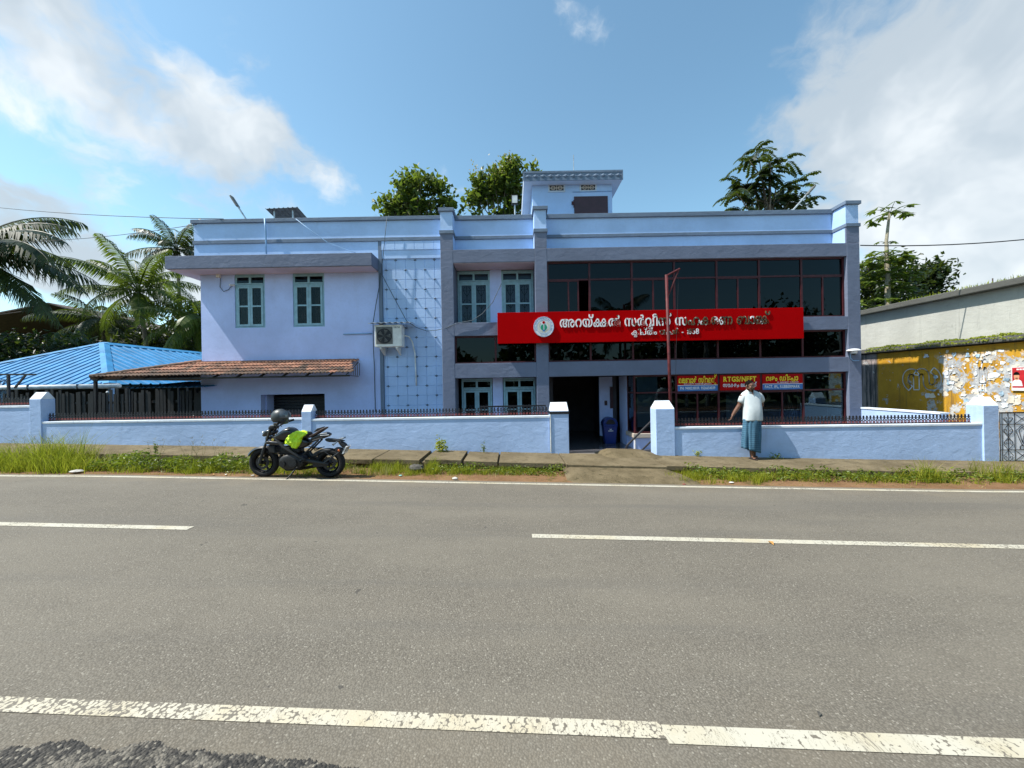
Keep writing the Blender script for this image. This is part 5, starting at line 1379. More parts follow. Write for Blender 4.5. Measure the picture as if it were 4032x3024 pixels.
a = WP(3716, 1537); b = WP(3800, 1440); wall_letters('റ', a.y, b.y, a.z, b.z)
a = WP(3845, 1545); b = WP(3895, 1412); wall_letters('ന', a.y, b.y, a.z, b.z)
# torn bills: curled scraps of paper, each its own sheet
random.seed(21)
for k in range(150):
    px = random.uniform(3640, 4060); py = random.uniform(1375, 1610)
    if px < 3720 and not (1380 < py < 1420 or 1470 < py < 1560): continue
    c = WP(px, py); s1 = random.uniform(0.02, 0.10) * random.choice((0.5, 1, 1)); s2 = s1 * random.uniform(0.35, 1.5)
    n = random.randint(9, 13); pts = []; ang = random.choice((0, 0, 0.3, -0.3)) + random.uniform(-0.1, 0.1)
    for i in range(n):
        t = 2 * math.pi * i / n; ct, st_ = math.cos(t), math.sin(t)
        sq = 1.0 / max(abs(ct), abs(st_)); torn = random.uniform(0.45, 1.0) if (i + k) % 3 else random.uniform(0.85, 1.0)
        dy = s1 * sq * ct * torn; dz = s2 * sq * st_ * torn
        pts.append(Vector((0, dy * math.cos(ang) - dz * math.sin(ang), dy * math.sin(ang) + dz * math.cos(ang))))
    lift = random.choice((0.0, 0.002, 0.004, 0.015)); da = random.uniform(0, 6.28); vs = []
    for q in pts:
        k2 = max(0, q.y * math.cos(da) + q.z * math.sin(da)) / 0.1
        vs.append((WX - 0.003 - 0.00015 * k - lift * k2, c.y + q.y, c.z + q.z))
    vs.append((WX - 0.003 - 0.00015 * k, c.y, c.z))
    MB().add(vs, [(i, (i + 1) % n, n) for i in range(n)]).build('paper_scrap', random.choice(('paper', 'paper', 'paper_cream', 'paper_cream', 'paper_print')), ob_)
# red election style poster
po = thing('wall_poster', 'red poster with a portrait pasted on the bill covered wall', 'poster', WP(4010, 1530))
a = WP(3990, 1528); b = WP(4062, 1444)
def pst(name, mat, q, lift): MB().prism([(y, z) for y, z in q], WX - 0.010 - lift, WX - 0.009 - lift + 0.0005, axis='x').build(name, mat, po)
def uv(u, v): return (a.y + (b.y - a.y) * u, a.z + (b.z - a.z) * v)
pst('sheet', 'white_paint', [uv(0, -0.12), uv(1, -0.12), uv(1, 1), uv(0, 1)], 0.036)
pst('print', 'poster_red', [uv(0.05, 0.02), uv(1, 0.02), uv(1, 0.98), uv(0.05, 0.98)], 0.038)
for k, (u0_, u1_) in enumerate(((0.30, 0.42), (0.46, 0.58), (0.62, 0.74))): pst('headline', 'white_paint', [uv(u0_, 0.86), uv(u1_, 0.86), uv(u1_, 0.93), uv(u0_, 0.93)], 0.040)
pst('shirt', 'white_paint', [uv(0.05, 0.10), uv(0.62, 0.10), uv(0.55, 0.34), uv(0.40, 0.42), uv(0.22, 0.42), uv(0.07, 0.32)], 0.040)
pst('face', 'poster_skin', [uv(0.30 + 0.155 * math.cos(t * math.pi / 7), 0.56 + 0.19 * math.sin(t * math.pi / 7)) for t in range(14)], 0.042)
pst('hair', 'hair', [uv(0.30 + 0.175 * math.cos(t * math.pi / 7), 0.63 + 0.15 * math.sin(t * math.pi / 7)) for t in range(8)], 0.044)
pst('moustache', 'hair', [uv(0.22, 0.485), uv(0.30, 0.50), uv(0.38, 0.485), uv(0.36, 0.455), uv(0.24, 0.455)], 0.044)

# ------------------------------------------------------------------ motorcycle
S = 0.001279
bc = P(1171, 1876, 7.14)                               # ground point midway between the wheels
BY = 7.14
mcx, mcz = bc.x, rz(bc.x) - 0.010
mc = thing('motorcycle', 'black naked motorcycle leaning on its side stand at the road edge', 'motorcycle', (mcx, BY, mcz))
def bp(zx, zy, y=0.0): return (mcx + (zx - 1000) * S, BY + y, mcz + (1212 - zy) * S)
def b2(l): return [((mcx + (x - 1000) * S), mcz + (1212 - y) * S) for x, y in l]
bparts = []
SOFT = ('tank', 'engine', 'cylinder', 'side_panel', 'shroud', 'seat', 'pillion_seat', 'tail_cowl', 'head_cowl', 'instrument', 'rear_hugger', 'tail_fender', 'plate_stay', 'mud_flap', 'fender_edge', 'shroud_trim')
def bb(mb, name, mat, parent=None, smooth=True, auto=35, **k):
    if name in SOFT: return mb.build(name, mat, parent or mc, smooth=True, sub=1, **k)
    o = mb.build(name, mat, parent or mc, smooth=smooth, auto=auto, **k); return o
def BP(pts, w, inset=0.82, y=0.0): return MB().pillow(b2(pts), w, inset, y=BY + y)
def torus(c, r, tr, tw, n=40, k=10):
    mb = MB(); rings = []
    for i in range(n):
        t = 2 * math.pi * i / n
        rg = []
        for j in range(k):
            a = 2 * math.pi * j / k; rr = r + tr * math.cos(a); rg.append((c[0] + rr * math.cos(t), c[1] + tw * math.sin(a), c[2] + rr * math.sin(t)))
        rings.append(rg)
    vs = [q for rg in rings for q in rg]; fs = []
    for i in range(n):
        for j in range(k): fs.append((i * k + j, i * k + (j + 1) % k, ((i + 1) % n) * k + (j + 1) % k, ((i + 1) % n) * k + j))
    return mb.add(vs, fs)
def wheel(zx, zy, r, tw, n_sp):
    c = bp(zx, zy)
    tr = 0.052
    ty = bb(torus(c, r - tr, tr, tw), 'wheel', 'tyre')
    bb(torus(c, r - tr * 2.05, 0.016, tw * 0.75, 40, 8), 'rim', 'alloy', ty)
    for i in range(n_sp):
        t = 2 * math.pi * i / n_sp + 0.2
        for dt in (-0.09, 0.09):
            MB().bar((c[0] + 0.03 * math.cos(t), c[1], c[2] + 0.03 * math.sin(t)), (c[0] + (r - tr * 2) * math.cos(t + dt), c[1], c[2] + (r - tr * 2) * math.sin(t + dt)), 0.018, 0.012).build('spoke', 'alloy', ty)
    MB().cyl((c[0], c[1] - 0.06, c[2]), (c[0], c[1] + 0.06, c[2]), 0.035, 16).build('hub', 'alloy', ty)
    mb = MB()
    for i in range(24):
        t0, t1 = 2 * math.pi * i / 24, 2 * math.pi * (i + 1) / 24
        mb.prism([(c[0] + rr * math.cos(t), c[2] + rr * math.sin(t)) for rr, t in ((0.075, t0), (0.12, t0), (0.12, t1), (0.075, t1))], c[1] - 0.062, c[1] - 0.057)
    mb.build('brake_disc', 'bike_grey', ty)
    return c
fw = wheel(520, 1000, 0.275, 0.055, 5)
rw = wheel(1480, 1004, 0.268, 0.070, 6)
# fork
for sy in (-1, 1):
    bb(MB().tube([bp(490, 1010, sy * 0.085), bp(560, 780, sy * 0.085)], 0.028, 12), 'fork_lower', 'bike_grey')
    bb(MB().tube([bp(560, 780, sy * 0.085), bp(640, 520, sy * 0.085)], 0.021, 12), 'fork_tube', 'bike_black')
bb(MB().bar(bp(600, 650, -0.1), bp(600, 650, 0.1), 0.05, 0.05), 'yoke', 'bike_matt')
mb = MB(); rings = []
for i in range(11):
    t = R(150 - 11 * i); rr = 0.30
    c = (fw[0] + rr * math.cos(t), fw[2] + rr * math.sin(t) - 0.005)
    rings.append([(c[0] + 0.004 * math.cos(t), BY - 0.07, c[1] - 0.025), (c[0] + 0.02 * math.cos(t), BY - 0.045, c[1] + 0.008), (c[0] + 0.02 * math.cos(t), BY + 0.045, c[1] + 0.008), (c[0] + 0.004 * math.cos(t), BY + 0.07, c[1] - 0.025)])
bb(mb.loft(rings), 'front_fender', 'bike_black')
bb(BP([(370, 800), (440, 770), (550, 765), (560, 790), (470, 800), (385, 830)], 0.055), 'fender_edge', 'bike_grey')
# head lamp mask, instrument, handlebar, mirrors
hd = bb(BP([(505, 590), (545, 540), (590, 520), (690, 540), (720, 560), (640, 620), (520, 640)], 0.085), 'head_cowl', 'bike_black')
bb(MB().ell(bp(520, 605), (0.035, 0.055, 0.035)), 'headlight', 'visor', hd)
bb(MB().ell(bp(525, 562, -0.03), (0.03, 0.04, 0.014)), 'headlight', 'steel', hd)
bb(BP([(585, 500), (620, 455), (690, 450), (715, 480), (690, 530), (600, 545)], 0.07), 'instrument', 'bike_matt')
bb(MB().tube([bp(690, 500, 0.0), bp(720, 470, -0.10), bp(790, 430, -0.28), bp(870, 415, -0.36)], 0.014, 8), 'handlebar', 'bike_matt')
bb(MB().tube([bp(690, 500, 0.0), bp(700, 470, 0.12), bp(700, 440, 0.30), bp(760, 415, 0.38)], 0.014, 8), 'handlebar', 'bike_matt')
bb(MB().tube([bp(800, 425, -0.29), bp(890, 412, -0.37)], 0.021, 10), 'grip', 'tyre')
bb(MB().tube([bp(700, 436, 0.31), bp(770, 412, 0.39)], 0.021, 10), 'grip', 'tyre')
bb(MB().tube([bp(760, 445, -0.25), bp(860, 440, -0.33), bp(880, 432, -0.36)], 0.007, 6), 'lever', 'steel')
bb(MB().tube([bp(680, 500, 0.18), bp(640, 470, 0.22), bp(600, 400, 0.24)], 0.008, 6), 'mirror_stem', 'bike_matt')
mi = bb(MB().ell(bp(580, 370, 0.25), (0.047, 0.02, 0.026), 14, 8, 0, Matrix.Rotation(R(38), 3, 'Y')), 'mirror', 'bike_matt')
bb(MB().ell(bp(577, 370, 0.235), (0.040, 0.016, 0.020), 14, 8, 0, Matrix.Rotation(R(38), 3, 'Y')), 'mirror_glass', 'mirror', mi)
# tank, shrouds, radiator
tk = bb(BP([(640, 650), (700, 600), (790, 540), (850, 495), (930, 490), (985, 530), (1010, 575), (960, 640), (880, 690), (760, 690)], 0.13, 0.70), 'tank', 'bike_black')
bb(MB().ell(bp(870, 505), (0.045, 0.045, 0.018)), 'fuel_cap', 'bike_grey', tk)
bb(MB().cyl(bp(700, 660, -0.136), bp(700, 660, -0.128), 0.024, 20), 'tank_badge', 'emblem_gold', tk)
bb(BP([(560, 700), (600, 670), (700, 680), (880, 690), (870, 745), (700, 740), (570, 730)], 0.145, 0.85), 'shroud', 'bike_black')
bb(BP([(585, 690), (620, 672), (715, 695), (700, 706), (610, 708)], 0.150, 0.9), 'shroud_trim', 'bike_grey')
bb(BP([(610, 745), (720, 745), (740, 860), (640, 850)], 0.13, 0.9), 'radiator', 'bike_matt')
# frame, engine
bb(MB().tube([bp(690, 620, 0.09), bp(850, 760, 0.13), bp(1080, 900, 0.13), bp(1160, 960, 0.12)], 0.03, 8), 'frame_spar', 'bike_matt')
bb(MB().tube([bp(690, 620, -0.09), bp(850, 760, -0.13), bp(1080, 900, -0.13), bp(1160, 960, -0.12)], 0.03, 8), 'frame_spar', 'bike_matt')
en = bb(BP([(760, 960), (800, 900), (900, 850), (1060, 860), (1150, 950), (1140, 1060), (1020, 1100), (860, 1100), (780, 1060)], 0.15, 0.85), 'engine', 'bike_matt')
bb(BP([(720, 760), (1000, 740), (1090, 800), (1060, 880), (900, 900), (780, 880)], 0.11, 0.9), 'cylinder', 'bike_matt', en)
bb(MB().cyl(bp(1000, 985, -0.175), bp(1000, 985, -0.14), 0.075, 20), 'clutch_cover', 'bike_grey', en)
bb(MB().cyl(bp(850, 1000, -0.168), bp(850, 1000, -0.14), 0.055, 20), 'generator_cover', 'bike_matt', en)
for k in range(5): MB().box(bp(740, 0)[0], bp(1010, 0)[0], BY - 0.125, BY + 0.125, bp(0, 870 - 22 * k)[2], bp(0, 864 - 22 * k)[2]).build('cooling_fin', 'bike_grey', en)
bb(MB().tube([bp(790, 840, 0.0), bp(740, 960, 0.0), bp(800, 1080, 0.02), bp(1000, 1110, 0.09), bp(1300, 1060, 0.16), bp(1480, 1000, 0.18)], 0.030, 10), 'exhaust', 'bike_matt')
bb(BP([(840, 1080), (960, 1090), (975, 1105), (880, 1110)], 0.12, 0.9), 'belly_pan', 'bike_matt')
# rear: swing arm, shock, subframe, tail
for sy in (-1, 1):
    bb(MB().tube([bp(1150, 950, sy * 0.10), bp(1300, 975, sy * 0.105), bp(1490, 1005, sy * 0.105)], [0.036, 0.034, 0.024], 8), 'swing_arm', 'bike_matt')
    bb(MB().tube([bp(1040, 760, sy * 0.09), bp(1250, 680, sy * 0.08), bp(1400, 630, sy * 0.06)], 0.016, 8), 'subframe', 'bike_matt')
    bb(MB().tube([bp(1120, 880, sy * 0.09), bp(1330, 670, sy * 0.07)], 0.016, 8), 'subframe', 'bike_matt')
    bb(MB().tube([bp(1100, 945, sy * 0.15), bp(1180, 920, sy * 0.16), bp(1110, 1000, sy * 0.15), bp(1090, 960, sy * 0.15)], 0.011, 6), 'footrest_hanger', 'bike_grey')
    bb(MB().tube([bp(1030, 1050, sy * 0.12), bp(1090, 1045, sy * 0.20)], 0.014, 8), 'footrest', 'tyre')
bb(MB().tube([bp(1160, 840, 0), bp(1230, 930, 0)], 0.035, 10), 'shock_absorber', 'bike_grey')
bb(BP([(1250, 960), (1500, 985), (1490, 1040), (1260, 1050)], 0.015, 0.95, y=-0.085), 'chain_guard', 'bike_matt')
bb(BP([(1000, 585), (1110, 660), (1250, 690), (1120, 800), (1010, 800), (930, 690)], 0.115, 0.8), 'side_panel', 'bike_black')
bb(BP([(1110, 650), (1180, 610), (1250, 585), (1390, 480), (1450, 478), (1420, 505), (1300, 590), (1190, 650)], 0.085, 0.85), 'pillion_seat', 'seat_brown')
bb(BP([(1240, 560), (1300, 500), (1385, 478), (1330, 530)], 0.06, 0.9), 'seat_pad', 'bike_matt')
bb(BP([(1000, 560), (1090, 545), (1210, 560), (1180, 640), (1080, 660)], 0.11, 0.8), 'seat', 'bike_matt')
bb(BP([(1180, 640), (1350, 580), (1410, 545), (1485, 575), (1490, 600), (1430, 640), (1300, 670), (1200, 690)], 0.075, 0.85), 'tail_cowl', 'bike_black')
for zy, l_ in ((565, 95), (590, 120)):
    bb(MB().tube([bp(1360, zy + 10, -0.085), bp(1360 + l_, zy, -0.08)], 0.009, 6), 'grab_rail', 'steel')
bb(BP([(1390, 650), (1440, 645), (1560, 655), (1700, 680), (1690, 692), (1520, 705), (1420, 700)], 0.05, 0.9), 'tail_fender', 'bike_grey')
bb(BP([(1585, 695), (1680, 690), (1730, 760), (1740, 800), (1680, 790), (1640, 770)], 0.045, 0.9), 'plate_stay', 'bike_matt')
for sy in (-1, 1): bb(MB().tube([bp(1590, 690, sy * 0.04), bp(1560, 725, sy * 0.13)], [0.010, 0.022], 8), 'indicator', 'steel')
bb(BP([(1600, 650), (1680, 625), (1690, 640), (1650, 660)], 0.05, 0.9), 'tail_light', 'galv')
bb(BP([(1200, 900), (1280, 830), (1380, 790), (1520, 790), (1540, 830), (1420, 830), (1300, 880), (1240, 950)], 0.075, 0.9), 'rear_hugger', 'bike_matt')
bb(BP([(1530, 780), (1600, 770), (1680, 800), (1690, 880), (1650, 905), (1560, 850)], 0.06, 0.9), 'mud_flap', 'bike_matt')
bb(MB().ell(bp(1622, 814, -0.065), (0.022, 0.01, 0.022)), 'reflector', 'amber')
bb(MB().tube([bp(1430, 985, -0.13), bp(1640, 835, -0.12)], 0.012, 6), 'guard_stay', 'bike_grey')
bb(MB().tube([bp(1330, 900, -0.15), bp(1350, 840, -0.15), bp(1440, 815, -0.15), bp(1530, 880, -0.15), bp(1630, 960, -0.15), bp(1600, 1010, -0.15), bp(1500, 1065, -0.15), bp(1480, 1020, -0.15)], 0.009, 6), 'leg_guard', 'bike_grey')
# plate, turned to the rear with a slight tilt
pl = MB().hexa([bp(1672, 858, -0.09), bp(1690, 862, -0.09), bp(1690, 862, 0.09), bp(1672, 858, 0.09), bp(1725, 752, -0.09), bp(1743, 756, -0.09), bp(1743, 756, 0.09), bp(1725, 752, 0.09)])
plo = bb(pl, 'number_plate', 'white_paint', smooth=False)
gs, wd = glyphs(list('KL 5'), 1.0, 0.03)
mb = MB(); e0 = Vector(bp(1672, 858, -0.0915)); up = Vector(bp(1725, 752, -0.0915)) - e0; rt2 = Vector(bp(1690, 862, -0.0915)) - e0
for vs, fs, _ in gs: mb.add([e0 + rt2 * (0.1 + 0.8 * v[0] / wd) + up * (0.35 + 0.4 * v[1] / 0.7) for v in vs], fs)
mb.build('plate_lettering', 'iron_black', plo)
gs, wd = glyphs(list('KL 5'), 1.0, 0.03); mb = MB(); e0 = Vector(bp(1691.5, 862, -0.09)); up = Vector(bp(1744.5, 756, -0.09)) - e0
for vs, fs, _ in gs: mb.add([e0 + Vector((0.0005, 0.18 * (0.12 + 0.76 * v[0] / wd), 0)) + up * (0.3 + 0.45 * v[1] / 0.7) for v in vs], fs)
mb.build('plate_lettering', 'iron_black', plo)
bb(MB().tube([bp(1040, 1060, -0.14), bp(990, 1150, -0.20), bp(950, 1205, -0.24)], 0.014, 8), 'side_stand', 'bike_matt')
bb(MB().tube([bp(870, 1100, -0.13), bp(885, 1150, -0.15)], 0.007, 6), 'gear_lever', 'bike_matt')
for i in range(4): bb(MB().tube([bp(1170 + 10 * i, 760, -0.06 + 0.04 * i), bp(1250, 790 + 15 * i, 0), bp(1380, 780 - 3 * i, 0.02)], 0.006, 5), 'cable_loop', 'cable_black')
for y in (-0.06, 0.05): bb(MB().tube([bp(700, 500, y), bp(640, 640, y * 1.6), bp(720, 800, y * 1.6)], 0.006, 5), 'cable_loop', 'cable_black')
mc.rotation_euler = (0, 0, 0)
mc.rotation_euler.y = 0.026
# helmet hung on the handlebar
hc = Vector(bp(880, 320, -0.24))
hm = thing('helmet', 'matt dark grey open visor helmet hung on the motorcycle handlebar', 'helmet', hc)
rings = []
for i in range(12):
    th = math.pi * (0.02 + 0.72 * i / 11); rings.append([hc + Vector((0.150 * math.sin(th) * math.cos(2 * math.pi * j / 22) - 0.005, 0.125 * math.sin(th) * math.sin(2 * math.pi * j / 22), 0.14 * math.cos(th))) for j in range(22)])
MB().loft(rings).build('shell', 'helmet_matt', hm, smooth=True)
MB().pillow([(hc.x + x * S, hc.z - z * S) for x, z in [(20, 40), (95, 5), (95, 60), (85, 110), (45, 105), (0, 75), (-30, 60)]], 0.095, 0.85, y=hc.y).build('chin_guard', 'iron_black', hm, smooth=True, sub=1)
rings = []
for i in range(5):
    r_ = 0.158
    el = R(38 - 16 * i)
    rings.append([hc + Vector((0.155 * math.cos(el) * math.cos(a_), 0.132 * math.cos(el) * math.sin(a_), 0.15 * math.sin(el))) + Vector((0.02, 0, 0.01)) for a_ in [R(-75 + 15 * j) for j in range(11)]])
vs = [q for rg in rings for q in rg]
MB().add(vs, [(i * 11 + j, i * 11 + j + 1, (i + 1) * 11 + j + 1, (i + 1) * 11 + j) for i in range(3) for j in range(10)]).build('visor', 'visor', hm, smooth=True)
MB().tube([hc + Vector((0.03, -0.11, -0.07)), hc + Vector((-0.01, -0.10, -0.15)), hc + Vector((-0.04, -0.05, -0.16))], 0.007, 5).build('strap', 'iron_black', hm)
# hi-vis cover thrown over the seat
rc = thing('rain_cover', 'crumpled fluorescent yellow rain cover draped over the motorcycle seat', 'rain cover', Vector(bp(1020, 700)))
outl = [(868, 705), (905, 640), (950, 585), (1000, 550), (1060, 538), (1130, 548), (1215, 570), (1165, 610), (1108, 650), (1125, 690), (1110, 730), (1075, 760), (1050, 788), (1005, 785), (965, 770), (968, 742), (925, 728), (885, 722)]
rings = []; cx, cz = 1030, 650
for k, yy in ((0.05, -0.150), (0.35, -0.175), (0.65, -0.168), (0.88, -0.160), (1.0, -0.130), (0.97, -0.05), (0.95, 0.05), (0.9, 0.12), (0.3, 0.14)):
    rg = []
    for i, (x, y) in enumerate(outl):
        wv_ = 0.012 * math.sin(i * 2.3 + k * 9) * (1 if yy < -0.1 else 0.3)
        q = bp(cx + (x - cx) * k, cz + (y - cz) * k, yy + wv_ + 0.03 * max(0, (cz - y) / 120.0) * (1 if yy < 0 else -1))
        rg.append(q)
    rings.append(rg)
cloth = MB().loft(rings).build('cloth', 'hivis', rc, smooth=True, sub=3)
tex = bpy.data.textures.new('crumple', 'CLOUDS'); tex.noise_scale = 0.055; tex.noise_depth = 2
dsp = cloth.modifiers.new('crumple', 'DISPLACE'); dsp.texture = tex; dsp.strength = 0.045; dsp.mid_level = 0.5

# ------------------------------------------------------------------ the man leaning on the wall
PS = 0.001354; PY = 8.50
pc = P(2974, 1810, PY); px_, pz_ = pc.x, sz(pc.x) + 0.006
mn = thing('person', 'man in white polo shirt and blue checked lungi leaning on the low wall', 'person', (px_, PY, pz_))
def pp(zx, zy, y=0.0):
    z = (1535 - zy) * PS; return Vector((px_ + (zx - 640) * PS + 0.0175 * z, PY + y, pz_ + z))
def tubes(mb, pts, rs, n=12): return mb.tube(pts, rs, n)
bm = MB()
# head, neck
hd_c = pp(594, 338, 0.09)
hrot = Matrix.Rotation(R(18), 3, 'Z') @ Matrix.Rotation(R(8), 3, 'X')   # turned to his left, chin slightly down
HS = 1.06
def hv(x, y, z): return hd_c + hrot @ Vector((x * HS, y * HS, z * HS))
bm.ell(hv(0, 0.012, 0.025), (0.076 * HS, 0.094 * HS, 0.092 * HS), 20, 14, 0, hrot)
bm.ell(hv(0, -0.022, -0.045), (0.060 * HS, 0.066 * HS, 0.068 * HS), 18, 12, 0, hrot)
bm.ell(hv(0, -0.042, -0.092), (0.036 * HS, 0.034 * HS, 0.026 * HS), 12, 8, 0, hrot)
bm.ell(hv(0, -0.092, -0.018), (0.014 * HS, 0.020 * HS, 0.026 * HS), 10, 8, 0, hrot)          # nose
bm.ell(hv(0, -0.080, 0.012), (0.010 * HS, 0.014 * HS, 0.03 * HS), 10, 8, 0, hrot)
bm.ell(hv(0, -0.082, -0.062), (0.025 * HS, 0.012 * HS, 0.009 * HS), 10, 6, 0, hrot)           # lips
for s_ in (-1, 1):
    bm.ell(hv(s_ * 0.032, -0.072, 0.030), (0.026 * HS, 0.016 * HS, 0.010 * HS), 10, 6, 0, hrot)   # brow
    bm.ell(hv(s_ * 0.044, -0.055, -0.022), (0.026 * HS, 0.024 * HS, 0.024 * HS), 10, 6, 0, hrot)  # cheek
    bm.ell(hv(s_ * 0.078, 0.015, -0.005), (0.011 * HS, 0.022 * HS, 0.034 * HS), 10, 8, 0, hrot)   # ear
tubes(bm, [pp(600, 380, 0.115), pp(608, 430, 0.14), pp(615, 480, 0.15)], [0.062, 0.066, 0.090])
# torso core
bm.loft([[pp(cx_, cy_, yy) + Vector((rx * math.cos(t * math.pi / 8), ry * math.sin(t * math.pi / 8), 0)) for t in range(16)] for cx_, cy_, yy, rx, ry in
         ((640, 930, 0.10, 0.165, 0.105), (642, 800, 0.10, 0.170, 0.115), (640, 680, 0.11, 0.165, 0.115), (635, 560, 0.13, 0.170, 0.105), (630, 470, 0.145, 0.165, 0.08), (622, 440, 0.15, 0.10, 0.06))])
# right arm (towards the gate) straight down and out to the railing
ra = [pp(500, 490, 0.14), pp(472, 570, 0.15), pp(455, 650, 0.17), pp(400, 745, 0.19), pp(350, 830, 0.20)]
tubes(bm, ra, [0.056, 0.052, 0.046, 0.042, 0.030])
# left arm bent behind the back
la = [pp(775, 490, 0.16), pp(825, 570, 0.19), pp(850, 665, 0.23), pp(800, 735, 0.26), pp(730, 770, 0.255)]
tubes(bm, la, [0.056, 0.052, 0.048, 0.042, 0.030])
# hands with five fingers
def hand(base, d, side, curl, nrm):
    d = d.normalized(); side = (side - d * side.dot(d)).normalized(); nrm = d.cross(side) * nrm
    for k in range(4):
        o = (k - 1.5) * 0.019
        bm.tube([base + side * o * 0.7 - d * 0.01, base + side * o + d * 0.045, base + side * o * 1.05 + d * 0.085], [0.017, 0.016, 0.013], 8)
        ln = (0.062, 0.072, 0.068, 0.052)[k]; p0 = base + side * o * 1.05 + d * 0.080
        p1 = p0 + (d * math.cos(curl) + nrm * math.sin(curl)) * ln * 0.45
        p2 = p1 + (d * math.cos(curl * 2) + nrm * math.sin(curl * 2)) * ln * 0.32
        p3 = p2 + (d * math.cos(curl * 2.8) + nrm * math.sin(curl * 2.8)) * ln * 0.25
        bm.tube([p0, p1, p2, p3], [0.0105, 0.0095, 0.0085, 0.0065], 8)
    t0 = base - side * 0.026 + d * 0.02
    bm.tube([t0, t0 - side * 0.028 + d * 0.028 + nrm * 0.010, t0 - side * 0.034 + d * 0.055 + nrm * 0.018], [0.014, 0.011, 0.008], 8)
hand(ra[-1], Vector((-0.35, 0.10, -1)), Vector((-0.5, -0.85, 0)), 0.5, 1)
hand(la[-1], Vector((-1, 0.1, -0.2)), Vector((0, 0.2, -1)), 0.5, 1)
# legs and feet
for s_, (kx, fx_, fy_) in ((-1, (600, 610, 0.0)), (1, (685, 668, 0.06))):
    tubes(bm, [pp(640 + s_ * 55, 930, 0.10), pp(kx, 1190, 0.08), pp(fx_ - 5, 1420, fy_ + 0.05), pp(fx_, 1505, fy_ + 0.05)], [0.085, 0.058, 0.044, 0.036])
    f0 = pp(fx_, 1505, fy_ + 0.06)
    bm.ell(Vector((f0.x - 0.01 * s_, f0.y - 0.01, pz_ + 0.052)), (0.040, 0.05, 0.030), 12, 8)
    for k in range(5):
        tx_ = f0.x - 0.03 + 0.014 * k; ty_ = f0.y - 0.155 + 0.012 * abs(k - 1)
        bm.tube([(f0.x - 0.012 + 0.006 * k, f0.y - 0.02, pz_ + 0.050), (tx_ + 0.004, f0.y - 0.09, pz_ + 0.038), (tx_ - 0.012, ty_, pz_ + 0.028)], [0.022, 0.016, 0.010], 8)
body = bm.build('body', 'skin', mn, smooth=True)
rm = body.modifiers.new('remesh', 'REMESH'); rm.mode = 'VOXEL'; rm.voxel_size = 0.0055; rm.use_smooth_shade = True
sm = body.modifiers.new('smooth', 'SMOOTH'); sm.factor = 0.5; sm.iterations = 3
# hair, brows, moustache, beard shadow, eyes
hb = MB(); rings = []
for i in range(8):
    th = math.pi * (0.02 + 0.54 * i / 7); rg = []
    for j in range(24):
        ph = 2 * math.pi * j / 24; front = max(0, -math.sin(ph))
        t2 = th * (1 - 0.55 * front ** 0.9); wob = 1 + 0.018 * math.sin(7 * ph + 3 * i) + 0.012 * math.sin(17 * ph)
        rg.append(hv(0.0810 * math.sin(t2) * math.cos(ph) * wob, 0.013 + 0.0995 * math.sin(t2) * math.sin(ph) * wob, 0.022 + 0.100 * math.cos(t2) * wob))
    rings.append(rg)
hb.loft(rings).build('hair', 'hair', mn, smooth=True)
fb = MB()
fb.tube([hv(-0.036, -0.076, -0.056), hv(-0.016, -0.094, -0.045), hv(0, -0.098, -0.043), hv(0.016, -0.094, -0.045), hv(0.036, -0.076, -0.056)], [0.005, 0.009, 0.009, 0.009, 0.005], 8)
fb.ell(hv(0, -0.072, -0.090), (0.032, 0.012, 0.018), 10, 7, 0, hrot)
for s_ in (-1, 1):
    fb.tube([hv(s_ * 0.014, -0.089, 0.030), hv(s_ * 0.034, -0.084, 0.036), hv(s_ * 0.052, -0.070, 0.031)], [0.004, 0.005, 0.003], 6)
    fb.ell(hv(s_ * 0.056, -0.028, -0.074), (0.009, 0.024, 0.024), 8, 6, 0, hrot)
    fb.ell(hv(s_ * 0.076, -0.004, 0.012), (0.008, 0.016, 0.032), 8, 6, 0, hrot)
fb.build('facial_hair', 'hair', mn, smooth=True)
for s_ in (-1, 1):
    e_ = MB().ell(hv(s_ * 0.032, -0.080, 0.012), (0.0125, 0.008, 0.0065), 10, 7, 0, hrot).build('eye', 'eye_white', mn, smooth=True)
    MB().ell(hv(s_ * 0.034, -0.0865, 0.012), (0.0055, 0.003, 0.0060), 8, 5, 0, hrot).build('iris', 'hair', e_)
# shirt: trunk with belly, flared hem, short sleeves, collar and placket
def ringp(cx_, cy_, yy, rx, ry, n=28, ph=0.0, am=0.0, tilt=0.0):
    c = pp(cx_, cy_, yy); rg = []
    for t in range(n):
        a = 2 * math.pi * t / n; w_ = 1 + am * math.sin(5 * a + ph) + am * 0.6 * math.sin(9 * a - ph)
        ca, sa = math.cos(a), math.sin(a)
        k = (abs(ca) ** 2.6 + abs(sa) ** 2.6) ** (-1 / 2.6)
        rg.append(c + Vector((rx * k * ca * w_, ry * k * sa * w_, tilt * ca)))
    return rg
sh_ = MB()
sh_.loft([ringp(640, 905, 0.09, 0.200, 0.138, 28, 0.3, 0.022, 0.006), ringp(640, 870, 0.09, 0.196, 0.140, 28, 0.5, 0.020), ringp(640, 790, 0.088, 0.194, 0.146, 28, 0.9, 0.016), ringp(640, 700, 0.095, 0.190, 0.142, 28, 1.6, 0.014),
          ringp(638, 620, 0.115, 0.190, 0.130, 28, 2.2, 0.012), ringp(636, 540, 0.13, 0.200, 0.118, 28, 2.8, 0.008), ringp(634, 490, 0.14, 0.212, 0.104, 28, 3.3, 0.004), ringp(632, 455, 0.145, 0.200, 0.088, 28, 3, 0.0), ringp(626, 432, 0.145, 0.150, 0.078), ringp(618, 414, 0.142, 0.092, 0.068), ringp(612, 400, 0.138, 0.068, 0.062)], 0, False)
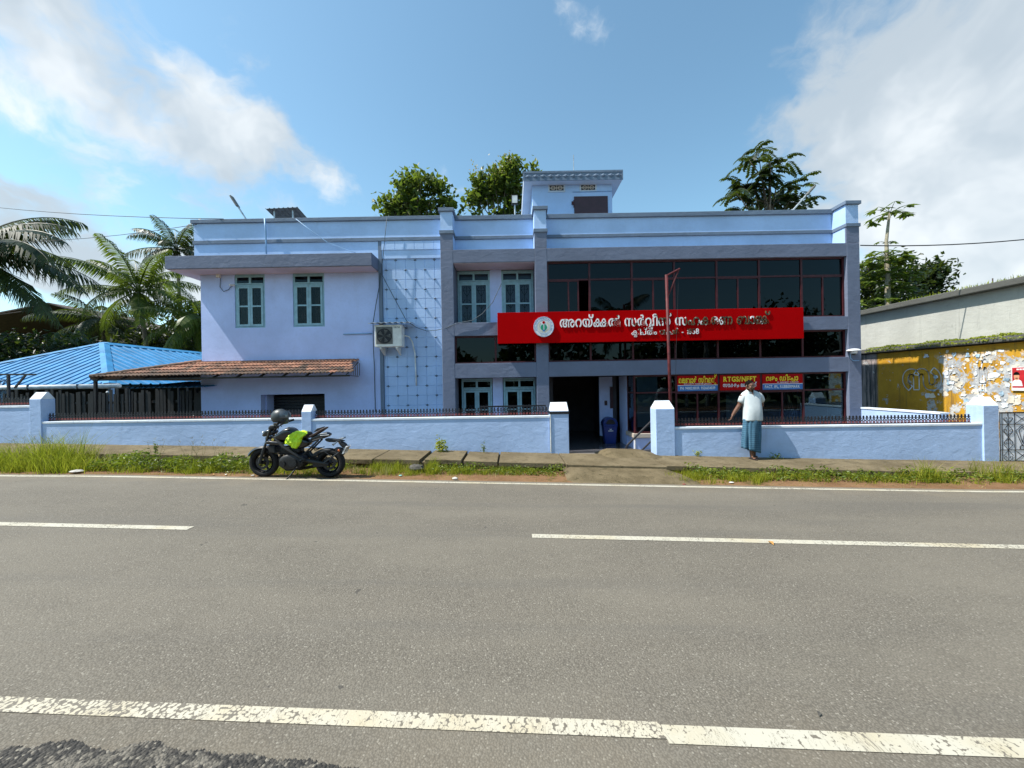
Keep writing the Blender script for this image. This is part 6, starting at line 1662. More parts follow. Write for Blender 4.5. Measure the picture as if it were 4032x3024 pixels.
def sleeve(a, b, c, r0, r1, r2):
    rings = []
    for p, r_ in ((a, r0), (b, r1), (c, r2)):
        d = (c - a).normalized(); x = d.cross(Vector((0, 1, 0))).normalized(); y = d.cross(x)
        rings.append([p + (x * math.cos(2 * math.pi * j / 18) * r_ + y * math.sin(2 * math.pi * j / 18) * r_) * (1 + 0.03 * math.sin(4 * j)) for j in range(18)])
    sh_.loft(rings, 0, False)
sleeve(pp(545, 480, 0.14), pp(492, 530, 0.145), pp(468, 618, 0.16), 0.082, 0.076, 0.068)
sleeve(pp(735, 480, 0.15), pp(800, 515, 0.165), pp(838, 592, 0.19), 0.076, 0.074, 0.070)
so = sh_.build('shirt', 'shirt', mn, smooth=True, sub=1)
sd = so.modifiers.new('thick', 'SOLIDIFY'); sd.thickness = 0.004
cl_ = MB()
for s_ in (-1, 1):
    o0 = pp(612, 400, 0.14)
    cl_.add([o0 + Vector((s_ * 0.072, 0.02, 0.02)), o0 + Vector((s_ * 0.078, -0.01, -0.012)), o0 + Vector((s_ * 0.070, -0.085, -0.060)), o0 + Vector((s_ * 0.008, -0.100, -0.075)), o0 + Vector((s_ * 0.020, -0.078, -0.022)), o0 + Vector((s_ * 0.056, -0.046, 0.010))], [(0, 1, 2, 3, 4, 5)])
co_ = cl_.build('collar', 'shirt', mn); co_.modifiers.new('thick', 'SOLIDIFY').thickness = 0.005
q = pp(612, 430, 0.0); MB().add([(q.x - 0.030, PY + 0.052, q.z + 0.01), (q.x + 0.030, PY + 0.052, q.z + 0.01), (q.x + 0.006, PY + 0.012, q.z - 0.085), (q.x, PY + 0.040, q.z - 0.02)], [(0, 3, 1), (0, 2, 3), (3, 2, 1)]).build('neck_opening', 'skin', mn)
# lungi: pleated tube with a raised front edge
lg = MB(); rings = []; n = 64
for i in range(17):
    t = i / 16
    cx_ = 632 - 26 * t; cy_ = 880 + 520 * t; rx = 0.186 + 0.010 * math.sin(3 * t) - 0.004 * t; ry = 0.128 + 0.005 * t
    c = pp(cx_, cy_, 0.09 - 0.02 * t); rg = []
    for j in range(n):
        a = 2 * math.pi * j / n; fa = a + math.pi / 2
        fold = 0.013 * math.sin(7 * a + 2.0 * t) * (0.25 + t) + 0.008 * math.sin(13 * a - 3 * t) * t
        deep = -0.060 * math.exp(-((a - R(222)) / 0.14) ** 2) * (0.5 + 0.5 * t) - 0.035 * math.exp(-((a - R(300)) / 0.12) ** 2) * (0.4 + 0.6 * t) + 0.034 * math.exp(-((a - R(236)) / 0.10) ** 2) * (0.4 + 0.6 * t)
        dz = (-0.055 * math.cos(a)) * t ** 3
        rg.append(c + Vector(((rx + fold + deep) * math.cos(a), (ry + fold + deep) * math.sin(a), dz)))
    rings.append(rg)
lo = lg.loft(rings, 0, False).build('lungi', 'lungi_check', mn, smooth=True)
lo.modifiers.new('thick', 'SOLIDIFY').thickness = 0.004
for s_, (fx_, fy_) in ((-1, (610, 0.0)), (1, (668, 0.06))):
    f0 = pp(fx_, 1505, fy_ + 0.06)
    so_ = MB().prism([(f0.x + 0.048 * math.sin(t) - (0.012 if math.cos(t) < 0 else 0), f0.y - 0.055 - 0.125 * -math.cos(t) * -1 * (1 if True else 1)) for t in [2 * math.pi * k / 18 for k in range(18)]], pz_ - 0.004, pz_ + 0.018, axis='z').build('sandal', 'sandal', mn)
    MB().tube([(f0.x - 0.045, f0.y - 0.06, pz_ + 0.02), (f0.x - 0.02, f0.y - 0.09, pz_ + 0.066), (f0.x + 0.02, f0.y - 0.085, pz_ + 0.066), (f0.x + 0.046, f0.y - 0.05, pz_ + 0.02)], 0.009, 6).build('strap', 'sandal', so_)

# ------------------------------------------------------------------ trees
def frond(mb, base, az, el, length, droop, n=34, lw=0.028, ll=0.55, m=0, twist=0.0):
    """coconut frond: arching rachis with two rows of drooping leaflets"""
    pts = []; p = Vector(base); e = el; st = length / 14
    for i in range(15):
        pts.append(p.copy()); p += Vector((math.cos(az) * math.cos(e), math.sin(az) * math.cos(e), math.sin(e))) * st; e -= droop / 14 * (0.5 + i / 14)
    mb.tube(pts, [0.035 * (1 - 0.8 * i / 14) * length / 4 + 0.004 for i in range(15)], 5, m)
    side = Vector((-math.sin(az), math.cos(az), 0))
    for k in range(n):
        t = 0.14 + 0.86 * k / (n - 1); f = t * 14; i = min(13, int(f)); q = pts[i].lerp(pts[i + 1], f - i); d = (pts[i + 1] - pts[i]).normalized()
        L_ = ll * length / 4 * (1.55 * math.sin(math.pi * (0.12 + 0.80 * t)) ** 0.8 + 0.1) * random.uniform(0.85, 1.1)
        up = side.cross(d).normalized()
        for s_ in (-1, 1):
            dv = (side * s_ * 0.85 + d * 0.55 + up * (0.15 + twist * s_) + Vector((0, 0, -0.35)) + Vector((random.uniform(-.12, .12),) * 3)).normalized()
            mid = q + dv * L_ * 0.55; tip = q + dv * L_ * 0.9 + Vector((0, 0, -0.42 * L_)) + d * 0.05 * L_
            wv_ = (d * 0.8 + up * 0.3).normalized() * lw * length / 4
            mb.add([q - wv_ * .5, q + wv_ * .5, mid + wv_, mid - wv_, tip], [(0, 1, 2, 3), (3, 2, 4)], m)
def palm(label, base, top, length, fronds, mat='leaf_palm', seed=1, trunk_r=0.16, group='coconut palms'):
    random.seed(seed)
    b = Vector(base); tp_ = Vector(top)
    t = thing('coconut_palm', label, 'palm', b, group)
    pts = [b.lerp(tp_, i / 10) + Vector((0.25 * math.sin(math.pi * i / 10), 0, 0)) for i in range(11)]
    MB().tube(pts, [trunk_r * (1.25 - 0.55 * i / 10) for i in range(11)], 10).build('trunk', 'bark', t, smooth=True)
    for az, el, k, dr in fronds:
        mb = MB(); frond(mb, tp_ + Vector((0, 0, 0.05)), az + random.uniform(-.08, .08), el, length * k, dr, n=64, lw=0.040)
        mb.build('frond', mat, t)
    mb = MB()
    for k in range(6): a = k * 1.05; mb.ell(tp_ + Vector((0.22 * math.cos(a), 0.22 * math.sin(a), -0.25)), (0.12, 0.12, 0.15), 8, 6)
    mb.build('coconut', 'leaf_light', t, smooth=True)
    return t
def around(n, el0, el1, dr0=1.0, dr1=1.7, k0=0.9, k1=1.1, a0=0.0, seed=0):
    r_ = random.Random(seed); out = []
    for i in range(n):
        f = i / n
        out.append((a0 + i * 2.39996, el0 + (el1 - el0) * f, r_.uniform(k0, k1), r_.uniform(dr0, dr1)))
    return out
c = P(545, 1150, 30); palm('bright coconut palm with upright fronds behind the blue roof ridge', (c.x + 0.3, 30.4, -0.5), c, 4.5, around(19, R(80), R(-25), 0.9, 1.5, seed=3), seed=5)
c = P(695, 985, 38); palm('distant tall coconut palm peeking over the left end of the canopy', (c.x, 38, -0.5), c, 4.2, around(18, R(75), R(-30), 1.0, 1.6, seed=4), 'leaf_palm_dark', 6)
c = P(800, 1260, 30.5); palm('coconut palm half hidden behind the left corner of the bank', (c.x + 0.4, 30.8, -0.5), c, 4.8, around(18, R(60), R(-35), 0.9, 1.5, seed=8), seed=9)
c = P(-150, 1010, 20)
palm('big coconut palm with long dark fronds reaching over the far left', (c.x - 0.6, 20.5, -0.4), c, 5.7,
     [(R(5), R(40), 0.95, 1.5), (R(-12), R(22), 1.05, 1.35), (R(10), R(8), 1.1, 1.25), (R(-5), R(-14), 1.05, 0.9), (R(25), R(55), 0.9, 1.5), (R(-40), R(30), 1, 1.4), (R(18), R(-30), 0.9, 0.6), (R(40), R(15), 1, 1.3)]
     + [(R(a), R(e), 1, 1.4) for a, e in ((90, 40), (130, 20), (170, 45), (210, 15), (250, 35), (290, 20), (320, 55), (60, 65))], 'leaf_palm_dark', 11)
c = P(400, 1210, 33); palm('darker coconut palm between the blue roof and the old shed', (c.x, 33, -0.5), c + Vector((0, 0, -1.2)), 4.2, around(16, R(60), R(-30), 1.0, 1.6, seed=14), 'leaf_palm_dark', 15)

def broad_tree(name, label, base, crown, nclump, nleaf, leaf, mat, cat='tree', seed=1, trunk=0.18, clump=0.45, bark='bark', extra=None, limbs=26, group=None, droop=0.15):
    """trunk and limbs to clumps of real leaves spread through ellipsoids crown = [(c, r, weight)]"""
    base = Vector((base[0], base[1], min(base[2], -0.55)))
    rnd = random.Random(seed); t = thing(name, label, cat, base, group)
    cs = []
    tot = sum(k for *_, k in crown)
    for c, r, k in crown:
        for _ in range(int(nclump * k / tot)):
            while True:
                d = Vector((rnd.uniform(-1, 1), rnd.uniform(-1, 1), rnd.uniform(-1, 1)))
                if 0.12 < d.length < 1: break
            d = d * (0.55 + 0.45 * rnd.random()) if d.length > 0.6 else d
            cs.append(Vector(c) + Vector((d.x * r[0], d.y * r[1], d.z * r[2])))
    tb = MB(); b = Vector(base); ctr = sum((Vector(c) * k for c, r, k in crown), Vector()) / tot
    fork = b.lerp(ctr, 0.55)
    tb.tube([b, b.lerp(fork, 0.5) + Vector((trunk * 0.4, 0, 0)), fork, b.lerp(ctr, 0.85)], [trunk * 1.3, trunk, trunk * 0.8, trunk * 0.45], 9)
    for q in rnd.sample(cs, min(limbs, len(cs))):
        s_ = fork.lerp(b.lerp(ctr, 0.85), rnd.random()); md = s_.lerp(q, 0.5) + Vector((rnd.uniform(-.2, .2), rnd.uniform(-.2, .2), 0.15 * (q - s_).length * rnd.random()))
        tb.tube([s_, md, q], [trunk * 0.35, trunk * 0.2, 0.012], 6)
    tb.build('trunk', bark, t, smooth=True)
    mb = MB()
    for q in cs:
        for _ in range(int(nleaf * rnd.uniform(0.6, 1.4))):
            p = q + Vector((rnd.gauss(0, 1), rnd.gauss(0, 1), rnd.gauss(0, 0.8))) * clump * 0.5
            s_ = leaf * rnd.uniform(0.6, 1.25)
            d = Vector((rnd.uniform(-1, 1), rnd.uniform(-1, 1), rnd.uniform(-1, 0.6) - droop)).normalized()
            e = d.cross(Vector((rnd.uniform(-.6, .6), rnd.uniform(-.6, .6), 1))).normalized(); nn = d.cross(e) * s_ * 0.12
            mb.add([p - d * s_ * .5, p - e * s_ * .32 + nn, p + d * s_ * .15 - e * s_ * 0.28 + nn, p + d * s_ * .6, p + d * s_ * .15 + e * s_ * .28 + nn, p + e * s_ * .32 + nn], [(0, 1, 2, 3), (0, 3, 4, 5)])
    mb.build('crown', mat, t)
    if extra:
        fb = MB()
        for q in extra:
            for _ in range(40):
                p = Vector(q) + Vector((rnd.gauss(0, .2), rnd.gauss(0, .2), rnd.gauss(0, .28))); s_ = 0.07
                d = Vector((rnd.uniform(-1, 1), rnd.uniform(-1, 1), rnd.uniform(-1, 1))).normalized(); e = d.orthogonal()
                fb.add([p - d * s_, p + e * s_ * .5, p + d * s_, p - e * s_ * .5], [(0, 1, 2, 3)])
        fb.build('blossom', 'flower_dry', t)
    return t
def EL(px, py, rx, ry, Y, ky=1.0, w_=1.0):
    c = P(px, py, Y); return (c, (rx * Y / F, rx * Y / F * ky, ry * Y / F), w_)
YT = 24.0
broad_tree('teak_tree', 'rounded leafy tree rising behind the tiled strip parapet', P(1640, 1500, YT), [EL(1640, 780, 105, 90, YT), EL(1560, 800, 60, 45, YT, 1, .35), EL(1560, 840, 70, 40, YT, 1, .4), EL(1730, 770, 60, 70, YT, 1, .4), EL(1640, 705, 40, 40, YT, 1, .2), EL(1800, 812, 14, 14, YT, 1, .05), EL(1505, 812, 18, 14, YT, 1, .06), EL(1680, 860, 130, 60, YT, 1, .6)],
           105, 26, 0.36, 'leaf_teak', seed=31, clump=0.58)
broad_tree('teak_tree', 'tall leafy tree with tan blossom tufts left of the stair tower', P(1985, 1500, YT), [EL(1985, 720, 85, 85, YT), EL(1930, 740, 60, 70, YT, 1, .4), EL(1870, 790, 45, 55, YT, 1, .35), EL(2010, 655, 45, 38, YT, 1, .3), EL(2050, 800, 55, 60, YT, 1, .3), EL(2090, 670, 18, 22, YT, 1, .08), EL(1895, 720, 30, 30, YT, 1, .12), EL(1990, 840, 90, 30, YT, 1, .3)],
           100, 25, 0.36, 'leaf_teak', seed=33, clump=0.54, extra=[P(1880, 690, YT), P(1872, 672, YT), P(2010, 630, YT - 0.5), P(1960, 660, YT - 1)])
# tree with long compound leaves
def pinnate(mb, base, d, length, droop, n=10, s_=0.2, rnd=random):
    p = Vector(base); d = Vector(d).normalized(); pts = [p.copy()]; st = length / 6
    for i in range(6): p += d * st; d = (d + Vector((0, 0, -droop / 6))).normalized(); pts.append(p.copy())
    mb.tube(pts, [0.012, 0.011, 0.010, 0.008, 0.006, 0.005, 0.004], 4)
    for k in range(n):
        t = 0.15 + 0.85 * k / (n - 1); f = t * 6; i = min(5, int(f)); q = pts[i].lerp(pts[i + 1], f - i); dd = (pts[i + 1] - pts[i]).normalized()
        sd = dd.cross(Vector((0, 0, 1)))
        sd = sd.normalized() if sd.length > 1e-3 else Vector((1, 0, 0))
        for s2 in (-1, 1):
            dv = (sd * s2 + dd * 0.35 + Vector((0, 0, -0.45 + rnd.uniform(-.2, .2)))).normalized(); L_ = s_ * rnd.uniform(0.8, 1.15); w_ = dd * L_ * 0.32
            mb.add([q, q + dv * L_ * .45 - w_, q + dv * L_, q + dv * L_ * .45 + w_], [(0, 1, 2), (0, 2, 3)])
def compound_tree(label, Y, trunk_px, ends, mat, seed, ln=1.0, s_=0.30, per=8, name='mahogany_tree', sub=None):
    rnd = random.Random(seed); b = P(trunk_px[0], 1500, Y); b.z = -0.7; t = thing(name, label, 'tree', b)
    tb = MB(); top = P(trunk_px[0], trunk_px[1], Y)
    tb.tube([b, b.lerp(top, 0.6), top], [0.16, 0.12, 0.05], 8); mb = MB()
    for (px, py, k) in ends:
        q = P(px, py, Y + rnd.uniform(-0.8, 0.8)); s0 = b.lerp(top, rnd.uniform(0.62, 0.9))
        tb.tube([s0, s0.lerp(q, 0.5) + Vector((0, 0, 0.15)), q], [0.05, 0.035, 0.015], 6)
        for i in range(int(per * k)):
            a = i * 2.4 + rnd.random(); el = rnd.uniform(-0.4, 0.75)
            pinnate(mb, q + Vector((rnd.gauss(0, .1), rnd.gauss(0, .1), rnd.gauss(0, .15))), (math.cos(a) * math.cos(el), math.sin(a) * math.cos(el), math.sin(el)), ln * rnd.uniform(.75, 1.15), 1.2, 9, s_, rnd)
    tb.build('trunk', 'bark', t, smooth=True); mb.build('crown', mat, t); return t
compound_tree('tree with long drooping compound leaves behind the right parapet', 20.0, (3030, 640),
              [(2985, 590, .8), (2950, 630, .7), (3035, 650, .9), (3075, 640, .7), (2920, 720, .9), (2970, 745, 1), (2900, 760, .8), (3000, 780, 1), (3080, 740, 1), (3140, 740, .9), (3110, 790, 1), (3040, 800, 1), (2930, 800, .8), (3150, 790, .7), (3000, 700, .8)], 'leaf_dark', 41)
# papaya and bushes on the right
def papaya():
    Y = 14.5; rnd = random.Random(51); b = P(3500, 1480, Y); b.z = -0.8; t = thing('papaya_tree', 'tall thin papaya tree with leaf crown beside the grey corner column', 'tree', b)
    l = [b, P(3497, 1250, Y), P(3494, 1050, Y), P(3490, 950, Y), P(3500, 860, Y), P(3502, 838, Y)]
    MB().tube(l, [0.10, 0.085, 0.075, 0.055, 0.04, 0.03], 9).build('trunk', 'bark_pale', t, smooth=True)
    mb = MB()
    def umbrella(c, n, ln, s_):
        for i in range(n):
            a = i * 2.4; el = rnd.uniform(-0.25, 0.6); d = Vector((math.cos(a) * math.cos(el), math.sin(a) * math.cos(el), math.sin(el))); L_ = ln * rnd.uniform(.7, 1.1); q = c + d * L_ + Vector((0, 0, -0.10 * L_))
            mb.tube([c, c + d * L_ * .6, q], [0.012, 0.010, 0.006], 4)
            for k in range(7):
                b_ = a + (k - 3) * 0.62; dv = Vector((math.cos(b_), math.sin(b_), rnd.uniform(-0.75, -0.25))).normalized(); w_ = Vector((-math.sin(b_), math.cos(b_), 0)) * s_ * 0.22; l2 = s_ * rnd.uniform(.8, 1.2)
                mb.add([q, q + dv * l2 * .55 - w_, q + dv * l2, q + dv * l2 * .55 + w_], [(0, 1, 2), (0, 2, 3)])
    umbrella(P(3505, 838, Y), 16, 0.55, 0.28); umbrella(P(3494, 955, Y), 4, 0.28, 0.15); umbrella(P(3494, 1010, Y), 22, 0.62, 0.30)
    for px, py in ((3450, 1040), (3540, 1030), (3470, 1120), (3520, 1140), (3440, 1190), (3500, 1075), (3425, 1090), (3560, 1090), (3500, 1220), (3550, 1180)): umbrella(P(px, py, Y + 0.2), 12, 0.5, 0.26)
    mb.build('crown', 'leaf_light', t)
papaya()
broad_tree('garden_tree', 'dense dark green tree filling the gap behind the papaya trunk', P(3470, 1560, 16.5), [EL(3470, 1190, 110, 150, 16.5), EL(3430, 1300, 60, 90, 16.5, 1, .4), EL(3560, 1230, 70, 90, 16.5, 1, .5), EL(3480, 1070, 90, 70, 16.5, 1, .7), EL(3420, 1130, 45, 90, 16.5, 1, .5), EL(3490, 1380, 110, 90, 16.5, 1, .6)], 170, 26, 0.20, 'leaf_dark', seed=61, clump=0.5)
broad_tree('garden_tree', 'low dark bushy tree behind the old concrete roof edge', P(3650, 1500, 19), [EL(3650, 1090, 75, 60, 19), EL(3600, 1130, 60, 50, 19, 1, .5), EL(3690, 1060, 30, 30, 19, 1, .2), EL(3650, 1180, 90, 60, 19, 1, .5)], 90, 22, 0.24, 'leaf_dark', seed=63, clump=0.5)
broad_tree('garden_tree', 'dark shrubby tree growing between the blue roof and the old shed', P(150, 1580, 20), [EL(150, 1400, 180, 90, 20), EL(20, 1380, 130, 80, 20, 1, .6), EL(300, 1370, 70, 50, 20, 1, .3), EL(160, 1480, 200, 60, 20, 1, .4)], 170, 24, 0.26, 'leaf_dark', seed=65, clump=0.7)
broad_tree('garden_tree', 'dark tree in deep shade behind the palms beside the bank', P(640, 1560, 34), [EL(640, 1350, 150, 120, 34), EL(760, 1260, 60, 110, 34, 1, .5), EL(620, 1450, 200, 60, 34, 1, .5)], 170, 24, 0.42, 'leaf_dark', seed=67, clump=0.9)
far = MB(); rnd = random.Random(70)
for _ in range(9000):
    x = rnd.uniform(-95, -22); k = 4.2 + 1.8 * math.sin(x * 0.31) + 1.2 * math.sin(x * 0.83 + 1); p = Vector((x, 52 + rnd.uniform(0, 6), rnd.random() ** 0.7 * k - 0.3)); s_ = rnd.uniform(0.4, 0.8)
    d = Vector((rnd.uniform(-1, 1), rnd.uniform(-1, 1), rnd.uniform(-1, 1))).normalized(); e = d.orthogonal().normalized()
    far.add([p - d * s_, p + e * s_ * .5, p + d * s_, p - e * s_ * .5], [(0, 1, 2, 3)])
tag(far.build('distant_foliage', 'leaf_dark'), 'far dark wood seen between the sheds', 'foliage', kind='stuff')
far = MB()
for _ in range(9000):
    x = rnd.uniform(-45, 50); k = 6.6 + 1.2 * math.sin(x * 0.37) + 0.9 * math.sin(x * 0.9 + 1); p = Vector((x, -20 - rnd.uniform(0, 5), rnd.random() ** 0.8 * k - 0.6)); s_ = rnd.uniform(0.35, 0.7)
    d = Vector((rnd.uniform(-1, 1), rnd.uniform(-1, 1), rnd.uniform(-1, 1))).normalized(); e = d.orthogonal().normalized()
    far.add([p - d * s_, p + e * s_ * .5, p + d * s_, p - e * s_ * .5], [(0, 1, 2, 3)])
tag(far.build('roadside_wood', 'leaf_dark'), 'dark wood across the road mirrored in the lower glass', 'foliage', kind='stuff')

# across the road, behind the viewer: what the dark glass mirrors
c = Vector((9.5, -12, 7.0)); palm('coconut palm across the road mirrored in the upper glass', (9.5, -12, -0.7), c, 4.0, around(18, R(70), R(-30), 0.9, 1.5, seed=71), 'leaf_palm_dark', 72)
broad_tree('roadside_tree', 'tall tree across the road mirrored dark in the right hand glass', (17.5, -12, -0.8), [(Vector((17.5, -12, 5.0)), (4.2, 3, 2.6), 1)], 120, 22, 0.40, 'leaf_dark', seed=75, clump=1.0)
broad_tree('roadside_tree', 'second tree across the road mirrored beside the palm', (25, -13, -0.8), [(Vector((25, -13, 6.0)), (4.5, 3, 3.2), 1)], 120, 22, 0.42, 'leaf_dark', seed=77, clump=1.0)
broad_tree('roadside_tree', 'low tree across the road mirrored in the shop windows', (4.0, -15, -0.7), [(Vector((4.0, -15, 2.0)), (5, 3, 1.7), 1)], 110, 22, 0.42, 'leaf_dark', seed=79, clump=1.0)
up_ = thing('utility_pole', 'concrete utility pole with cross arms across the road mirrored in the glass', 'pole', (14.6, -9.2, -0.6))
for x in (14.2, 15.9):
    MB().box(x - 0.11, x + 0.11, -9.31, -9.09, -0.6, 7.6).build('post', 'pole_concrete', up_)
for z in (7.3, 6.2): MB().box(13.6, 16.5, -9.35, -9.32, z, z + 0.09).build('cross_arm', 'galv', up_)
mb = MB()
for z in (7.39, 6.29):
    for x in (13.7, 14.6, 15.2, 16.4): mb.cyl((x, -9.33, z), (x, -9.33, z + 0.18), 0.05, 8)
mb.build('insulator', 'pvc_white', up_)
for k, z in enumerate((7.55, 7.40, 6.45)):
    tag(MB().tube([Vector((-40, -9.3, z + 0.9)).lerp(Vector((14.6, -9.33, z)), i / 16) - Vector((0, 0, 1.2 * 4 * (i / 16) * (1 - i / 16))) for i in range(17)], 0.014, 5).build('power_line', 'cable_black'), ('top', 'middle', 'lowest')[k] + ' power line across the road running to the utility pole', 'cable', 'power lines across the road')

# ------------------------------------------------------------------ verge growth and litter
random.seed(91)
gr = MB()
def vg(xa, xb, ya=6.98, yb=7.82, k=1.0, zf=None):
    def f():
        x = random.uniform(xa, xb); y = random.uniform(ya, yb); return (x, Yl(y, x), rz(x) - 0.02 + (0.0 if y < 7.6 else 0.02), k * random.uniform(0.7, 1.2))
    return f
def tufts(n, xa, xb, ya, yb, per, h0, h1, spread=0.06, m=0, w_=0.004, lean=0.7):
    for _ in range(n):
        cx, cy = random.uniform(xa, xb), random.uniform(ya, yb); k = random.uniform(0.6, 1.25)
        blades(gr, per, lambda: (cx + random.gauss(0, spread), Yl(cy + random.gauss(0, spread * .8), cx), rz(cx) - 0.02, k), h0, h1, w_, lean, m)
tufts(60, -12.5, -8.7, 7.05, 7.85, 60, 0.18, 0.44, 0.11, 0, 0.004, 0.9)
tufts(16, -8.8, -7.8, 7.05, 7.80, 50, 0.12, 0.32, 0.09, 0, 0.004, 0.9)
tufts(34, -12.5, -8.7, 7.15, 7.85, 50, 0.28, 0.55, 0.09, 0, 0.004, 0.9)
tufts(12, -9.5, -8.85, 7.2, 7.7, 60, 0.40, 0.78, 0.08, 0, 0.004, 0.8)
tufts(10, -12.0, -7.8, 7.1, 7.8, 30, 0.15, 0.4, 0.10, 1, 0.003)
tufts(60, -8.0, -5.4, 7.08, 7.80, 30, 0.05, 0.18, 0.06)
tufts(7, -6.6, -5.6, 7.2, 7.7, 45, 0.15, 0.34, 0.06)
tufts(95, -5.9, -3.4, 7.12, 7.80, 30, 0.03, 0.12, 0.07); tufts(14, -5.4, -3.4, 7.3, 7.8, 20, 0.04, 0.10, 0.08, 1)
tufts(46, -3.7, -1.6, 7.22, 7.82, 34, 0.05, 0.20, 0.06); tufts(16, -3.5, -1.9, 7.2, 7.7, 24, 0.06, 0.18, 0.07, 1)
tufts(8, -3.0, -2.3, 7.35, 7.7, 40, 0.12, 0.28, 0.05)
tufts(70, -1.8, 0.95, 7.38, 7.84, 34, 0.04, 0.15, 0.06); tufts(10, -1.9, 0.6, 7.25, 7.5, 22, 0.03, 0.08, 0.08, 1)
tufts(12, -1.72, -1.45, 7.4, 7.95, 34, 0.12, 0.28, 0.05)
tufts(80, 3.3, 7.2, 7.30, 7.82, 32, 0.05, 0.16, 0.07); tufts(20, 2.9, 4.2, 7.05, 7.6, 34, 0.06, 0.18, 0.06); tufts(6, 4.0, 4.7, 7.05, 7.3, 40, 0.08, 0.2, 0.05)
tufts(50, 6.9, 12.5, 7.30, 7.82, 34, 0.05, 0.18, 0.07); tufts(5, 7.4, 7.9, 7.4, 7.8, 60, 0.2, 0.42, 0.07); tufts(12, 8.8, 12.0, 7.4, 7.85, 60, 0.18, 0.42, 0.08); tufts(8, 7.5, 12, 7.3, 7.85, 40, 0.15, 0.4, 0.08, 1)
tufts(60, -9, 10, 6.93, 7.3, 8, 0.02, 0.05, 0.10, 0); tufts(50, -9, 10, 6.93, 7.4, 8, 0.02, 0.05, 0.12, 1)
tufts(40, -30, -12.5, 7.0, 7.8, 40, 0.1, 0.4, 0.1); tufts(40, 12.5, 30, 7.0, 7.8, 40, 0.1, 0.4, 0.1)
tag(gr.build('verge_grass', ['grass_lush', 'grass_dry']), 'rough grass along the road verge', 'grass', kind='stuff')
wd_ = MB()
def low(xa, xb, ya, yb, h): 
    def f():
        x = random.uniform(xa, xb); y = random.uniform(ya, yb); k = 0.5 + 0.5 * math.sin(x * 5.1 + 2 * y) * math.sin(x * 2.3); return (x, Yl(y, x), rz(x) + random.random() ** 1.3 * h * (0.4 + k), 1)
    return f
leaflets(wd_, 2600, low(-8.3, -5.2, 7.15, 7.80, 0.26), 0.02, 0.045, 0, 0.5); leaflets(wd_, 500, low(-5.2, -3.2, 7.3, 7.82, 0.12), 0.015, 0.03, 0, 0.5)
leaflets(wd_, 1100, low(-1.6, 1.0, 7.4, 7.84, 0.14), 0.015, 0.035, 0, 0.5); leaflets(wd_, 2400, low(3.4, 8.2, 7.32, 7.84, 0.17), 0.015, 0.04, 0, 0.5); leaflets(wd_, 1400, low(8.0, 12.5, 7.35, 7.84, 0.18), 0.015, 0.04, 0, 0.5)
tag(wd_.build('verge_weeds', 'weed_leaf'), 'low leafy weeds covering the drain edge', 'weeds', kind='stuff')
def stems(label, spots, h, name='seed_grass'):
    for px, py, Y, k in spots:
        q = P(px, py, Y); q.z = rz(q.x); t = thing(name, label, 'plant', q, 'tall seed stalks by the wall'); mb = MB()
        for _ in range(k):
            a = random.uniform(0, 6.28); hh = h * random.uniform(.6, 1.1); d = Vector((math.cos(a) * .3, math.sin(a) * .3, 1)).normalized()
            tp_ = q + d * hh; mb.tube([q, q + d * hh * .6, tp_ + Vector((0.04 * math.cos(a), 0, -0.02))], 0.0025, 4)
            for _ in range(4): e = Vector((random.uniform(-1, 1), random.uniform(-1, 1), random.uniform(0, 1))) * 0.06; mb.tube([tp_, tp_ + e], 0.002, 3)
        mb.build('stalk', 'grass_dry', t)
stems('thin dry seed stalks standing above the weeds before the blue wall', [(620, 1860, 7.5, 5), (750, 1860, 7.5, 5), (800, 1860, 7.6, 4), (850, 1862, 7.6, 4), (90, 1850, 7.6, 9), (200, 1850, 7.7, 8)], 0.62)
def plant(name, label, px, py, Y, z, n, sp, h, s0, s1, mat='weed_leaf'):
    q = P(px, py, Y); q.z = z if z is not None else sz(q.x)
    t = thing(name, label, 'plant', q); mb = MB()
    for _ in range(6):
        a = random.uniform(0, 6.28); mb.tube([q, q + Vector((sp * .5 * math.cos(a), sp * .3 * math.sin(a), h * random.uniform(.5, .9)))], 0.004, 4)
    mb.build('stem', mat, t); mb = MB()
    leaflets(mb, n, lambda: (q.x + random.gauss(0, sp * .5), q.y + random.gauss(0, sp * .4), q.z + abs(random.gauss(0.5, .28)) * h, 1), s0, s1, 0, 0.5); mb.build('leaf_cluster', mat, t)['kind'] = 'stuff'
plant('wall_weed', 'bright green leafy weed growing at the wall foot between broken slabs', 1737, 1790, 8.85, None, 150, 0.13, 0.27, 0.02, 0.05, 'grass_lush')
plant('wall_weed', 'small thin green weed against the blue wall near the gate pillar', 1905, 1790, 8.85, None, 40, 0.06, 0.24, 0.012, 0.03)
plant('wall_weed', 'tuft of weed beside the man at the wall foot', 3055, 1812, 8.62, None, 70, 0.16, 0.11, 0.012, 0.03)
plant('wall_weed', 'small grass tuft at the wall foot right of the plain gate pillar', 2748, 1795, 8.8, None, 50, 0.08, 0.13, 0.012, 0.028, 'grass_lush')
plant('wall_weed', 'young sprig rising over the slab behind the verge weeds', 612, 1770, 8.2, None, 40, 0.05, 0.26, 0.015, 0.035)
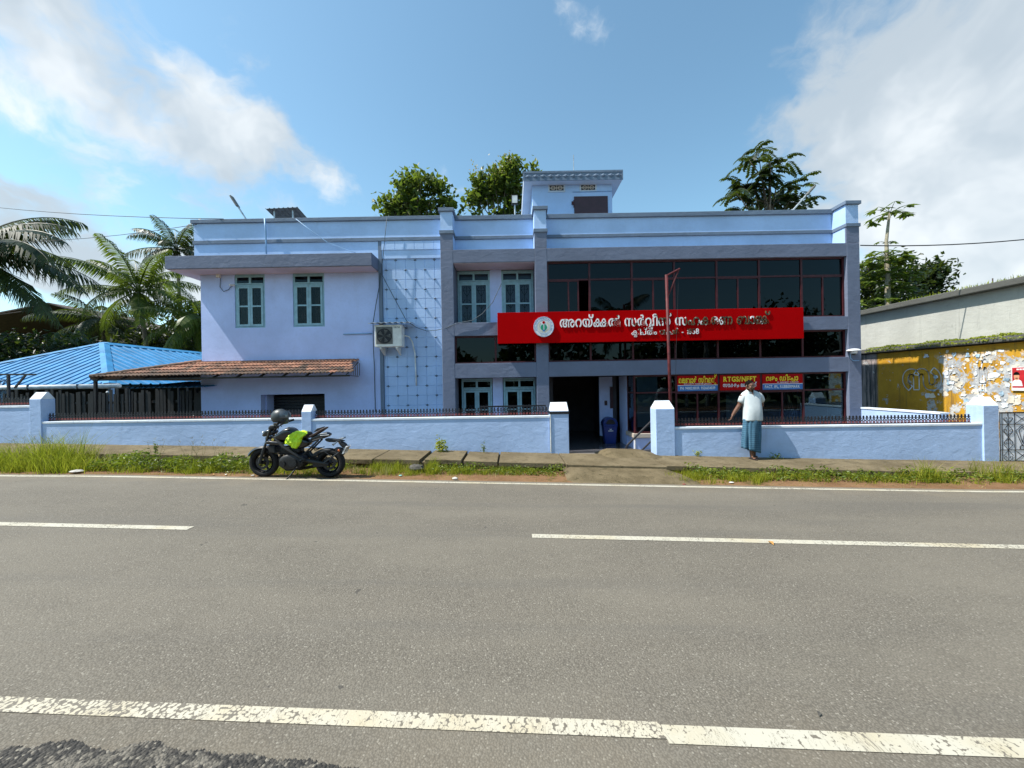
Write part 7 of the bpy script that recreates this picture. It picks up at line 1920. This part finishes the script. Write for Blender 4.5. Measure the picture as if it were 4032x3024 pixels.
def rock(name, label, px, py, Y, s_, mat, cat='stone', group=None, flat=0.45, on=rz):
    q = P(px, py, Y); q.z = on(q.x); mb = MB(); rings = []; n = 9
    for i in range(5):
        th = math.pi * (0.06 + 0.88 * i / 4); rings.append([(q.x + s_ * math.sin(th) * math.cos(6.283 * j / n) * random.uniform(.8, 1.15), q.y + .7 * s_ * math.sin(th) * math.sin(6.283 * j / n), q.z + s_ * flat * (0.9 - math.cos(th)) * random.uniform(.9, 1.05)) for j in range(n)])
    return tag(mb.loft(rings).build(name, mat, smooth=True, auto=35), label, cat, group)
rock('verge_stone', 'pale rounded stone on bare earth near the apron', 1792, 1892, 6.98, 0.062, 'stone_pale')
rock('verge_stone', 'flat white stone beside the tall grass at the line', 300, 1852, 7.32, 0.12, 'stone_pale', flat=0.25)
rock('verge_stone', 'small flat stone before the front wheel of the motorcycle', 995, 1873, 7.15, 0.035, 'stone_pale', flat=0.3)
rock('verge_stone', 'dark broken lump of concrete under the slab gap', 1640, 1840, 7.6, 0.16, 'stone_dark', flat=0.5)
rock('litter', 'tiny red and white wrapper lying on the line by the apron', 2693, 1917, 6.80, 0.035, 'iron_red', 'litter', flat=0.2)
rock('litter', 'pale green scrap of plastic in the short grass', 1577, 1866, 7.25, 0.035, 'litter_teal', 'litter', flat=0.25)
rock('litter', 'pair of pale scraps on the earth right of the apron', 2880, 1915, 6.95, 0.045, 'litter_white', 'litter', flat=0.2)
def leaf(label, px, py, Y, s_, mat='dry_leaf', z=0.006):
    q = P(px, py, Y); q.z = rz(q.x) + z; a = random.uniform(0, 3)
    d = Vector((math.cos(a), math.sin(a), 0)) * s_; e = Vector((-math.sin(a), math.cos(a), 0)) * s_ * .45
    tag(MB().add([q - d, q - e + Vector((0, 0, s_ * .3)), q + d, q + e + Vector((0, 0, s_ * .35)), q + Vector((0, 0, s_ * .12))], [(0, 1, 4), (1, 2, 4), (2, 3, 4), (3, 0, 4)]).build('fallen_leaf', mat, smooth=True), label, 'leaf')
leaf('yellow fallen leaf lying on the centre line', 3035, 2122, 4.28, 0.06); leaf('dark curled leaf on the asphalt near the worn edge line', 3225, 2787, 2.05, 0.022, 'stone_dark')
leaf('brown leaf on the verge before the motorcycle', 838, 1865, 7.2, 0.05); leaf('pale dry leaf beside the brown one on the verge', 888, 1866, 7.2, 0.045, 'litter_white')
